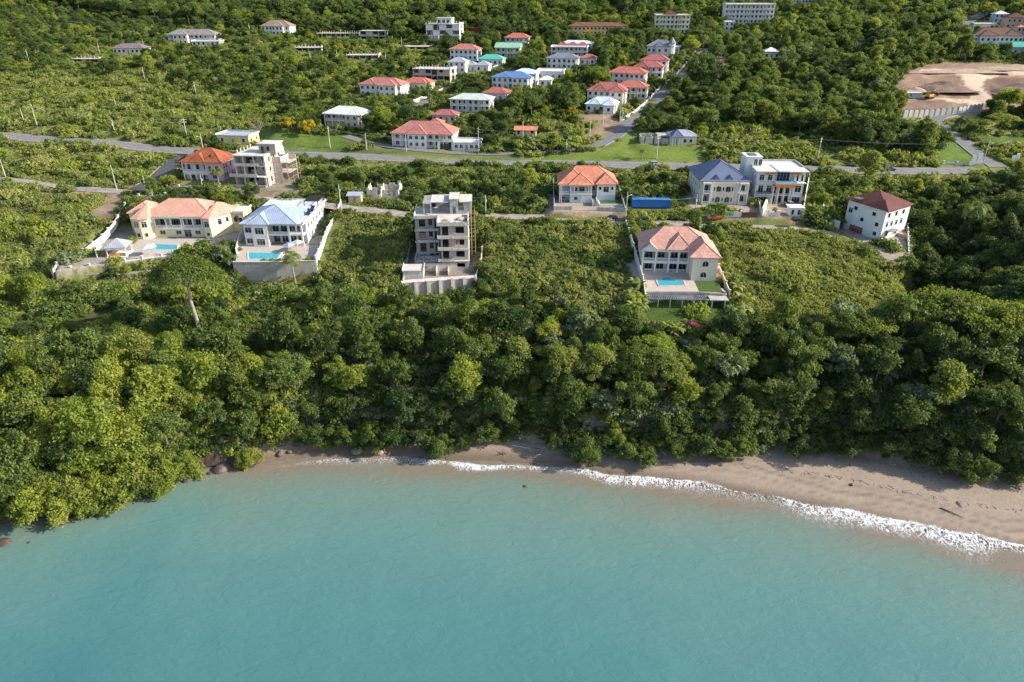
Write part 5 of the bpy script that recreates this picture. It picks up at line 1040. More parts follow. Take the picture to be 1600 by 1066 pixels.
MB().hull([(0, 0, -5), (.3, 0, -5), (p.x + .3, p.y, -4), (p.x, p.y, -4)], [(0, 0, .8), (.3, 0, .8), (p.x + .3, p.y, 4.6), (p.x, p.y, 4.6)]).build('wall_panel', 'block', o)
h = House('outbuilding', 'low roofed concrete room with flat slab in the corner of the grey shell\'s yard', 'outbuilding', px=646, py=436, z=22.2, rz=3)
h.bx('wall', 'concrete_pale', (-2.9, 0, -.1, 2.9, .25, 2.4), (-2.9, .25, -.1, -2.65, 5, 2.4), (2.65, .25, -.1, 2.9, 5, 2.4)); h.bx('roof_slab', 'concrete_pale', (-3.1, -.2, 2.4, 3.1, 5.2, 2.62), (-3.1, -.2, 2.62, -2.9, 5.2, 3.1), (2.9, -.2, 2.62, 3.1, 5.2, 2.95))
h = House('stair_wall', 'broken half-height concrete walls and stair in the middle of the shell\'s yard', 'wall', px=690, py=430, z=22.2, rz=3)
h.bx('wall', 'block_pale', (-5.4, 3.2, -.1, -5.1, 8, 2.5), (-5.1, 3.2, -.1, 4.5, 3.45, 2.4), (-1.6, -0.5, -.1, -1.35, 3.2, 1.9), (1.8, -.5, -.1, 2.05, 3.2, 1.4)); h.bx('wall', 'concrete', (-5, 7.4, -.1, 4.4, 7.65, 3.0))
# --- salmon-tiled villa with pool and pergola
h = House('villa', 'two-storey cream villa with pink tiled hip roof behind a blue swimming pool', 'house', px=1060, py=438, z=24.2, rz=-4.5)
X = h.X; S = 5.6; xa, xb, xc, xd = X(1005), X(1079), X(1082), X(1117)
h.bx('wall', 'w_cream', (xb, 0, -1, xd, 15, 6.7), (xa, S + 2.6, -1, xb, 19, 6.69)); h.bx('wall', 'w_white', (xa, S, -.3, xa + .3, S + 2.6, 6.7), (xb - .3, S, -.3, xb, S + 2.6, 6.7), (X(1027) - .15, S, 3.3, X(1027) + .15, S + 2.6, 6.7))
h.bx('floor_slab', 'trim', (xa + .3, S - .15, 3.1, xb - .3, S + 2.6, 3.36)); h.bx('beam', 'trim', (xa + .3, S - .1, 6.2, xb - .3, S + .2, 6.7), (xa + .3, S - .1, 2.75, xb - .3, S + .1, 3.1))
h.col([(X(p), S + .05) for p in (1006, 1026, 1047, 1062, 1077.5)], 0, 6.2, .2)
for z in (.02, 3.36):
    for a, c in ((1007.4, 1024.6), (1027.4, 1045.6), (1048.4, 1060.6), (1063.4, 1076.2)): h.rail((X(a), S), (X(c), S), z)
FW = ((xa, S + 2.6), (xb, S + 2.6)); h.win(FW, 2.0, 3.5, 2.0, 2.5, style='arch'); h.wins(FW, [5.6, 9.2, 11.8], 3.6, 1.8, 1.9); h.wins(FW, [2.2, 5.4, 9.2, 11.8], .2, 2.0, 2.2)
FR = ((xb, 0), (xd, 0)); h.win(FR, 3.4, 4.2, 1.6, 1.6, style='arch'); h.win(FR, 3.2, 1.0, 1.6, 1.6, style='arch'); RW = ((xd, 0), (xd, 15)); h.wins(RW, [3, 7, 11], 4, 1.2, 1.5); h.wins(((xa, 19), (xa, S)), [3, 7, 10.5], 4, 1.2, 1.5); h.wins(((xa, 19), (xa, S)), [3, 7, 10.5], 1, 1.2, 1.5)
mb = MB(); mb.hip(xa, S + .6, xd - .6, 19, 6.72, 4.6, .8, th=.2); mb.hip(xb - .3, .2, xd, 13, 6.74, 2.9, .75, th=.2); mb.hip(X(1045), S, X(1080), 16, 6.76, 3.4, .55, th=.2)
h.part('roof', mb, 't_pink')
mb = MB(); g0, g1 = xa - .4, X(1027) + .3; zc = 6.95; mb.hull([(g0, S - .5, 6.6), (g1, S - .5, 6.6), (g1, S + 9, 6.6), (g0, S + 9, 6.6)], [(g0, S - .5, 6.9), (g1, S - .5, 6.9), (g1, S + 9, 6.9), (g0, S + 9, 6.9)])
gm = (g0 + g1) / 2; mb.face([(g0, S - .5, 6.9), (g1, S - .5, 6.9), (gm, S - .5, 8.7)]); mb.build('gable', 'trim', h.o)
mb = MB(); mb.face([(g1, S - .8, 6.86), (g1, S + 9, 6.86), (gm, S + 9, 8.8), (gm, S - .8, 8.8)]); mb.face([(g0, S + 9, 6.86), (g0, S - .8, 6.86), (gm, S - .8, 8.8), (gm, S + 9, 8.8)]); h.part('roof', mb, 't_pink')
h.bx('stair', 'w_peach', (xd + .3, 1.5, -.8, xd + 1.8, 11, 1.0), (xd + .3, 4.5, 1.0, xd + 1.8, 11, 2.2))
z = 24.2
def slab(name, label, cat, pts, z0, z1, mat, **k):
    O = Vector((pts[0][0], pts[0][1], z1)); mb = MB().prism([(p[0] - O.x, p[1] - O.y) for p in pts], z0 - z1, 0); return mb.build(name, mat, None, loc=O, label=label, cat=cat, **k)
slab('pool_deck', 'pale tiled pool terrace in front of the pink-roofed villa', 'terrace', [sea(1009, 456, z), sea(1092, 456, z), sea(1078, 425, z), sea(1004, 424, z)], 20.5, 24.3, 'deck')
slab('garden_lawn', 'small walled lawn right of the pool terrace', 'lawn', [sea(1093, 457, z - .3), sea(1130, 458, z - .3), sea(1118, 441, z - .3), sea(1085, 441, z - .3)], 20.5, 24.27, 'turf')
def pool(label, pts, z, coping='w_palepink', extra=None):
    P_ = [Vector(sea(a, c, z)) for a, c in pts]; c = sum(P_, Vector((0, 0))) / len(P_); r = empty('swimming_pool', (c.x, c.y, z), 0, label, 'swimming pool')
    MB().prism([p - c for p in P_], -.5, .05).build('water', 'pool_water', r)
    q = [(p - c) * 1.0 + (p - c).normalized() * .38 for p in P_]; mb = MB(); n = len(P_)
    for i in range(n): a, b_ = P_[i] - c, P_[(i + 1) % n] - c; d, e = q[i], q[(i + 1) % n]; mb.hull([(*a, -.4), (*d, -.4), (*e, -.4), (*b_, -.4)], [(*a, .12), (*d, .12), (*e, .12), (*b_, .12)])
    mb.build('coping', coping, r); return r
pool('L-shaped blue swimming pool on the terrace of the pink-roofed villa', [(1030, 447), (1070, 446), (1067, 438.5), (1048, 437.5), (1046, 433.5), (1034, 433.5), (1035, 437.5), (1026, 437.5)], 24.34, 'w_peach')
pool('narrow turquoise pool beside the gazebo of the yellow villa', [(224, 391), (276, 390), (278, 383), (240, 381.5)], 24.4, 'trim')
pool('bright blue rectangular pool behind the high grey retaining wall', [(389, 405), (432, 405), (440, 395.5), (388, 395)], 24.7, 'trim')
slab('stone_terrace', 'paved pool terrace of the yellow villa', 'terrace', [sea(203, 404, z), sea(340, 400, z), sea(336, 374, z), sea(205, 374, z)], 22, 24.33, 'deck')
slab('stone_terrace', 'pale paved terrace round the pool of the blue-roofed villa', 'terrace', [sea(368, 411, 24.6), sea(490, 408, 24.6), sea(498, 384, 24.6), sea(372, 380, 24.6)], 20, 24.64, 'deck')
# front wall of the salmon terrace, pergola with slatted roof and lower garden
o = wall_line('retaining_wall', 'grey stone wall carrying the pool terrace of the pink-roofed villa', 'wall', [at(1009, 456.5, 24.2), at(1092, 456.5, 24.2), at(1131, 459, 24.2)], .05, 'stone', th=.3, below=4)
P0 = Vector(at(1010, 468, 23.2)); P1 = Vector(at(1136, 470, 23.2)); d = P1 - P0; pg = empty('pergola', (P0.x, P0.y, 21.0), math.atan2(d.y, d.x), 'long slatted pergola on thin posts along the foot of the pool terrace', 'pergola'); Lp = d.length
for i in range(6): x = Lp * .75 * i / 5; MB().box(x - .09, -.1, -1, x + .09, .1, 2.3).build('post', 'trim', pg)
for x in (Lp * .82, Lp * .98): MB().box(x - .16, -.16, -1, x + .16, .16, 2.3).build('post', 'trim', pg)
mb = MB()
for i in range(34): x = i * Lp * .76 / 34; mb.box(x, -.5, 2.45, x + .2, 2.6, 2.58)
mb.build('slatted_roof', 'm_slate', pg); MB().box(-.2, -.15, 2.3, Lp * .78, .05, 2.45).box(-.2, 2.3, 2.3, Lp * .78, 2.5, 2.45).build('beam', 'trim', pg); MB().box(Lp * .785, -.6, 2.32, Lp + .3, 3.0, 2.55).build('roof_slab', 'concrete', pg)
# side walls of that plot
def zpt(px, py, z): return at(px, py, z)
wall_line('boundary_wall', 'long pale wall up the left side of the pink-roofed villa', 'wall', [zpt(1008, 470, 22.4), zpt(1004, 440, 24.2), zpt(990, 390, 26), zpt(978, 354, 28.2)], 1.7, 'w_offwhite', pillar=(5, .2, .25), pmat='w_offwhite')
wall_line('boundary_wall', 'cream stepped wall up the right side of the pink-roofed villa', 'wall', [zpt(1139, 464, 22.8), zpt(1128, 436, 24.3), zpt(1110, 398, 26.2), zpt(1088, 355, 28.3)], 1.7, 'w_cream', pillar=(5, .22, .3), pmat='w_peach')
# gazebo, umbrellas
g = Vector(at(188, 397, 24.3)); gz = empty('gazebo', g, R(8), 'open gazebo with slate blue pyramid roof beside the yellow villa\'s pool', 'gazebo')
for x in (-2.6, 2.6):
    for y in (-2.4, 2.4): MB().box(x - .14, y - .14, 0, x + .14, y + .14, 2.8).build('post', 'trim', gz)
MB().box(-2.6, -2.55, 2.55, 2.6, -2.3, 2.82).box(-2.6, 2.3, 2.55, 2.6, 2.55, 2.82).box(-3, -3, -.3, 3, 3, .1).build('frame', 'trim', gz)
MB().pyr([(-3.3, -3.1), (3.3, -3.1), (3.3, 3.1), (-3.3, 3.1)], 2.83, (0, 0, 5.1)).build('roof', 'm_grey', gz); MB().box(-2.3, -2.2, .1, 2.3, -2.0, 1.0).build('bar_counter', 'w_orange', gz)
MB().box(-5.8, -2.7, 2.3, -3.4, 1.5, 2.45).box(-5.7, -2.6, -.2, -5.5, -2.4, 2.3).build('side_roof', 'w_palepink', gz)
def umbrella(px, py, z, r, mat, label, n=6, hgt=2.5):
    u = empty('patio_umbrella', at(px, py, z), 0.3, label, 'umbrella'); MB().tube((0, 0, 0), (0, 0, hgt + .5), .05).build('pole', 'trim', u)
    pts = [(r * math.cos(6.2832 * i / n), r * math.sin(6.2832 * i / n)) for i in range(n)]; MB().pyr(pts, hgt, (0, 0, hgt + .9), th=.05).build('canopy', mat, u)
umbrella(235, 398, 24.35, 2.3, 'w_lilac', 'pale grey umbrella open over the yellow villa\'s terrace'); umbrella(452, 394, 24.65, 2.1, 'm_blue', 'blue umbrella left of the palm on the blue-roofed villa\'s terrace', 4, 2.2); umbrella(466, 390, 24.65, 2.1, 'm_ice', 'pale blue umbrella in front of the corner balcony', 4, 2.3)
for i, (a, c, lb_) in enumerate(((250, 397, 'white sun lounger left of the umbrella by the long retaining wall'), (262, 397.5, 'white sun lounger nearest the pillars by the yellow villa\'s pool'), (440, 400, 'beige sun lounger beside the blue pool and palm'))):
    r = empty('sun_lounger', at(a, c, 24.35 if i < 2 else 24.66), .4 * i, lb_, 'lounger', None); MB().box(-1, -.33, .28, .5, .33, .36).build('seat', 'trim', r); MB().hull([(.5, -.33, .28), (.6, -.33, .28), (.6, .33, .28), (.5, .33, .28)], [(.95, -.33, .8), (1.05, -.33, .8), (1.05, .33, .8), (.95, .33, .8)]).build('backrest', 'trim', r)
    for x in (-.85, .4):
        for y in (-.25, .25): MB().box(x - .03, y - .03, 0, x + .03, y + .03, .28).build('leg', 'trim', r)
# retaining walls of the two left terraces
wall_line('retaining_wall', 'long grey block retaining wall with square pillars below the yellow villa', 'wall', [at(83, 426, 23.6), at(111, 422, 23.6), at(168, 414, 23.8), at(222, 406, 24), at(252, 402, 24), at(342, 401, 24)], .25, 'stone', th=.35, pillar=(5.2, .32, .9), pmat='concrete_pale', below=5, cap=.15)
wall_line('retaining_wall', 'crumbling pinkish rubble wall in front of the pillared retaining wall', 'wall', [at(87, 436, 21.2), at(140, 433, 21.2), at(200, 431, 21.2), at(236, 427, 21.4)], .9, 'stone', th=.7, below=4)
wall_line('boundary_wall', 'white stepped wall down the left side of the yellow villa', 'wall', [at(83, 425, 23.6), at(96, 407, 24.6), at(130, 395, 25.2), at(160, 372, 26.4), at(178, 352, 27.5), at(196, 322, 29.6)], .8, 'concrete_pale', pillar=(4.5, .25, .4), pmat='concrete_pale')
wall_line('boundary_wall', 'white pillared wall between the yellow villa and the lane', 'wall', [at(218, 311, 30.2), at(280, 308, 30.2), at(330, 309, 30.2)], 1.2, 'w_white', pillar=(5, .3, .6), pmat='w_white')
wall_line('retaining_wall', 'high weathered grey retaining wall under the blue pool terrace', 'wall', [at(364, 411, 24.6), at(430, 411, 24.6), at(493, 409, 24.6)], .35, 'block', th=.5, below=6, cap=.12, capmat='concrete_pale')
wall_line('boundary_wall', 'white wall curving up the right side of the blue-roofed villa', 'wall', [at(494, 410, 24.4), at(503, 390, 25), at(512, 365, 26), at(524, 345, 27.2), at(533, 322, 29)], 1.9, 'w_white', pillar=(4.5, .2, .25), pmat='w_white', below=4)
wall_line('boundary_wall', 'short white wall between the two left villas', 'wall', [at(370, 398, 24.4), at(374, 380, 24.6), at(380, 366, 25.2)], 2.0, 'w_white')
# =================================================================== lane and highway side
# --- maroon-roofed house, seen on its corner
cn = Vector(at(1374, 376, 25.2)); h = House('house', 'three-storey white house with dark maroon hip roof and angled corner above the ravine', 'house', px=1374, py=376, z=25.2, rz=33)
A = (0, 0); B_ = (13.5, 0); Cc = (15.5, 13.5); D_ = (2.6, 14.5)
h.part('wall', MB().prism([A, B_, Cc, D_], -1.5, 9.6), 'w_white'); h.bx('wall', 'w_offwhite', (13.5, 3, -1.5, 16.5, 9, 6.2))
FL = (D_, A); FR = (A, B_)
h.wins(FL, [3.4, 10.6], 6.9, 1.3, 1.2); h.wins(FL, [6.6, 12.4], 4.0, 1.3, 1.2); h.win(FL, 12.4, 1.0, 1.3, 1.2); h.win(FL, 1.6, 5.6, 1.6, 1.6); h.win(FL, 5.2, -.6, 5.2, 2.6, pane='red_door', name='garage_door')
h.wins(FR, [2, 6, 10], 7.1, 1.2, 1.5); h.wins(FR, [2, 4.6, 7.2, 10], 4.0, 1.1, 1.7); h.wins(FR, [3, 8], .8, 1.5, 1.6)
h.part('roof', MB().pyr([(-.8, -.9), (14.2, -.8), (16.4, 14.2), (1.8, 15.4)], 9.62, (8.2, 8.2, 13.2), th=.2), 't_maroon')
h.part('roof', MB().pyr([(-.95, -1.0), (7.0, -1.0), (7.4, 7.0), (.3, 7.5)], 9.66, (3.4, 3.2, 12.0), th=.2), 't_maroon', label='small front hip of the maroon roof')
h.bx('canopy', 'm_slate', (2.0, -2.3, 2.9, 6.0, -.01, 3.05)); h.bx('stair', 'w_peach', (9.5, -4, -1.5, 12.5, -.01, .9)); h.bx('terrace', 'w_peach', (.2, -5, -2.5, 9.4, -.02, -.1)); h.bx('solar_panel', 'solar', (.4, 9.5, 10.9, 2.8, 12, 11.0))
wall_line('boundary_wall', 'white wall running down the right side of the maroon-roofed house', 'wall', [at(1416, 352, 26), at(1418, 385, 24.6), at(1418, 410, 23.4)], 1.6, 'w_white', pillar=(4, .2, .25), pmat='w_white', below=3)
wall_line('retaining_wall', 'small grey terrace wall at the foot of the maroon-roofed house\'s garden', 'wall', [at(1393, 408, 23.2), at(1418, 413, 23.2)], .6, 'w_offwhite', below=4)
wall_line('boundary_wall', 'single tall white wall stub left of the maroon-roofed house', 'wall', [at(1284, 342, 28.6), at(1286, 322, 29.6)], 2.2, 'w_white', th=.4)
wall_line('boundary_wall', 'low white wall beside the lane end near the ravine', 'wall', [at(1286, 343, 28.4), at(1312, 352, 27)], 1.3, 'w_white')
# --- pink house
h = House('house', 'pink two-storey house with rust-orange hipped roof and arched ground-floor loggia', 'house', px=318, py=282, z=32.2, rz=-5)
X = h.X; xl, xm, xr = X(288), X(327), X(351)
h.bx('wall', 'w_palepink', (xl, 1.8, -1, xm, 12, 6.6)); h.bx('wall', 'w_pink', (xm, 0.0, -1, xr, 13, 6.62)); h.bx('floor_slab', 'trim', (xl - .2, -.2, 2.9, xm, 1.8, 3.15))
mb = MB(); n = 4; wdt = (xm - xl) / n
for i in range(n):      # arcade of round arches
    x0 = xl + i * wdt; mb.box(x0, -.1, -1, x0 + .35, .25, 2.9)
    for k in range(8):
        a0, a1 = math.pi * k / 8, math.pi * (k + 1) / 8; r = (wdt - .35) / 2; cx = x0 + .35 + r; z0, z1 = 1.5 + r * .75 * math.sin(a0), 1.5 + r * .75 * math.sin(a1); xa, xb = cx + r * math.cos(a0), cx + r * math.cos(a1)
        mb.hull([(xb, -.1, z1), (xa, -.1, z0), (xa, .25, z0), (xb, .25, z1)], [(xb, -.1, 2.9), (xa, -.1, 2.9), (xa, .25, 2.9), (xb, .25, 2.9)])
h.part('arcade', mb, 'w_palepink'); h.rail((xl, -.05), (xm, -.05), 3.15); h.col([(xl + .1, .1), (X(308), .1), (xm - .3, .1)], 3.15, 6.5, .16); h.bx('beam', 'w_palepink', (xl, -.1, 6.2, xm, .2, 6.6))
F1 = ((xl, 1.8), (xm, 1.8)); F2 = ((xm, 0), (xr, 0)); RW = ((xr, 0), (xr, 13))
h.wins(F1, [1.6, 5.0, 8.0], 3.4, 1.1, 2.1, frame='w_pink'); h.wins(F1, [2.5, 6.5], .1, 1.5, 2.0, frame='w_pink'); h.win(F2, 1.3, 3.6, 1.1, 2.0, style='arch'); h.win(F2, 4.0, 3.9, 1.4, 1.7, style='arch'); h.win(F2, 2.6, .8, 1.6, 1.4)
for z in (1, 4.2): h.wins(RW, [2.0, 3.8, 7.5, 10.6], z, 1.0, 1.6)
mb = MB(); mb.hip(xl - .1, .4, xr, 12.8, 6.64, 4.0, .7); mb.hip(xm - .3, -.1, xr + .02, 9, 6.66, 3.1, .6); mb.hip(X(303), -.4, X(325), 7, 6.68, 2.6, .5); h.part('roof', mb, 't_rust')
h.bx('dormer', 'void', (X(331), 1.2, 7.3, X(335), 1.5, 9.0))
wall_line('boundary_wall', 'pale pink garden wall below the pink house', 'wall', [at(262, 297, 31), at(300, 299, 31), at(345, 302, 31)], 1.7, 'w_palepink', pillar=(5, .25, .3), pmat='w_palepink')
# --- grey shell with scaffolding
h = House('unfinished_building', 'grey concrete shell with penthouse and wooden scaffolding beside the pink house', 'building', px=396, py=291, z=32.0, rz=-7)
X = h.X; x0, x1 = X(371), X(421); Lz = [0, 3.7, 7.2, 10.7]; DP = 17
mb = MB()
for i, z in enumerate(Lz[1:]): mb.box(x0 - (1.4 if i == 0 else .3), -2.2 if i == 0 else -.4, z, x1 + .1, DP, z + .25)
mb.box(x0 - .2, -.6, 10.952, x1 + .3, 6, 11.15); h.part('floor_slab', mb, 'concrete_pale')
mb = MB()
for k, (z0, z1) in enumerate(zip([0] + [z + .25 for z in Lz[1:-1]], Lz[1:])):
    y = 0 if k else -1.0
    for (p, q) in ((x0, x0 + .5), (X(385), X(387)), (X(402), X(404)), (x1 - .6, x1)): mb.box(p, y, z0, q, y + .4, z1)
    mb.box(x0 + .5, 3.2, z0, X(384), 3.5, z1); mb.box(X(390), 3.2, z0, X(400), 3.5, z0 + 1.4); mb.box(X(400), 3.2, z0, X(409), 3.5, z1); mb.box(X(413), 3.2, z0, x1 - .3, 3.5, z0 + 1.2)
    mb.box(x0, .4, z0, x0 + .3, DP, z1); mb.box(x0 + .3, DP - .3, z0, x1 - .3, DP, z1)
    for (p, q) in ((.4, 3.0), (4.2, 7.0), (8.2, 11.5), (12.7, DP)): mb.box(x1 - .3, p, z0, x1, q, z1)
    for (p, q) in ((3.0, 4.2), (7.0, 8.2), (11.5, 12.7)): mb.box(x1 - .29, p, z0, x1 - .01, q, z0 + 1.0); mb.box(x1 - .29, p, z1 - .7, x1 - .01, q, z1)
mb.box(x0 - 1.2, -2.0, -1.5, x1, -1.7, .9); h.part('wall', mb, 'block_pale')
mb = MB()
for z in Lz[1:3]: y = -2.2 if z < 4 else -.4; mb.box(x0 - (1.4 if z < 4 else .3), y, z + .25, X(410), y + .2, z + 1.15)
h.part('parapet', mb, 'concrete_pale')
mb = MB(); mb.box(X(404), 5, 10.95, X(431), 11, 14.2); h.part('wall', mb, 'block', label='block-built penthouse on the roof'); h.bx('roof_slab', 'flat_roof', (X(402), 4.6, 14.2, X(433), 11.4, 14.45))
for p in (410, 419): h.win(((X(404), 5), (X(431), 5)), X(p) - X(404), 11.9, 1.0, 1.5, frame='concrete', pane='void')
mb = MB()
for i in range(6): mb.box(x1 - .3, 11.2 + i * .95, 10.95, x1, 11.7 + i * .95, 12.5 - .15 * i)
for i in range(5): mb.box(x0, 3 + i * 2.6, 10.95, x0 + .3, 3.4 + i * 2.6, 12.4)
h.part('column_stub', mb, 'concrete_pale', label='row of unfinished column stubs round the roof')
mb = MB()
h.bx('wall', 'concrete_pale', (x1, 6, -1, x1 + 3.2, 6.3, 9.5), (x1, 13, -1, x1 + 6.0, 13.3, 9), (x1 + 3.0, 6.3, 6.5, x1 + 3.2, 13, 9.4)); h.bx('floor_slab', 'concrete_pale', (x1, 6.3, 3.7, x1 + 6, 13, 3.95), (x1, 6.3, 7.2, x1 + 6, 13, 7.45))
for x in (x1 + .8, x1 + 2.6, x1 + 4.5, x1 + 6.4):
    for y in (3.5, 8, 12.5, 14.5): mb.tube((x, y, -.5), (x, y, 10.5 if x < x1 + 3 else 8.5), .08, n=5)
for z in (2, 4, 6, 8):
    for y in (3.5, 8, 12.5, 14.5): mb.tube((x1 + .5, y, z), (x1 + 6.6, y, z + .1), .06, n=5)
    for x in (x1 + .8, x1 + 6.4): mb.tube((x, 3.2, z + .1), (x, 14.8, z), .06, n=5)
h.part('scaffold', mb, 'timber')
# --- roofless ruin and shed
h = House('ruin', 'roofless pale block ruin with jagged wall tops among the bushes', 'ruin', site='block_ruin'); w2 = h.w / 2; mb = MB(); random.seed(5)
def jag(xa, ya, xb, yb, n, base=3.0):
    for i in range(n):
        t0, t1 = i / n, (i + 1) / n; hh = base + random.choice((-1.7, -.6, 0, .3, .7)); dx, dy = (xb - xa), (yb - ya)
        if abs(dx) > abs(dy): mb.box(xa + dx * t0 + .002, ya - .12, -.6, xa + dx * t1, ya + .12, hh)
        else: mb.box(xa - .12, ya + dy * t0 + .002, -.6, xa + .12, ya + dy * t1, hh)
jag(-w2, 0, -w2 + 4.5, 0, 5); jag(-w2 + 5.3, .5, w2 - 2, .5, 6, 2.6); jag(-w2, .2, -w2, 9, 7); jag(-w2 + 4.6, .3, -w2 + 4.6, 9, 6); jag(w2 - 2, .7, w2 - 2, 10, 8, 3.4); jag(-w2, 9.2, w2 - 2.2, 9.2, 10, 3.3); jag(-w2 + 4.8, 5.0, w2 - 2.2, 5.0, 6, 2.5)
h.part('wall', mb, 'block_pale')
h = House('shed', 'small plywood shed with a slanting pale tin roof beside the lane', 'shed', site='shed'); w2 = h.w / 2
h.bx('wall', 'w_tan', (-w2 + .5, 0, -.3, w2 - .3, 2.8, 2.5)); mb = MB(); mb.hull([(-w2 - .2, -.5, 2.5), (w2, -.5, 2.5), (w2, 3.2, 3.0), (-w2 - .2, 3.2, 3.0)], [(-w2 - .2, -.5, 2.62), (w2, -.5, 2.62), (w2, 3.2, 3.12), (-w2 - .2, 3.2, 3.12)]); h.part('roof', mb, 'tin'); h.bx('door', 'plank', (-.4, -.06, -.2, .5, 0, 1.9))
# --- blue-grey house, orange roof
h = House('house', 'blue-grey split-level house with bright orange tiled hip roofs and white balconies', 'house', px=915, py=317, z=30.0, rz=-2)
X = h.X; xa, xb, xc, xd, xe = X(874), X(890), X(924), X(932), X(961)
h.bx('wall', 'w_bluegrey', (xb, 0, -.5, xc, 13, 2.85), (xa, 3.0, -.5, xb, 13, 6.1), (xb, 1.6, 2.85, xc, 13, 6.11)); h.bx('wall', 'w_white', (xd, 1.5, 2.4, xe, 14, 6.12), (xc, 5, -.5, xd, 13, 6.08)); h.bx('wall', 'w_bluegrey', (xd, 1.52, -.5, xe, 13.9, 2.4))
h.bx('floor_slab', 'trim', (xb - .1, -.3, 2.85, xc + .1, 1.6, 3.05), (xa - .1, 0.1, 2.86, xb - .1, 3.0, 3.04)); h.bx('beam', 'trim', (xa, .1, 5.8, xb, .3, 6.1), (xb, -.2, 5.8, xc, .05, 6.12))
h.col([(xa + .1, .25), (X(877), .25)], -.5, 5.8, .15); h.col([(xb + .2, -.1), (X(897), -.1), (X(918), -.1), (xc - .2, -.1)], 3.05, 5.8, .15)
h.rail((xb + .4, -.2), (xc - .4, -.2), 3.05); h.rail((xa + .3, .2), (xb - .3, .2), 3.04)
FB = ((xb, 1.6), (xc, 1.6)); h.wins(FB, [2.2, 6.3], 3.6, .8, 1.4); h.win(FB, 4.2, 3.1, 1.9, 2.1); FG = ((xb, 0), (xc, 0)); h.win(FG, 2.1, 1.0, 1.2, 1.1); h.win(FG, 5.6, -.2, 3.4, 2.6, pane='garage_white', name='garage_door')
FW = ((xd, 1.5), (xe, 1.5)); h.wins(FW, [1.1, 5.3], 4.2, .8, 1.1); h.win(FW, 3.2, 3.4, 1.8, 1.9); h.wins(((xa, 3), (xb, 3)), [1.4], .6, 1.4, .7); h.win(((xc, 5), (xd, 5)), .9, 3.1, 1.0, 2.1, name='door')
h.wins(((xe, 1.5), (xe, 14)), [3, 7, 10], 3.9, 1.1, 1.4)
mb = MB(); mb.hip(xa - .1, 2.6, xe + .2, 15, 6.14, 4.6, .6); mb.hip(xa - .2, .4, xc - 1.2, 12, 6.16, 3.9, .55); mb.hip(xb - .1, -.4, xc + .1, 8.4, 6.18, 3.0, .5); mb.hip(xd - .1, 1.2, xe + .1, 9.2, 6.17, 2.9, .5); h.part('roof', mb, 't_orange')
h.bx('ramp', 'concrete', (xc + .2, -4, -.8, xd - .2, 5, 1.0)); h.bx('ramp_wall', 'w_offwhite', (xc, -4.2, -.8, xc + .2, .0, 1.6), (xd - .2, -4.2, -.8, xd, 1.5, 1.7))
g0 = 29.4
for a, b_, lb_ in (((866, 331), (893, 331), 'grey block yard wall left of the orange-roofed house\'s drive'), ((932, 332), (977, 334), 'grey panel wall in front of the orange-roofed house\'s walled lawn')): wall_line('yard_wall', lb_, 'wall', [at(*a, g0), at(*b_, g0)], 1.9, 'concrete', pillar=(4, .18, .12), pmat='concrete_pale')
wall_line('yard_wall', 'low grey wall across the orange-roofed house\'s paved drive', 'wall', [at(894, 331, g0), at(931, 332, g0)], .7, 'concrete')
wall_line('yard_wall', 'long grey wall up the right side of the orange-roofed house', 'wall', [at(977, 334, g0), at(970, 308, g0 + 1), at(962, 284, g0 + 3)], 1.9, 'concrete')
wall_line('yard_wall', 'long grey wall up the left side of the orange-roofed house', 'wall', [at(866, 331, g0), at(865, 305, g0 + 1), at(864, 284, g0 + 2)], 1.9, 'concrete')
h2 = empty('garden_bed', at(955, 320, 30.0), 0, 'raised walled lawn in the orange-roofed house\'s yard', 'garden bed'); MB().box(-4.0, -1.6, -.6, 4.2, 3.2, .5).build('turf', 'turf', h2); MB().box(-4.3, -1.9, -.6, -4.01, 3.5, .75).box(-4.0, -1.9, -.6, 4.4, -1.61, .72).build('edging', 'trim', h2)
# --- container
t = SITES['container']; ct = empty('shipping_container', t['loc'] + Vector((0, 1.2, .5)), R(-1), 'long blue shipping container parked beside the lane', 'container'); L2 = 6.4
mb = MB(); n = 42
for i in range(n):
    xa_ = -L2 + 2 * L2 * i / n; mb.box(xa_, (0 if i % 2 else .07), .12, xa_ + 2 * L2 / n, 2.5, 2.6)
mb.build('body', 'box_blue', ct); MB().box(-L2 - .05, -.06, 2.602, L2 + .05, 2.56, 2.72).build('roof', 'box_blue', ct); MB().box(-L2 - .03, -.04, 0, L2 + .03, 2.54, .118).build('floor_frame', 'box_blue', ct)
for x in (-L2, L2): 
    for y in (0, 2.5): MB().box(x - .12, y - .12, -.4, x + .12, y + .12, 2.6).build('corner_post', 'box_blue', ct)
# --- navy-roofed house
h = House('house', 'cream two-storey house with steep navy hip roof and arched windows', 'house', px=1129, py=318.5, z=29.9, rz=-2)
X = h.X; xl, xr = X(1093), X(1166)
h.bx('wall', 'w_cream', (xl, 1.2, -1.5, xr, 21, 7.4), (X(1110), -.2, -1.5, X(1146), 1.2, 7.38)); h.bx('wall', 'w_offwhite', (X(1146), -.4, -1.5, X(1150), 1.2, 7.39), (X(1108), -.4, -1.5, X(1112), -.2, 7.37))
for (p, q) in ((X(1095), X(1108)), (X(1151), X(1165))):
    h.bx('floor_slab', 'trim', (p, -.9, 3.6, q, 1.2, 3.82), (p, -.9, -.1, q, 1.2, .1)); h.bx('beam', 'w_cream', (p, -.9, 6.9, q, 1.2, 7.36)); h.col([(p + .2, -.7), (q - .2, -.7)], .1, 6.9, .2); h.rail((p + .3, -.8), (q - .3, -.8), 3.82); h.rail((p + .3, -.8), (q - .3, -.8), .1)
FF = ((X(1110), -.2), (X(1146), -.2))
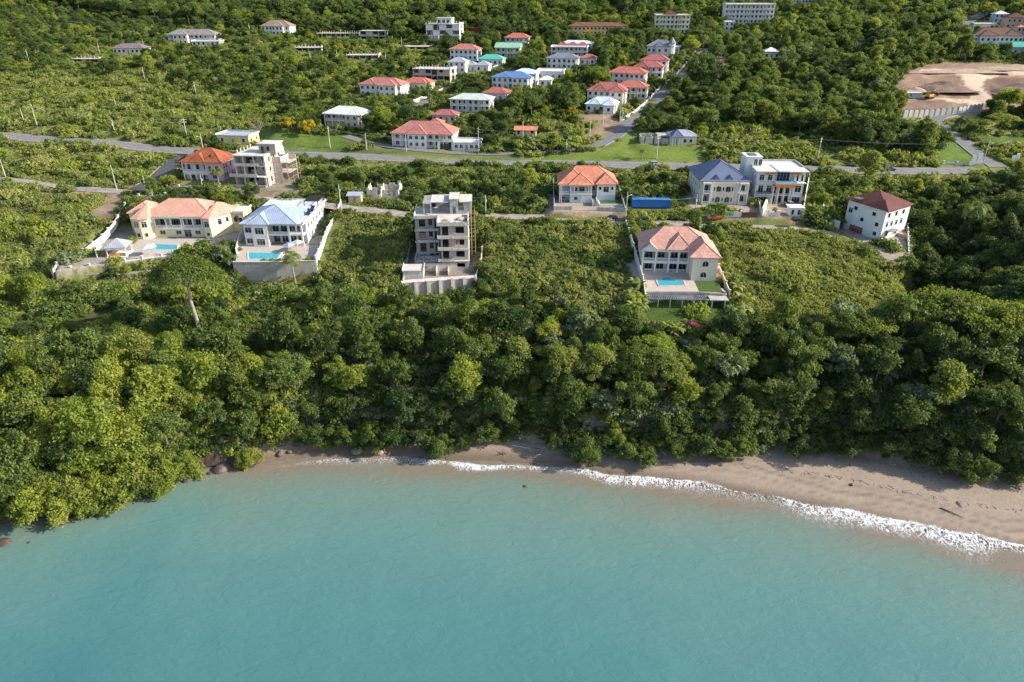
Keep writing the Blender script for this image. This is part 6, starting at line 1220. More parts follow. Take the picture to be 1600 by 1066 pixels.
for z in (.6, 4.3): h.wins(FF, [2.2, 5.4], z, 1.6, 1.9, style='arch', frame='w_offwhite'); h.wins(FF, [.7, 3.8, 6.9], z + .2, .5, 1.4)
for p in ((X(1095), X(1108)), (X(1151), X(1165))):
    for z in (.3, 4.0): h.win(((p[0], 1.2), (p[1], 1.2)), (p[1] - p[0]) / 2, z, 1.5, 2.3, style='arch')
LW = ((xl, 21), (xl, 1.2))
for z in (.6, 4.3): h.wins(LW, [4, 8.5, 12, 15, 18], z, 1.0, 1.9); h.wins(((xr, 1.2), (xr, 21)), [3, 7, 11, 15], z, 1.0, 1.6)
mb = MB(); mb.hip(xl, .9, xr, 21, 7.42, 5.0, .7, th=.25)
for p in (X(1116.5), X(1137)):  # little gablets standing on the front slope
    mb.face([(p - 1.1, -.2 + 1.2, 8.1), (p + 1.1, 1.0, 8.1), (p, 1.05, 9.5)]); mb.face([(p + 1.1, 1.0, 8.1), (p, 3.6, 9.45), (p, 1.05, 9.5)]); mb.face([(p, 3.6, 9.45), (p - 1.1, 1.0, 8.1), (p, 1.05, 9.5)])
h.part('roof', mb, 't_navy'); h.bx('stair', 'w_peach', (xr + .8, -2, -.8, xr + 3.0, 8, .7), (xr + .8, 2, .7, xr + 3.0, 8, 1.9))
w0 = 29.5
wall_line('boundary_wall', 'white street wall of the navy-roofed house behind the orange car', 'wall', [at(1087, 338, w0), at(1124, 339, w0), at(1157, 339.5, w0)], 1.8, 'w_white', pillar=(5.4, .22, .25), pmat='w_white')
g = empty('driveway_gate', at(1158, 340, w0), 0, 'dark brown sliding gate between white street walls', 'gate'); MB().box(0, -.05, .1, 5.2, .05, 1.75).build('panel', 'gate_brown', g); mb = MB()
for i in range(14): mb.box(.1 + i * .38, -.09, .1, .16 + i * .38, -.051, 2.0)
mb.build('bars', 'iron', g)
wall_line('boundary_wall', 'white side wall up between the two tall houses by the gate', 'wall', [at(1189, 338, w0), at(1180, 300, 30), at(1172, 275, 31)], 1.6, 'w_cream', cap=.1)
# --- modern white house
h = House('house', 'modern white three-storey house with flat roofs and glass balcony pool over orange fascia', 'house', px=1214, py=318, z=29.7, rz=-3)
X = h.X; xl, xr = X(1177), X(1250)
h.bx('wall', 'w_white', (xl, 0, -1.5, X(1203), 15, 11.0), (X(1203), 1.4, -1.5, X(1234), 15, 11.02), (X(1234), .2, -1.5, xr, 15, 10.98)); h.bx('wall', 'w_white', (xl - 3.4, 7, -1.5, xl, 16, 8.2))
h.bx('floor_slab', 'trim', (xl - .2, -1.4, 3.5, X(1202), 0, 3.72), (xl - .2, -1.4, 7.2, X(1203), 0, 7.42), (X(1235), -1.1, 7.2, xr + .4, .2, 7.42))
mb = MB(); f0, f1 = X(1203), X(1234); mb.hull([(f0 + .8, -2.6, 6.2), (f1 - .3, -2.6, 6.2), (f1, 1.4, 6.2), (f0, 1.4, 6.2)], [(f0 - .1, -3.2, 7.5), (f1 + .2, -3.2, 7.5), (f1 + .2, 1.4, 7.5), (f0 - .1, 1.4, 7.5)]); h.part('balcony', mb, 'w_orange'); h.bx('plunge_pool', 'pool_water', (f0 + .2, -2.9, 7.3, f1 - .1, 0.6, 8.0)); h.bx('glass_rail', 'm_ice', (f0, -3.1, 7.5, f1, -3.0, 8.2), (f0, -3.0, 7.5, f0 + .1, 1, 8.2), (f1 - .1, -3.0, 7.5, f1, 1, 8.2))
for (p, q) in ((X(1189), X(1204)), (X(1227), X(1243))): h.bx('canopy', 'w_orange', (p, -1.0, 10.2, q, 0.1, 10.5))
mb = MB(); mb.box(xl - .5, -1.2, 11.04, xr + .8, 15.5, 11.3); mb.box(xl - .5, 15.2, 11.3, xr + .8, 15.5, 11.9); mb.box(xl - .5, 6, 11.3, xl - .3, 15.2, 11.85); mb.box(xr + .6, 6, 11.3, xr + .8, 15.2, 11.85); h.part('flat_roof', mb, 'flat_roof'); mb = MB(); mb.box(X(1206), -1.6, 11.32, X(1222), 9, 11.5); h.part('roof_canopy', mb, 'flat_roof')
h.bx('wall', 'w_white', (X(1166), 7.2, 8.2, X(1190), 14, 14.3)); h.bx('roof_slab', 'trim', (X(1165), 6.9, 14.3, X(1191), 14.3, 14.5)); h.wins(((X(1166), 7.2), (X(1190), 7.2)), [3.3, 4.9], 11.6, 1.1, 2.1, style='arch')
h.bx('solar_panel', 'solar', (X(1171), 8.5, 14.55, X(1184), 13, 14.65))
F1 = ((xl, 0), (X(1203), 0)); F2 = ((X(1203), 1.4), (X(1234), 1.4)); F3 = ((X(1234), .2), (xr, .2)); FX = ((xl - 3.4, 7), (xl, 7))
h.wins(F1, [1.6, 4.4], 7.7, 1.5, 2.2); h.wins(F1, [1.8, 4.6], 3.9, 1.6, 2.3); h.win(F1, 2.8, .2, 3.2, 2.0); h.win(F2, 3.4, 7.6, 4.2, 2.9); h.wins(F2, [1.1, 3.4, 5.6], 3.2, 1.2, 2.5); h.wins(F2, [1.1, 3.4, 5.6], .1, 1.2, 2.5); h.wins(F3, [1.0, 2.6], 7.8, .7, 2.1); h.win(F3, 1.8, 4.0, 2.0, 2.2); h.win(F3, 1.6, .3, 2.6, 2.0); h.wins(((xl - 3.4, 16), (xl - 3.4, 7)), [2, 5, 8], 5, 1, 1.8); h.wins(((xl, 7), (xl, 0)), [2, 5], 8.2, .8, 1.6); h.wins(((xl, 7), (xl, 0)), [2, 5], 4.2, .8, 1.6)
h.col([(X(p), -.6) for p in (1204, 1212, 1221, 1230)], -.5, 6.2, .22); h.bx('beam', 'trim', (X(1203), -.8, 2.9, X(1232), -.5, 3.1)); h.rail((xl, -1.35), (X(1201), -1.35), 3.72, mat='iron'); h.rail((xl, -1.35), (X(1202), -1.35), 7.42)
h = House('guard_house', 'small white flat-roofed gatehouse beside the modern house\'s drive', 'guard house', px=1243, py=339, z=29.4, rz=-3); h.bx('wall', 'w_white', (-2.1, 0, -.5, 2.1, 3.6, 2.9)); h.bx('roof', 'trim', (-2.5, -.4, 2.9, 2.5, 4, 3.15)); h.wins(((-2.1, 0), (2.1, 0)), [.9, 2.9], .8, .8, 1.5)
wall_line('boundary_wall', 'tall white pillar wall left of the modern house\'s drive entrance', 'wall', [at(1190, 338, w0), at(1198, 318, w0 + .1)], 2.6, 'w_white', th=.5); wall_line('boundary_wall', 'short white front wall with palms at the modern house', 'wall', [at(1199, 338.5, w0), at(1216, 339, w0)], 1.5, 'w_white', pillar=(3.8, .3, .5), pmat='w_white')
wall_line('boundary_wall', 'long slanting white wall on the right of the modern house', 'wall', [at(1253, 339, w0), at(1258, 310, 30.5), at(1263, 283, 32)], 2.6, 'w_white', cap=.1)
# =================================================================== farther houses
def far_house(site, label, wall='w_white', roof='hip', rmat='t_red', st=2, wing=None, loggia=False, base=None, name='house', cat='house', rh=None, bal=False, sh=2.8, wn=None, below=1.5, arch=False, cross=None, group=None):
    h = House(name, label, cat, site=site, small=True, group=group); w2 = h.w / 2 - .3; d = h.d; H = st * sh; dz = .35; wy = 0
    lw = 0.0
    if loggia: lw = 1.7
    mb = MB(); mb.box(-w2, lw, -below, w2, d, H + dz); h.part('wall', mb, wall)
    if base: h.bx('wall', base, (-w2 - .05, -.05, -below, w2 + .05, d, sh + .1)) if not loggia else h.bx('wall', base, (-w2 + .1, lw - .05, -below, w2 - .1, lw, sh * .9))
    segs = [((-w2, lw), (w2, lw))]
    if wing:       # (centre -1..1, width share, forward metres)
        c, ws, f = wing; xa, xb = max(-w2 + .02, c * w2 - ws * w2), min(w2 - .02, c * w2 + ws * w2); h.bx('wall', wall, (xa, -f, -below, xb, lw + .5, H + dz - .01)); segs = [s_ for s_ in (((-w2, lw), (xa, lw)), ((xa, -f), (xb, -f)), ((xb, lw), (w2, lw))) if s_[1][0] - s_[0][0] > 1.2]
    for k in range(st):
        for a, b_ in segs:
            L_ = b_[0] - a[0]; n = wn or max(1, int(L_ / 2.6)); n = max(1, int(n * L_ / (2 * w2))) if wn else n
            for i in range(n):
                t = L_ * (i + .5) / n
                if k == 0 and i == n // 2 and a is segs[0][0]: h.win((a, b_), t, .35, 1.1, 2.2, name='door', pane='plank')
                else: h.win((a, b_), t, dz + k * sh + .8, 1.3, 1.5, style='arch' if arch else 'sq')
        for i in range(max(1, int(d / 3.6))): t = d * (i + .5) / max(1, int(d / 3.6)); h.win(((w2, lw), (w2, d)), t * (1 - lw / d), dz + k * sh + .8, 1.1, 1.4)
    if loggia:
        n = max(3, int(h.w / 3.4)); xs_ = [-w2 + .15 + i * (2 * w2 - .3) / n for i in range(n + 1)]; h.col([(x, .15) for x in xs_], -.5, H + dz - .3, .17); h.bx('beam', 'trim', (-w2, 0, H + dz - .3, w2, .3, H + dz))
        for k in range(1, st): h.bx('floor_slab', 'trim', (-w2, 0, dz + k * sh - .25, w2, lw, dz + k * sh)); h.rail((-w2, .12), (w2, .12), dz + k * sh)
    z = H + dz + .02; rh = rh or min(h.w, d) * .26
    mb = MB()
    if roof == 'hip': mb.hip(-w2, 0, w2, d, z, rh, .6)
    elif roof == 'gable': mb.hip(-w2, 0, w2, d, z, rh, .6, gable='lr')
    elif roof == 'flat': mb.box(-w2 - .4, -.4, z, w2 + .4, d + .4, z + .25); mb.box(-w2 - .4, d + .1, z + .25, w2 + .4, d + .4, z + .8); mb.box(-w2 - .4, -.2, z + .25, -w2 - .1, d + .1, z + .78); mb.box(w2 + .1, -.2, z + .25, w2 + .4, d + .1, z + .78)
    if wing and roof != 'flat': mb.hip(xa, -f, xb, d * .6, z + .02, rh * .72, .5)
    if cross:
        for c in cross: mb.hip(c * w2 - w2 * .3, -.1, c * w2 + w2 * .3, d * .7, z + .03, rh * .8, .45)
    if roof != 'none': h.part('roof' if roof != 'flat' else 'flat_roof', mb, rmat)
    return h
def shell(site, label, mat='block_pale', st=2, bays=4, stubs=True, rail=False, name='unfinished_house', cat='building', sh=3.2):
    """open concrete frame: slabs, piers, half walls and starter columns"""
    h = House(name, label, cat, site=site, small=True); w2 = h.w / 2; d = h.d; mb = MB(); sl = MB()
    for k in range(st):
        z0 = k * sh + (.22 if k else -1.5); z1 = (k + 1) * sh
        for i in range(bays + 1):
            x = -w2 + (2 * w2 - .4) * i / bays
            for y in (0, d - .4): mb.box(x, y, z0, x + .4, y + .4, z1)
            if i < bays and (i * 7 + k * 3 + st) % 5 != 1: q = (2 * w2 - .4) / bays; mb.box(x + .4, .05, z0, x + q, .3, z0 + (1.0 if (i + k) % 2 else sh * .98 - .22)); mb.box(x + .4, d - .3, z0, x + q, d - .05, z1 - .02)
        mb.box(w2 - .3, .4, z0, w2 - .05, d * .3, z1 - .01); mb.box(w2 - .3, d * .3, z0, w2 - .05, d * .5, max(z0 + .9, .9)); mb.box(w2 - .3, d * .62, z0, w2 - .05, d - .4, z1 - .01); mb.box(-w2 + .05, .4, z0, -w2 + .3, d - .4, z1 - .01)
        sl.box(-w2 - .3, -.5, z1, w2 + .3, d + .3, z1 + .22)
    h.part('wall', mb, mat); h.part('floor_slab', sl, 'concrete_pale')
    if stubs:
        mb = MB(); z = st * sh + .22; random.seed(len(site))
        for i in range(bays * 2 + 1):
            x = -w2 + (2 * w2 - .3) * i / (bays * 2); mb.box(x, -.2, z, x + .3, .1, z + random.uniform(.5, 1.5)); mb.box(x, d - .3, z, x + .3, d, z + random.uniform(.5, 1.6))
        mb.box(w2 - .1, .2, z, w2 + .2, d - .4, z + .9); h.part('parapet', mb, mat)
    return h
far_house('yellow_bungalow', 'yellow flat-roofed bungalow with grey sheet roof above the highway bend', 'w_yellow', 'flat', 'tin', st=1, sh=3.4, wn=3)
far_house('tan_house', 'unpainted tan two-storey house with white hip roof and yellow ground-floor piers', 'w_tan', 'hip', 'm_white', loggia=True, base='w_yellow', arch=True, wing=(.5, .35, .6))
far_house('red_roof_villa', 'large white villa with rosy red hipped roof and balconies beside the highway', 'w_white', 'hip', 't_rose', loggia=True, arch=True, wing=(-.15, .3, 1.0), rh=4.2)
far_house('long_white_house', 'long white two-storey house with pinkish-red roof and many arched windows', 'w_white', 'hip', 't_rose', wing=(.45, .4, 3), arch=True, rh=3.0, cross=(-.55,))
far_house('red_bungalow', 'cream bungalow with bright red roof next to the long white house', 'w_cream', 'hip', 't_scarlet', st=1, wing=(.5, .3, 2), sh=3.6)
far_house('pale_roof_house', 'white two-storey house with pale green metal roof among garden trees', 'w_white', 'hip', 'm_green', loggia=True, rh=2.2); far_house('low_red_house', 'low house with long dull red roof behind the highway villa', 'w_offwhite', 'hip', 't_red', st=1, sh=3)
shell('block_house', 'grey block house shell with column stubs on its roof beside the side street', 'block', 2, 6); far_house('blue_top_house', 'white two-storey house with strong blue roof and white gables', 'w_white', 'hip', 'm_strong_blue', wing=(.5, .4, 2), cross=(-.4,), rh=2.4)
far_house('white_tower_house', 'low white flat-roofed house with four small windows', 'w_white', 'flat', 'trim', st=1, sh=4, wn=4); far_house('grey_white_house', 'white two-storey house with grey hip roof below the red-striped house', 'w_white', 'hip', 'm_slate', wing=(.6, .3, 1.5), rh=2.6)
far_house('red_strip_house', 'white house with three small red front roofs in a strip', 'w_white', 'flat', 'trim', cross=None, loggia=True, st=2, sh=2.7); far_house('flat_white_house', 'white flat-roofed house uppermost behind the red-striped house', 'w_white', 'hip', 'm_white', rh=1.6, st=1, sh=4)
t = SITES['red_strip_house']; r = MB()
for i in range(3): x = -t['w'] * .3 + i * t['w'] * .27; r.hip(x, -.6, x + t['w'] * .24, 3, 6.9, 1.6, .3)
_hh = [o for o in bpy.data.objects if o.get('label', '').startswith('white house with three small red')][0]; r.build('front_roof', 't_red', _hh)
h = far_house('turret_house', 'white house with slate hip roof and a pointed corner turret', 'w_white', 'hip', 'm_slate', wing=(0, .3, 1.5), rh=3.4, sh=3.6)
w2 = h.w / 2; oc = [(w2 - 1.2 + 2.1 * math.cos(6.2832 * i / 8), 1.4 + 2.1 * math.sin(6.2832 * i / 8)) for i in range(8)]; h.part('turret', MB().prism(oc, -1.5, 9.2), 'w_white'); oc2 = [(w2 - 1.2 + 2.6 * math.cos(6.2832 * i / 8), 1.4 + 2.6 * math.sin(6.2832 * i / 8)) for i in range(8)]; h.part('turret_roof', MB().pyr(oc2, 9.22, (w2 - 1.2, 1.4, 13)), 'm_slate')
far_house('red_house_a', 'uppermost red-roofed white house in the row, just below the turret house', 'w_white', 'hip', 't_red', wing=(.5, .4, 1.5)); far_house('red_house_b', 'second red-roofed white house from the top of the row', 'w_white', 'hip', 't_red', loggia=True, cross=(-.4,))
far_house('red_house_c', 'white house with broad scarlet roof in the middle of the red-roofed row', 'w_white', 'hip', 't_scarlet', wing=(.55, .4, 2.0)); far_house('red_house_d', 'white balconied house with scarlet roof second from the bottom of the row', 'w_white', 'hip', 't_scarlet', loggia=True)
far_house('red_house_e', 'crimson-roofed house with many small hips at the bottom of the row', 'w_cream', 'hip', 't_red', wing=(.55, .35, 3), cross=(-.35,), rh=3.6); far_house('ice_blue_house', 'small white house with icy pale blue roofs in front of the crimson-roofed house', 'w_white', 'hip', 'm_ice', wing=(.55, .35, 3), cross=(-.4,), st=1, sh=3.4, rh=3)
# portico house: half ruin, half finished
h = House('house', 'half-finished bungalow with navy portico roof on the wide lawn', 'house', site='portico_house', small=True); X = h.X; w2 = h.w / 2
h.bx('wall', 'w_offwhite', (X(1046), 0, -1, X(1087), 9, 3.4)); h.bx('wall', 'block_pale', (X(1002), 1, -1, X(1007), 1.3, 3.0), (X(1009), 1, -1, X(1020), 1.3, 2.6), (X(1023), 1, -1, X(1032), 1.3, 3.2), (X(1035), 1, -1, X(1045), 1.3, 2.4), (X(1002), 1.3, -1, X(1003), 9, 2.8), (X(1003), 9, -1, X(1045), 9.3, 3.1), (X(1020), 1.3, -1, X(1021), 9, 2.5), (X(1034), 1.3, -1, X(1035), 9, 2.8))
mb = MB(); mb.hip(X(1046), 0, X(1087), 9, 3.42, 2.0, .5); h.part('roof', mb, 'm_grey'); mb = MB(); mb.hip(X(1048), -2.6, X(1064), 4, 3.5, 2.6, .4); h.part('portico_roof', mb, 't_navy'); h.col([(X(p), -2.4) for p in (1049, 1053, 1059, 1063)], -.5, 3.5, .18); h.wins(((X(1046), 0), (X(1087), 0)), [6.5, 9.0], .9, 1.2, 1.4); h.win(((X(1046), 0), (X(1087), 0)), 2.6, .1, 1.2, 2.1, name='door', pane='plank'); h.bx('roof_slab', 'concrete', (X(1028), 2, 3.25, X(1045), 9, 3.4))
far_house('yellow_apartments', 'yellow four-storey apartment house with maroon roof at the forest edge', 'w_paleyellow', 'flat', 'w_cream', st=4, sh=3.0, loggia=True, base=None); t = SITES['yellow_apartments']
_hh = [o for o in bpy.data.objects if o.get('label', '').startswith('yellow four-storey')][0]; MB().hip(-t['w'] * .22, 3, t['w'] * .12, 11, 12.9, 2.6, .5).build('stair_roof', 't_maroon', _hh)
far_house('ochre_house', 'rambling ochre house with dark brown roofs against the forest', 'w_ochre', 'hip', 't_brown', wing=(-.7, .28, 3), cross=(.6,), st=2, rh=2.4)
h = far_house('white_apartments', 'big white terraced apartment building at the top of the hill street', 'w_white', 'flat', 'w_white', st=5, sh=3.2, loggia=True); far_house('annex_white', 'narrow white annex at the foot of the white apartment building', 'w_white', 'flat', 'trim', st=3, sh=2.8)
far_house('grey_roof_cluster', 'grey-roofed hillside house with stepped white terraces below', 'w_offwhite', 'hip', 't_greybrown', wing=(-.4, .3, 3), loggia=True, rh=3); far_house('purple_roof_house', 'low house with dull purple-brown hip roof half hidden in scrub', 'w_offwhite', 'hip', 't_purple', st=1, sh=3, cross=(-.6, .5), rh=2.6)
shell('slab_ruin', 'pale collapsed slab ruin lying low in the left scrub', 'rubble', 1, 3, sh=1.6); far_house('brown_roof_house', 'white hillside house with brown hip roof and side porch', 'w_white', 'hip', 't_umber', wing=(.2, .4, 2), rh=3.6)
shell('ruin_row', 'long pale ruined row with broken roofline at the forest edge', 'block_pale', 1, 9, sh=3.0); shell('grey_box_house', 'plain grey two-storey concrete box right of the ruined row', 'block', 2, 4, stubs=False)
shell('small_ruin', 'small pale roofless block house in the upper scrub', 'block_pale', 1, 4, sh=2.6); shell('flat_ruin', 'flat-topped pale unfinished house in front of the forested bushes', 'block_pale', 1, 5, sh=3.0); shell('pale_slab', 'bare pale concrete slab platform below the white frame block', 'concrete_pale', 1, 4, stubs=False, sh=1.4)
h = shell('white_frame_block', 'tall white unfinished frame building with open floors on the hillside', 'w_white', 3, 5, sh=3.6); h.bx('wall', 'w_white', (-h.w * .18, 2, 11.05, h.w * .26, 9, 14.6)); h.bx('roof_slab', 'trim', (-h.w * .2, 1.6, 14.6, h.w * .28, 9.4, 14.85)); h.wins(((-h.w * .18, 2), (h.w * .26, 2)), [1.5, 4.5, 7.5], 11.6, 1.8, 2.0, pane='void')
h.bx('annex', 'concrete_pale', (-h.w * .62, -3, -1.5, -h.w * .1, 0, 4.2))
c = House('shipping_container', 'red container beside the tall white frame building', 'container', site='red_container', small=True); c.bx('body', 'box_red', (-c.w / 2, 0, -.5, c.w / 2, 3, 2.6)); c.bx('roof', 'box_red', (-c.w / 2 - .05, -.05, 2.6, c.w / 2 + .05, 3.05, 2.7)); c.bx('door', 'iron', (-c.w / 2 + .4, -.06, .1, -c.w / 2 + 2.4, 0, 2.3))
far_house('rose_roof_house', 'white house with rose hip roof at the left of the upper cluster', 'w_white', 'hip', 't_rose', st=2, sh=2.9); far_house('crimson_roof_house', 'white house with orange-red roof at the top of the side street', 'w_white', 'hip', 't_scarlet', loggia=True)
far_house('green_yellow_house', 'yellow house with pale green metal roof above the side street', 'w_yellow', 'gable', 'm_mint', loggia=True, sh=2.9); far_house('teal_roof_house', 'low white house with bright teal roof', 'w_white', 'hip', 'm_teal', st=1, sh=3.2)
far_house('grey_roof_house', 'white house with pale grey roof next to the block shell', 'w_white', 'hip', 'm_grey', st=2, sh=2.8); far_house('grey_roof_annex', 'small grey-roofed white house below the teal roof', 'w_white', 'hip', 'm_grey', st=1, sh=3.2)
far_house('corner_red_roofs', 'white house with two small dull red roofs by the garden trees', 'w_white', 'hip', 't_red', wing=(.5, .4, 2), st=1, sh=3.4)
far_house('green_gable_villa', 'white gabled villa with brown hip roofs beside the hill road', 'w_white', 'hip', 't_brown', wing=(-.45, .35, 3), rh=4.4, cross=(.55,), sh=3.6); far_house('peach_house', 'peach house with maroon roof at the top right edge', 'w_peach', 'hip', 't_maroon', sh=3.4); far_house('white_shed', 'small white house with flat roof beside the hill road', 'w_white', 'flat', 'trim', st=1, sh=4)
far_house('teal_gate_house', 'tiny white gatehouse with teal gable below the hill villa', 'w_white', 'gable', 'm_teal', st=1, sh=4.0, rh=3); far_house('mini_white_house', 'small white house alone in the forest left of the dirt track', 'w_white', 'hip', 'm_white', st=1, sh=3.6); far_house('pink_top_house', 'pink-roofed white house cut by the top edge', 'w_white', 'hip', 't_rose', st=1, sh=3.4)
far_house('rust_roof_shed', 'low shed with rusty orange roof among banana plants', 'w_tan', 'gable', 't_orange', st=1, sh=2.4, rh=1.2); far_house('orange_wall_house', 'white arched garden house behind an orange wall by the black gate', 'w_white', 'flat', 'flat_roof', st=1, sh=3.0, arch=True, wn=5)
far_house('balcony_house', 'white balconied house with pale blue roof right of the strong blue roof', 'w_white', 'hip', 'm_ice', loggia=True, rh=2.2); far_house('small_grey_house', 'tiny grey-roofed cottage between the teal roof and the block shell', 'w_offwhite', 'hip', 'm_grey', st=1, sh=3); far_house('cottage_a', 'small white cottage in front of the low flat-roofed house', 'w_white', 'hip', 'm_white', st=1, sh=3); far_house('cottage_b', 'small white house with faded red roof among trees left of the turret house', 'w_white', 'hip', 't_rose', st=1, sh=3.4)
far_house('cottage_c', 'small white house at the roadside right of the turret house', 'w_white', 'flat', 'trim', st=1, sh=3.4); far_house('upper_villa', 'white villa with pale roof behind the brown-roofed hill villa', 'w_white', 'hip', 'm_white', st=2); far_house('corner_villa', 'white house with orange-brown roof at the far right edge', 'w_white', 'hip', 't_orange', st=2); far_house('hill_cottage', 'long low pale terrace building below the grey-roofed hillside house', 'w_offwhite', 'flat', 'flat_roof', st=1, sh=2.6); far_house('lower_cottage', 'small white house behind the red-roofed highway villa', 'w_white', 'hip', 't_rose', st=1, sh=3.2)
def gp(px, py): g = ground(px, py); return (g.x, g.y, hz(g.x, g.y))
wall_line('boundary_wall', 'terracotta orange wall beside the highway villa\'s gate', 'wall', [gp(709, 234), gp(748, 232)], 2.2, 'w_orange', cap=.15); wall_line('boundary_wall', 'white wall down the street below the long white house', 'wall', [gp(646, 163), gp(670, 153), gp(692, 144)], 2.0, 'w_white', pillar=(6, .2, .2), pmat='w_white')
g = empty('driveway_gate', gp(688, 233), 0, 'black double gate between white gate pillars of the highway villa', 'gate'); MB().box(0, -.05, 0, 4.8, .05, 2.0).build('panel', 'iron', g)
for x in (-.6, 5.4): MB().box(x - .45, -.4, -.5, x + .45, .4, 3.3).build('pillar', 'trim', g)
for pp, lb_ in (([gp(970, 190), gp(990, 178), gp(1008, 163), gp(1030, 141)], 'white garden wall along the left side of the village street'), ([gp(1040, 132), gp(1060, 115), gp(1076, 98), gp(1086, 84)], 'white wall along the upper village street by the turret house')): wall_line('boundary_wall', lb_, 'wall', pp, 1.3, 'w_white', pillar=(7, .3, .6), pmat='w_white')
wall_line('boundary_wall', 'pale wall along the side street below the yellow house', 'wall', [gp(770, 108), gp(800, 96), gp(836, 81)], 1.3, 'w_offwhite', pillar=(8, .2, .2), pmat='w_offwhite')
# =================================================================== street furniture, vehicles, shore, single plants
def near_mark(px, py): return min(MARKS, key=lambda q: (q[1] - px) ** 2 + (q[2] - py) ** 2)[0]
surf('pole_grey', (0.55, 0.53, 0.50), 0.85, 0.15, 1.0); surf('rubber', (0.03, 0.03, 0.03), 0.9); surf('rock', (0.17, 0.135, 0.11), 0.95, 0.35, 0.9, bump=1.2, bscale=2.0, dirt=0.6, dirtcol=(0.10, 0.08, 0.07)); surf('rock_tan', (0.30, 0.235, 0.165), 0.95, 0.3, 1.2, bump=1.0, bscale=2.5); surf('rock_wet', (0.10, 0.07, 0.05), 0.5, 0.3, 1.2, bump=1.0, bscale=2.5); surf('driftwood', (0.50, 0.46, 0.42), 0.95, 0.2, 2)
POLES = [(10,280,251,0),(183,298,260,0),(319,305,274,0),(229,301,290,0),(533,325,290,0),(759,336,306,0),(977,349,302,0),(1086,332,307,0),(1026,248,212,1),(968,195,172,0),(972,192,172,0),(942,196,181,0),(921,221,190,0),(885,241,220,0),(817,216,192,0),(1049,128,108,0),(1119,201,185,0),(516,231,200,1),(573,234,210,0),(635,237,212,0),(748,240,202,1),(486,101,85,0),(527,94,84,0),(603,98,85,0),(614,72,59,0),(628,74,64,0),(696,79,65,0),(764,42,32,0),(39,195,172,0),(59,199,167,1),(46,98,80,0),(73,94,81,0),(157,87,70,0),(226,79,64,0),(227,127,107,0),(307,151,130,0),(183,173,154,0),(180,209,197,0),(293,218,187,1),(317,231,214,0),(391,53,39,0),(1276,256,217,1),(1534,261,222,1),(1575,238,220,0),(1416,90,65,0),(1437,91,64,0),(1497,93,70,0)]
POLE_TOPS = {}
_pm = {}
for i, (px, yb, yt, arm) in enumerate(POLES):
    g = ground(px, yb); hgt = min(13.0, max(6.0, (yb - yt) * proj(*g)[2] / F * 1.05)); z = hz(g.x, g.y)
    o = empty('utility_pole', (g.x, g.y, z), .1 * i, f'{"cross-armed" if arm else "slim pale"} utility pole {["just left of", "standing near", "just right of"][(px > 0) + (hash_(near_mark(px, yb)) * 0)] if 0 else "standing near"} the {near_mark(px, yb)}', 'utility pole', 'utility poles')
    MB().tube((0, 0, -.5), (0, 0, hgt), .17, .11, 6).build('pole', 'pole_grey', o); mb = MB()
    if arm: mb.box(-1.3, -.07, hgt - .9, 1.3, .07, hgt - .75).box(-1.0, -.07, hgt - 1.9, 1.0, .07, hgt - 1.76); mb.build('cross_arm', 'pole_grey', o)
    elif i % 3 == 0: mb.tube((0, 0, hgt - 1.6), (1.5, 0, hgt - 1.1), .05).box(1.3, -.12, hgt - 1.15, 2.0, .12, hgt - 1.0); mb.build('lamp_arm', 'pole_grey', o)
    else: mb.tube((.28, 0, hgt - 2.4), (.28, 0, hgt - 1.6), .16); mb.build('transformer', 'pole_grey', o)
    POLE_TOPS[(px, yb)] = Vector((g.x, g.y, z + hgt - .8))
def wire(a, b_, label, off=0.0, sag=1.2):
    a = POLE_TOPS[a] if isinstance(a, tuple) and len(a) == 2 else Vector(a); b_ = POLE_TOPS[b_] if isinstance(b_, tuple) and len(b_) == 2 else Vector(b_); a = a + Vector((0, off, -abs(off) * .6)); b_ = b_ + Vector((0, off, -abs(off) * .6)); mb = MB(); n = 8; prev = a
    for i in range(1, n + 1): t = i / n; p = a.lerp(b_, t) - Vector((0, 0, sag * 4 * t * (1 - t))); mb.tube(prev - a, p - a, .018, n=4); prev = p
    mb.build('power_cable', 'pole_grey', None, loc=a, label=label, cat='cable', group='overhead cables')
for k, (a, b_, lb_) in enumerate((((1276,256),(1534,261),'overhead cable crossing in front of the right-hand forest above the highway'), ((1534,261),(1575,238),'overhead cable leaving the cross-armed pole at the right junction'), ((1026,248),(1276,256),'overhead cable from the lawn pole along the banana rows'), ((748,240),(1026,248),'overhead cable between the highway gate and the lawn pole'), ((516,231),(635,237),'overhead cable in front of the tan house drive'), ((59,199),(293,218),'overhead cable through the left scrub above the highway'), ((977,349),(1086,332),'overhead cable above the blue shipping container'), ((533,325),(759,336),'overhead cable behind the grey concrete shell'))):
    for off in (0, .5): wire(a, b_, lb_, off)
for i, (px, py, z, lb_) in enumerate(((1176, 258, 41.0, 'black water tank on the modern house roof, left one'), (1184, 258, 41.0, 'black water tank on the modern house roof, right one'), (678, 323, 36.4, 'black water tank on the roof deck of the grey concrete shell'), (412, 240, 43.1, 'black water tank on the roof of the scaffolded grey shell'), (371, 345, 31.0, 'black water tank on the yellow villa\'s side terrace'))):
    o = empty('water_tank', at(px, py, z), 0, lb_, 'water tank'); MB().tube((0, 0, 0), (0, 0, 1.3), .62, .62, 12).tube((0, 0, 1.3), (0, 0, 1.6), .62, .25, 12).build('body', 'rubber', o); MB().tube((0, 0, 1.6), (0, 0, 1.7), .25, .25, 10).build('lid', 'rubber', o)
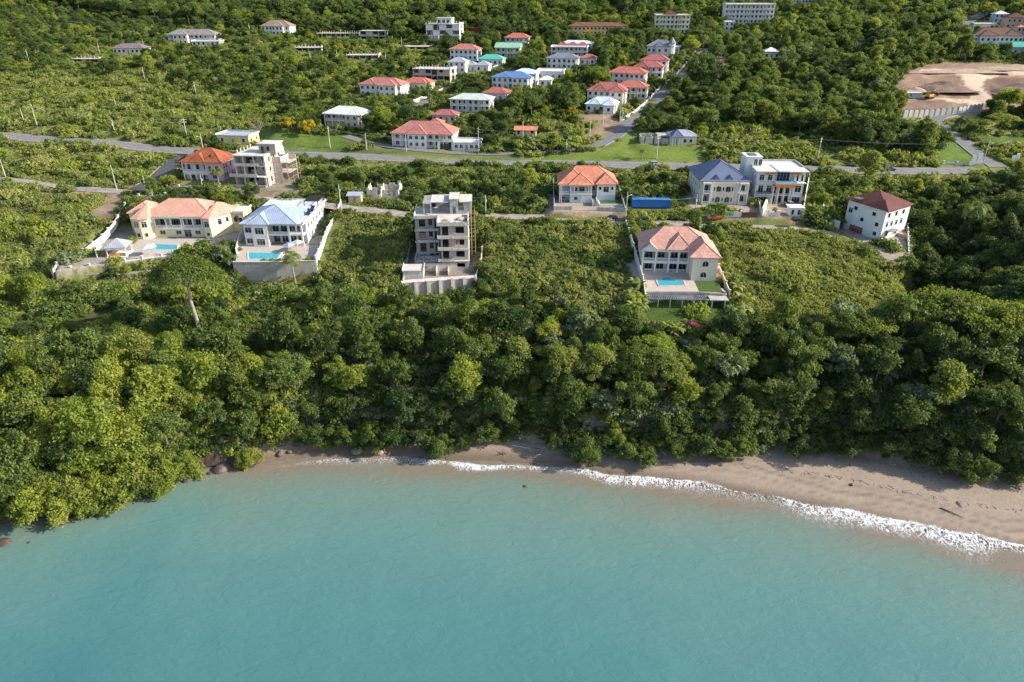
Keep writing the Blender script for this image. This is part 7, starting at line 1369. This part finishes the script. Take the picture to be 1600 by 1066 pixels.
# cars ---------------------------------------------------------------
for nme, c in (('blue', (0.01, 0.03, 0.16)), ('black', (0.015, 0.015, 0.018)), ('orange', (0.50, 0.10, 0.02)), ('white', (0.75, 0.75, 0.75)), ('silver', (0.35, 0.37, 0.38)), ('sky', (0.05, 0.12, 0.35)), ('darkred', (0.10, 0.015, 0.015))): gloss('car_' + nme, c, 0.22, coat=0.5)
def car(px, py, z, rz, colour, label, L2=2.15, tall=1.5, pick=False):
    if z is None: g = ground(px, py); loc = Vector((g.x, g.y, hz(g.x, g.y) + .1))
    else: loc = Vector(at(px, py, z))
    o = empty('car', loc, rz, label, 'car'); W = .86
    prof = [(-L2, .35), (-L2, .78), (-L2 * .93, .92), (-L2 * .5, 1.0), (L2 * .45, .98), (L2 * .9, .82), (L2, .62), (L2, .35)]
    mb = MB(); 
    mb.hull([(x, -W, zz) for x, zz in prof], [(x, W, zz) for x, zz in prof]); mb.build('body', 'car_' + colour, o)
    back = -L2 * .95 if not pick else -L2 * .1; c = [(back, .99), (back + .35, tall - .04), (L2 * .12, tall), (L2 * .5, .97)]
    mb = MB(); mb.hull([(x, -W * .92, zz) if zz < 1.1 else (x, -W * .78, zz) for x, zz in c], [(x, W * .92, zz) if zz < 1.1 else (x, W * .78, zz) for x, zz in c]); mb.build('window', 'glass', o)
    MB().box(back + .38, -W * .76, tall - .02, L2 * .1, W * .76, tall + .05).build('roof', 'car_' + colour, o)
    for x in (-L2 * .62, L2 * .62):
        for y in (-W - .02, W - .18): MB().tube((x, y, .33), (x, y + .2, .33), .34, n=12).build('wheel', 'rubber', o)
    for y in (-.6, .42): MB().box(L2 - .02, y, .6, L2 + .03, y + .2, .74).build('headlight', 'trim', o)
    return o
car(955, 343.5, 29.2, R(178), 'blue', 'dark blue hatchback stopped on the lane near the container'); car(1003, 345, 29.3, R(185), 'black', 'black car half hidden by a bush on the lane edge'); car(1117, 343, 29.6, R(182), 'orange', 'orange pickup parked against the white street wall', 2.4, 1.65, True)
car(1247, 346, 29.4, R(5), 'black', 'black car parked outside the white gatehouse'); car(1232, 321, 29.9, R(100), 'silver', 'silver car in the modern house\'s drive'); car(1018, 258.5, None, R(178), 'white', 'white car driving along the highway', 2.4); car(1390, 267, None, R(-2), 'sky', 'blue car on the highway at the right'); car(317, 309.5, 30.4, R(3), 'black', 'dark car parked behind the yellow villa'); car(1287, 336, 29.0, R(60), 'silver', 'pale blue-grey car by the white wall stub'); car(633, 150, None, R(20), 'darkred', 'dark red car beside the long white house'); car(1053, 133, None, R(70), 'white', 'white car on the upper village street')
# shore rocks, driftwood ------------------------------------------------
def boulder(px, py, r, mat, label, sq=(1, .8, .55), zoff=0.0, seed=0):
    x, y = sea(px, py, .4); z = max(hz(x, y), -.3); random.seed(seed + int(px)); mb = MB(); mb.ball((0, 0, 0), r, 9, 6, sq, .16); o = mb.build('boulder', mat, None, loc=(x, y, z + zoff + r * sq[2] * .3), rz=px * .7, label=label, cat='rock')
    o.modifiers.new('s', 'SUBSURF').levels = 1; o.modifiers['s'].render_levels = 1; return o
for a in [(347,731,2.3,'rock','largest brown boulder at the waterline left of the beach'),(310,742,1.2,'rock_wet','dark wet rock left of the largest brown boulder'),(327,738,.9,'rock_wet','small wet rock between two bigger shore rocks'),(293,748,1.4,'rock_wet','dark rock where the left trees meet the sea'),(366,728,.8,'rock','small brown rock right of the largest brown boulder'),(557,706,1.5,'rock_tan','tan boulder above the thick left foam, left of its neighbour'),(593,707,1.2,'rock_tan','tan boulder above the foam, right of its neighbour'),(607,708,.5,'rock_tan','smallest tan stone beside the two beach boulders'),(1003,727,1.1,'rock_tan','round tan boulder under the bushes in mid beach'),(1022,728,.6,'rock_tan','small stone right of the round mid-beach boulder'),(453,709,.8,'rock','brown rock under the low tree at the beach\'s left end'),(438,712,1.0,'rock','brown rock half under leaves at the beach\'s left end'),(4,846,1.8,'rock_wet','reddish rock breaking the sea at the left edge'),(43,846,.9,'rock_wet','small dark reef rock near the left edge'),(820,758,1.0,'rock_wet','dark seaweedy rock in the shallows off mid beach'),(100,812,1.6,'rock_wet','dark rock under the overhanging left trees'),(75,818,1.1,'rock_wet','dark low rock at the waterline under the left trees'),(1330,760,.5,'rock_wet','small dark stone on the shaded sand')]: boulder(a[0], a[1], a[2], a[3], a[4], zoff=-.25 if 'reef' in a[4] or 'breaking' in a[4] or 'seaweedy' in a[4] else 0)
def log(p0, p1, r, label, mat='driftwood'):
    x0, y0 = sea(*p0, 1.0); x1, y1 = sea(*p1, 1.0); a = Vector((x0, y0, hz(x0, y0) + r)); b_ = Vector((x1, y1, hz(x1, y1) + r * .8)); m_ = (b_ - a) * .5 + Vector((0, 0, .05)); mb = MB(); mb.tube((0, 0, 0), m_, r, r * .8, 7); mb.tube(m_ * .98, b_ - a, r * .8, r * .35, 7); mb.tube(m_, m_ + Vector((.5, .7, .35)), r * .4, r * .2, 5); mb.build('driftwood_log', mat, None, loc=a, label=label, cat='driftwood')
log((712,695),(756,686),.16,'long white driftwood log under the mid-beach bushes'); log((800,697),(830,702),.15,'white driftwood log right of the shaded sand'); log((838,709),(848,710),.12,'short pale stick on the sand above the foam'); log((1030,708),(1040,714),.2,'grey driftwood stump below the beach bushes'); log((1470,792),(1505,806),.13,'long thin brown log on the sunlit right beach','rock'); log((1545,742),(1570,754),.22,'brown log at the right end by the bushes','rock'); log((1496,784),(1504,792),.12,'short dark stick on the right beach','rock')
o = empty('driftwood_root', (*sea(786, 707, 1.0), hz(*sea(786, 707, 1.0))), 0, 'dark branching root stump lying on the mid beach', 'driftwood'); mb = MB()
for i in range(7): a = i * .9; mb.tube((0, 0, .1), (math.cos(a) * 1.1, math.sin(a) * .8, .3 + .3 * (i % 3)), .1, .04, 5)
mb.build('root', 'bark', o)
o = empty('cool_box', (*sea(521, 689, 1.5), hz(*sea(521, 689, 1.5)) + .1), .1, 'white and turquoise box lying on the sand beneath the cliff', 'box'); MB().box(-1.1, -.4, 0, .35, .4, .5).build('body', 'trim', o); MB().box(.351, -.4, 0, 1.0, .4, .5).build('end_panel', 'm_teal', o)
# pebbles, twigs and wrack strewn along the back of the beach: nobody could count them
rg = np.random.default_rng(8); mb = MB()
for i in range(1300):
    x = rg.uniform(-55, 120); yt_, ys_ = float(ytoe(x)), float(yshore(x)); u = 1 - abs(rg.normal(0, .16)) if i % 6 else rg.uniform(.45, .5); y = ys_ + 3.0 + (yt_ - ys_ - 3.0) * min(1.05, max(0, u)); z = hz(x, y); a = rg.uniform(0, 6.28); l_ = rg.uniform(.05, .14) if i % 3 else rg.uniform(.3, .9); w_ = rg.uniform(.03, .07) if i % 3 else .03; c, s_n = math.cos(a), math.sin(a)
    mb.mi = int(i % 5 == 0); q = [(x + c * l_ * p - s_n * w_ * q_, y + s_n * l_ * p + c * w_ * q_) for p, q_ in ((-1, -1), (1, -1), (1, 1), (-1, 1))]; mb.hull([(*v, z - .03) for v in q], [(*v, z + w_ * 1.2) for v in q])
mb.build('beach_debris', ['rock', 'driftwood'], None, kind='stuff', label='twigs, pebbles and wrack strewn along the back of the beach', cat='debris')
def outcrop(px, py, w, hgt, label, mat='rock', dep=2.5):
    g = ground(px, py); mb = MB(); random.seed(int(px)); n = 9; rows = 5; V = []; Fq = []
    for j in range(rows):
        for i in range(n): V.append((-w / 2 + w * i / (n - 1), (j / (rows - 1)) * dep + random.uniform(-.5, .5) - .8, -1.5 + (hgt + 1.5) * (j / (rows - 1)) ** .7 + random.uniform(-.4, .4)))
    for j in range(rows - 1):
        for i in range(n - 1): k = j * n + i; Fq.append((k, k + 1, k + n + 1, k + n))
    for i in range(n): V.append((-w / 2 + w * i / (n - 1), dep + 3, -1.5))
    for i in range(n - 1): k = (rows - 1) * n + i; Fq.append((k, k + 1, k + 1 + n, k + n))
    o = link(np_mesh('rock_outcrop', V, Fq, mat), 'rock_outcrop', label=label, cat='rock'); o.location = (g.x, g.y, hz(g.x, g.y)); return o
outcrop(558, 655, 9, 3.2, 'grey cliff ledge showing through trees above the left beach'); outcrop(633, 628, 7, 3.0, 'pale cliff face between trees higher above the beach'); outcrop(930, 672, 6, 4.0, 'brown earth scar in the bank above mid beach', 'rock'); outcrop(318, 716, 10, 3.5, 'dark shaded rocky bank at the waterline left of the beach', 'rock_wet', 4); outcrop(95, 792, 12, 2.5, 'dark rocky foot of the bank under the left trees', 'rock_wet', 4); outcrop(480, 676, 6, 2.2, 'low brown rock ledge at the left end of the beach')
# building site -------------------------------------------------------
wall_line('site_wall', 'long pale concrete retaining wall with posts at the earthworks', 'wall', [gp(1410, 184), gp(1450, 183), gp(1495, 179), gp(1532, 174)], 3.4, 'concrete_pale', th=.4, pillar=(3.2, .3, .25), pmat='concrete', below=2)
mound(1470, 139, 17, 11, 3.6, 'soil_red', 'large reddish spoil mound in the middle of the earthworks'); mound(1592, 143, 18, 12, 3.8, 'soil_red', 'broad red-brown mound right of the curving haul road'); mound(1440, 173, 22, 4, 1.4, 'soil_red', 'low soil ridge behind the concrete site wall'); mound(1495, 112, 30, 4, 1.6, 'soil_pale', 'long pale bank at the back of the earthworks'); mound(1425, 146, 11, 4, 3.0, 'soil_pale', 'pale cut bank behind the site trailers'); mound(1575, 108, 26, 4, 2.5, 'soil_pale', 'pale earth bank along the top of the earthworks')
ex = empty('excavator', gp(1452, 154), .4, 'yellow excavator working beside the soil mound', 'excavator'); surf('digger_yellow', (0.70, 0.38, 0.03), 0.5, .1)
for y in (-1.3, .7): MB().box(-2, y, 0, 2, y + .6, .9).build('track', 'rubber', ex)
MB().box(-1.8, -1.2, 1.0, 1.4, 1.2, 2.2).build('body', 'digger_yellow', ex); MB().box(.2, -1.1, 2.2, 1.5, 0, 3.5).build('cab', 'glass', ex); MB().tube((1.2, .4, 2), (4.2, .4, 5.0), .3, .25, 6).tube((4.2, .4, 5.0), (6.2, .4, 2.2), .22, .18, 6).build('boom', 'digger_yellow', ex); MB().box(5.8, -.1, 1.2, 6.9, .9, 2.1).build('bucket', 'rubber', ex)
for a, lb_ in (((1404, 153), 'left grey site trailer under the cut bank'), ((1428, 155), 'right grey site trailer next to the excavator')): o = empty('site_trailer', gp(*a), -.05, lb_, 'trailer'); MB().box(-3.6, 0, .4, 3.6, 2.6, 3.0).build('body', 'm_grey', o); MB().box(-3.7, -.1, 3.0, 3.7, 2.7, 3.15).build('roof', 'trim', o); MB().box(-2.5, -.05, .6, -1.6, 0, 2.6).build('door', 'iron', o); MB().tube((-2, .5, .3), (-2, 2.1, .3), .35, n=10).tube((2, .5, .3), (2, 2.1, .3), .35, n=10).build('wheel', 'rubber', o)
for px, py, w_, lb_ in ((1524, 257, 2.6, 'white curved entrance sign wall left of the side road'), (1584, 257, 2.0, 'white entrance pillar right of the side road')): o = empty('entrance_wall', gp(px, py), 0, lb_, 'wall'); MB().box(-w_, 0, -.5, w_, .5, 1.3).build('base', 'trim', o); MB().box(-w_ * .7, .02, 1.3, -w_ * .05, .48, 3.6).build('pillar', 'trim', o); MB().box(w_ * .1, .02, 1.3, w_ * .8, .48, 4.4).build('pillar', 'trim', o)
wall_line('boundary_wall', 'low white wall along the verge left of the entrance sign', 'wall', [gp(1474, 256), gp(1516, 258)], .7, 'w_offwhite', pillar=(6, .3, .5), pmat='trim')
o = empty('billboard', gp(1497, 199), -.2, 'small blue and white hoarding at the bend below the site wall', 'sign'); MB().box(-1.8, 0, .6, 0, .1, 4.0).build('panel', 'm_strong_blue', o); MB().box(0, 0.002, .6, 1.8, .102, 4.2).build('panel', 'trim', o); MB().box(-1.7, .11, -.5, -1.5, .3, 4).build('post', 'pole_grey', o); MB().box(1.5, .11, -.5, 1.7, .3, 4).build('post', 'pole_grey', o)
# single plants -------------------------------------------------------
def plant_at(px, py, z=None):
    if z is None: g = ground(px, py); return g.x, g.y, hz(g.x, g.y)
    return at(px, py, z)
TREES['dome'] = [(crown_mesh('spreading_crown', 4411, 'leaf_olive', 'umbrella', 23.0, 8.6, 130, 85, 0.28), None, 22, 9.4)]
x, y, z = plant_at(313, 530); big = empty('spreading_tree', (x, y, z), 0, 'tall tree with bare pale trunk and wide domed crown below the yellow villa', 'tree'); cm = TREES['dome'][0][0]
n = len(cm.vertices); co = np.zeros(n * 3, np.float32); cm.vertices.foreach_get('co', co); co = co.reshape(-1, 3); r2 = (co[:, 0] ** 2 + co[:, 1] ** 2) / 8.6 ** 2; co[:, 1] *= 0.8; co[:, 2] += 1.6 * (1 - r2) - 0.6; cm.vertices.foreach_set('co', co.ravel()); link(cm, 'crown', big)
mb = MB(); mb.tube((0, 0, -1), (.2, .1, 5), .62, .5, 10).tube((.2, .1, 5), (-.2, 0, 11), .5, .38, 10).tube((-.2, 0, 11), (0, 0, 14.6), .38, .34, 9)
for i in range(9): a = 6.283 * i / 9; e = Vector((math.cos(a) * 6.5, math.sin(a) * 6.0, 19.0 + (i % 3))); m_ = Vector((math.cos(a) * 2.6, math.sin(a) * 2.5, 17.0)); mb.tube((0, 0, 14.4), m_, .26, .16, 6).tube(m_, e, .16, .06, 5)
mb.build('trunk', 'bark_pale', big)
def ctree(px, py, sp, sc, label, z=None, sz=None, name='broadleaf_tree'): x, y, z = plant_at(px, py, z); return crown_tree(sp, x, y, z, sc, px * .3, label, None, int(px), name, sz=sz)
ctree(559, 546, 'tallg', 1.25, 'slim tree with a bare pole-like trunk in mid bank', sz=1.6); ctree(1351, 290, 'olive', 1.35, 'tall olive tree standing between the lane and highway right of the modern house', sz=1.35)
for a in [(450,208,'yellow',.95,'golden yellow flowering tree, left one beside the tan house'),(484,214,'yellow',.9,'golden yellow flowering tree, right one beside the tan house'),(893,186,'yellow',.75,'yellowish tree between the red-roofed row and banana plot'),(268,291,'bright',.5,'yellow-green tree at the pink house\'s left corner'),(348,408,'pale',.6,'feathery pale tree at the corner of the pillared wall'),(1418,338,'mid',.6,'green tree right of the maroon-roofed house'),(663,205,'mid',.6,'rounded green tree behind the red-roofed villa'),(655,182,'dark',.62,'round dark tree left of the low red house')]: ctree(*a)
for px, py, sc, lb_ in [(1245,170,1.0,'flat-topped spreading tree in the right-hand forest, left one'),(1310,178,.9,'flat-topped spreading tree in the middle of the right-hand forest'),(1480,545,1.25,'wide flat-topped tree on the bank at the right edge'),(1560,560,1.3,'largest flat-topped tree at the right edge'),(1350,540,.9,'flat-topped tree below the right field'),(1560,208,.8,'flat-topped tree near the highway junction'),(985,250-20,.01,'')]:
    if sc > .1: x, y, z = plant_at(px, py); crown_tree('umbrella', x, y, z, sc, px, lb_, None, int(px), 'umbrella_tree')
def palm(px, py, sc, label, z=None, k=0, hs=1.0):
    x, y, z = plant_at(px, py, z); o = empty('palm_tree', (x, y, z), px, label, 'palm', None); o.scale = (sc, sc, sc * hs); link(PALM_CROWN[k], 'crown', o); link(PALM_TRUNK, 'trunk', o)
surf('rubber', (0.03, 0.03, 0.03), 0.9) if 'rubber' not in MATS else None
palm(344, 297, 1.0, 'palm standing in front of the pink house\'s right corner'); palm(237, 317, .6, 'small palm behind the left end of the salmon roof'); palm(392, 310, .7, 'palm on the bare slope behind the blue-roofed villa'); palm(462, 443, 1.15, 'tall palm growing against the high grey retaining wall', z=19.2, hs=1.05); palm(1137, 505, .62, 'yellowish palm at the right end of the pergola'); palm(1505, 385, 1.45, 'big drooping palm rising from the dark ravine', k=1, hs=1.2); palm(640, 372, .55, 'small dark palm left of the concrete shell', k=1); palm(1209, 340, .4, 'little palm behind the modern house\'s front wall'); palm(1199, 322, .38, 'little palm beside the arcade of the modern house')
for i, (px, py, sc) in enumerate([(1098,78,1.1),(1118,76,1.1),(867,66,1.0),(1093,60,1.0),(697,222,.6),(708,218,.55),(1003,250,.55)]): palm(px, py, sc, ['tall palm left of the hill street entrance','tall palm right of the hill street entrance','lone palm above the side street','palm higher up the hill street','garden palm left of the highway villa gate','garden palm by the highway villa','young palm on the lawn'][i], k=i % 2)
random.seed(21)
def banana(px, py, sc, label, group, k=0): x, y, z = plant_at(px, py); o = empty('banana_plant', (x, y, z), random.uniform(0, 6), label, 'banana plant', group); o.scale = (sc,) * 3; link(BANANA[k], 'leaves', o); link(BAN_TRUNK, 'stem', o)
for (x0, y0, x1, y1, n, lb_) in ((1105,232,1300,252,46,'broad-leaved banana plant in the rows above the highway'), (802,222,905,238,30,'banana plant in the plot beside the service road'), (985,448,1004,500,16,'banana plant along the left wall of the pink-roofed villa'), (590,170,640,190,14,'banana plant in the garden below the long white house'), (1455,395,1520,425,11,'pale banana plant in the ravine below the maroon-roofed house'), (1146,455,1166,520,8,'banana plant on the bank right of the pergola'), (750,232,800,242,10,'banana plant behind the highway verge'), (1040,515,1060,530,3,'bright banana plant below the flower hedge')):
    for i in range(n): banana(random.uniform(x0, x1), random.uniform(y0, y1), random.uniform(.8, 1.5), lb_, lb_.replace('banana plant', 'banana plants'), i % 2)
for i, (px, py, sc) in enumerate([(880,600,.95),(910,612,.85),(935,605,1.0),(968,610,.8),(995,602,1.0),(1030,612,1.05),(1050,600,.85),(865,585,.8),(985,630,.7)]): x, y, z = plant_at(px, py); o = empty('bamboo_clump', (x, y, z), i, 'feathery olive bamboo clump arching over the mid bank', 'bamboo', 'bamboo clumps on the mid bank'); o.scale = (sc,) * 3; link(BAMBOO, 'crown', o); link(BAMBOO_CULMS, 'culms', o)
for px, py, z, k, sc, lb_ in [(288,399,24.3,'brightb',1.7,'garden bush right of the long pool of the yellow villa'),(303,397,24.3,'brightb',2.4,'tallest bright green garden bush by the pillared wall'),(320,395,24.3,'darkb',2.6,'big dark garden bush in front of the yellow villa\'s right bay'),(335,399,24.3,'brightb',2.1,'bright garden bush at the corner of the pillared wall'),(349,408,23.8,'paleb',2.0,'pale feathery bush between the two left villas'),(358,392,24.3,'darkb',2.0,'dark bush against the short wall between the left villas'),(108,410,24.0,'paleb',2.0,'pale bush at the far left corner of the yellow villa\'s terrace'),(128,402,24.3,'darkb',1.8,'dark bush left of the gazebo'),(150,398,24.3,'scrub',1.6,'light green bush just left of the gazebo'),(178,409,24.3,'brightb',1.3,'small bright bush in front of the gazebo'),(207,379,24.3,'brightb',1.2,'bush below the yellow villa\'s left bay'),
  (1097,336,29.6,'darkb',1.9,'leafy bush overhanging the white street wall, left one'),(1110,335,29.6,'darkb',2.3,'leafy bush overhanging the white street wall, second from left'),(1124,335,29.6,'darkb',2.4,'leafy bush overhanging the street wall above the orange pickup'),(1138,334,29.6,'scrub',2.0,'leafy bush overhanging the white street wall, right one'),(1150,335,29.6,'dryb',1.6,'flowering bush by the brown gate'),(1182,320,29.8,'brightb',1.6,'bush strip between the two tall houses'),(1180,308,30,'darkb',1.5,'upper bush in the strip between the two tall houses'),
  (1092,492,21.0,'brightb',2.0,'round yellow-green bush in the lower garden under the pergola'),(997,344,28.8,'brightb',2.0,'bright bush at the lane beside the pink-roofed villa'),(993,356,28.0,'darkb',1.8,'dark bush inside the left wall of the pink-roofed villa'),(1008,352,28.3,'darkb',1.5,'dark bush behind the roof of the pink-roofed villa'),(1388,392,24.4,'darkb',2.3,'dark bush on the maroon-roofed house\'s terrace'),(1376,384,25.0,'darkb',1.8,'dark bush at the near corner of the maroon-roofed house'),
  (412,407,24.7,'brightb',.5,'clipped round shrub on the blue pool\'s edge, left one'),(424,407,24.7,'brightb',.5,'clipped round shrub on the blue pool\'s edge, middle one'),(436,407,24.7,'darkb',.5,'clipped round shrub on the blue pool\'s edge, right one'),(484,406,24.7,'brightb',.8,'yellow-green bush at the right corner of the blue pool terrace'),(510,352,26,'darkb',1.0,'slim bush inside the curving white wall, upper one'),(504,366,25.6,'darkb',1.0,'slim bush inside the curving white wall, lower one'),
  (262,290,32,'brightb',2.2,'bright bush at the pink house\'s garden corner'),(275,292,32,'dryb',2.2,'orange-leaved bush at the pink house\'s garden wall'),(330,296,32,'darkb',1.8,'dark bush beneath the pink house\'s palm'),(356,300,31.5,'scrub',1.8,'bush between the pink house palm and the bare slope')]:
    x, y, z = at(px, py, z); o = link(BUSH[k][px % len(BUSH[k])][0], 'garden_bush', label=lb_, cat='bush'); o.location = (x, y, z - .15); o.scale = (sc,) * 3; o.rotation_euler.z = px
for px, py, mat, sc, lb_ in ((1082, 507, 'leaf_pink', .8, 'purple-pink bougainvillea bush at the edge of the lower garden'), (1020, 512, 'dry', .8, 'reddish hedge bush, left of three below the garden'), (1035, 514, 'dry', .85, 'reddish hedge bush, middle of three below the garden'), (1050, 514, 'dry', .8, 'reddish hedge bush, right of three below the garden'), (1105, 514, 'dry', .8, 'reddish bush right of the bougainvillea')):
    if mat == 'dry': leaf_mat('leaf_red', (0.10, 0.035, 0.02), (0.17, 0.07, 0.03), (0.24, 0.12, 0.05), .2) if 'leaf_red' not in MATS else None
    me = crown_mesh('flower_bush', int(px), 'leaf_pink' if mat != 'dry' else 'leaf_red', 'bush', 2.0, 1.7, 12, 40, .19); o = link(me, 'flowering_bush', label=lb_, cat='bush'); x, y, z = plant_at(px, py); o.location = (x, y, z); o.scale = (sc,) * 3
o = empty('bare_tree', plant_at(404, 214), 0, 'grey leafless tree above the highway left of the yellow trees', 'tree'); mb = MB(); random.seed(2); mb.tube((0, 0, -.5), (0, 0, 2), .3, .25)
for i in range(26):
    a = i * 2.4; q = random.uniform(1.5, 4.2); e = Vector((math.cos(a) * q, math.sin(a) * q, random.uniform(4, 7.5))); m_ = e * .5 + Vector((0, 0, 1)); mb.tube((0, 0, 1.9), m_, .14, .09, 5).tube(m_, e, .09, .04, 4)
mb.build('branches', 'bark_pale', o)
# ------------------------------------------------------------------ light and render
SUN_EL, SUN_AZ = 29.0, -3.0      # azimuth from +X towards +Y
sd = bpy.data.lights.new('sun', 'SUN'); so = bpy.data.objects.new('sun', sd); COL.objects.link(so); sd.energy = 4.9; sd.angle = R(0.53); sd.color = (1.0, 0.915, 0.79)
dv = Vector((math.cos(R(SUN_EL)) * math.cos(R(SUN_AZ)), math.cos(R(SUN_EL)) * math.sin(R(SUN_AZ)), math.sin(R(SUN_EL))))
so.rotation_euler = dv.to_track_quat('Z', 'Y').to_euler(); so.location = (200, 100, 300)
w = bpy.data.worlds.new('World'); SC.world = w; w.use_nodes = True; nt = w.node_tree; bg = nt.nodes['Background']; sk = nt.nodes.new('ShaderNodeTexSky'); sk.sky_type = 'NISHITA'; sk.sun_disc = False
sk.sun_elevation = R(SUN_EL); sk.sun_rotation = math.atan2(dv.x, dv.y); sk.air_density = 1.0; sk.dust_density = 1.2; sk.ozone_density = 1.2
nt.links.new(sk.outputs[0], bg.inputs[0]); bg.inputs[1].default_value = 0.15
SC.view_settings.view_transform = 'Standard'; SC.view_settings.look = 'None'; SC.view_settings.exposure = 0.76; SC.view_settings.gamma = 1
SC.cycles.max_bounces = 5; SC.cycles.diffuse_bounces = 2; SC.cycles.glossy_bounces = 2; SC.cycles.transmission_bounces = 3; SC.cycles.transparent_max_bounces = 8
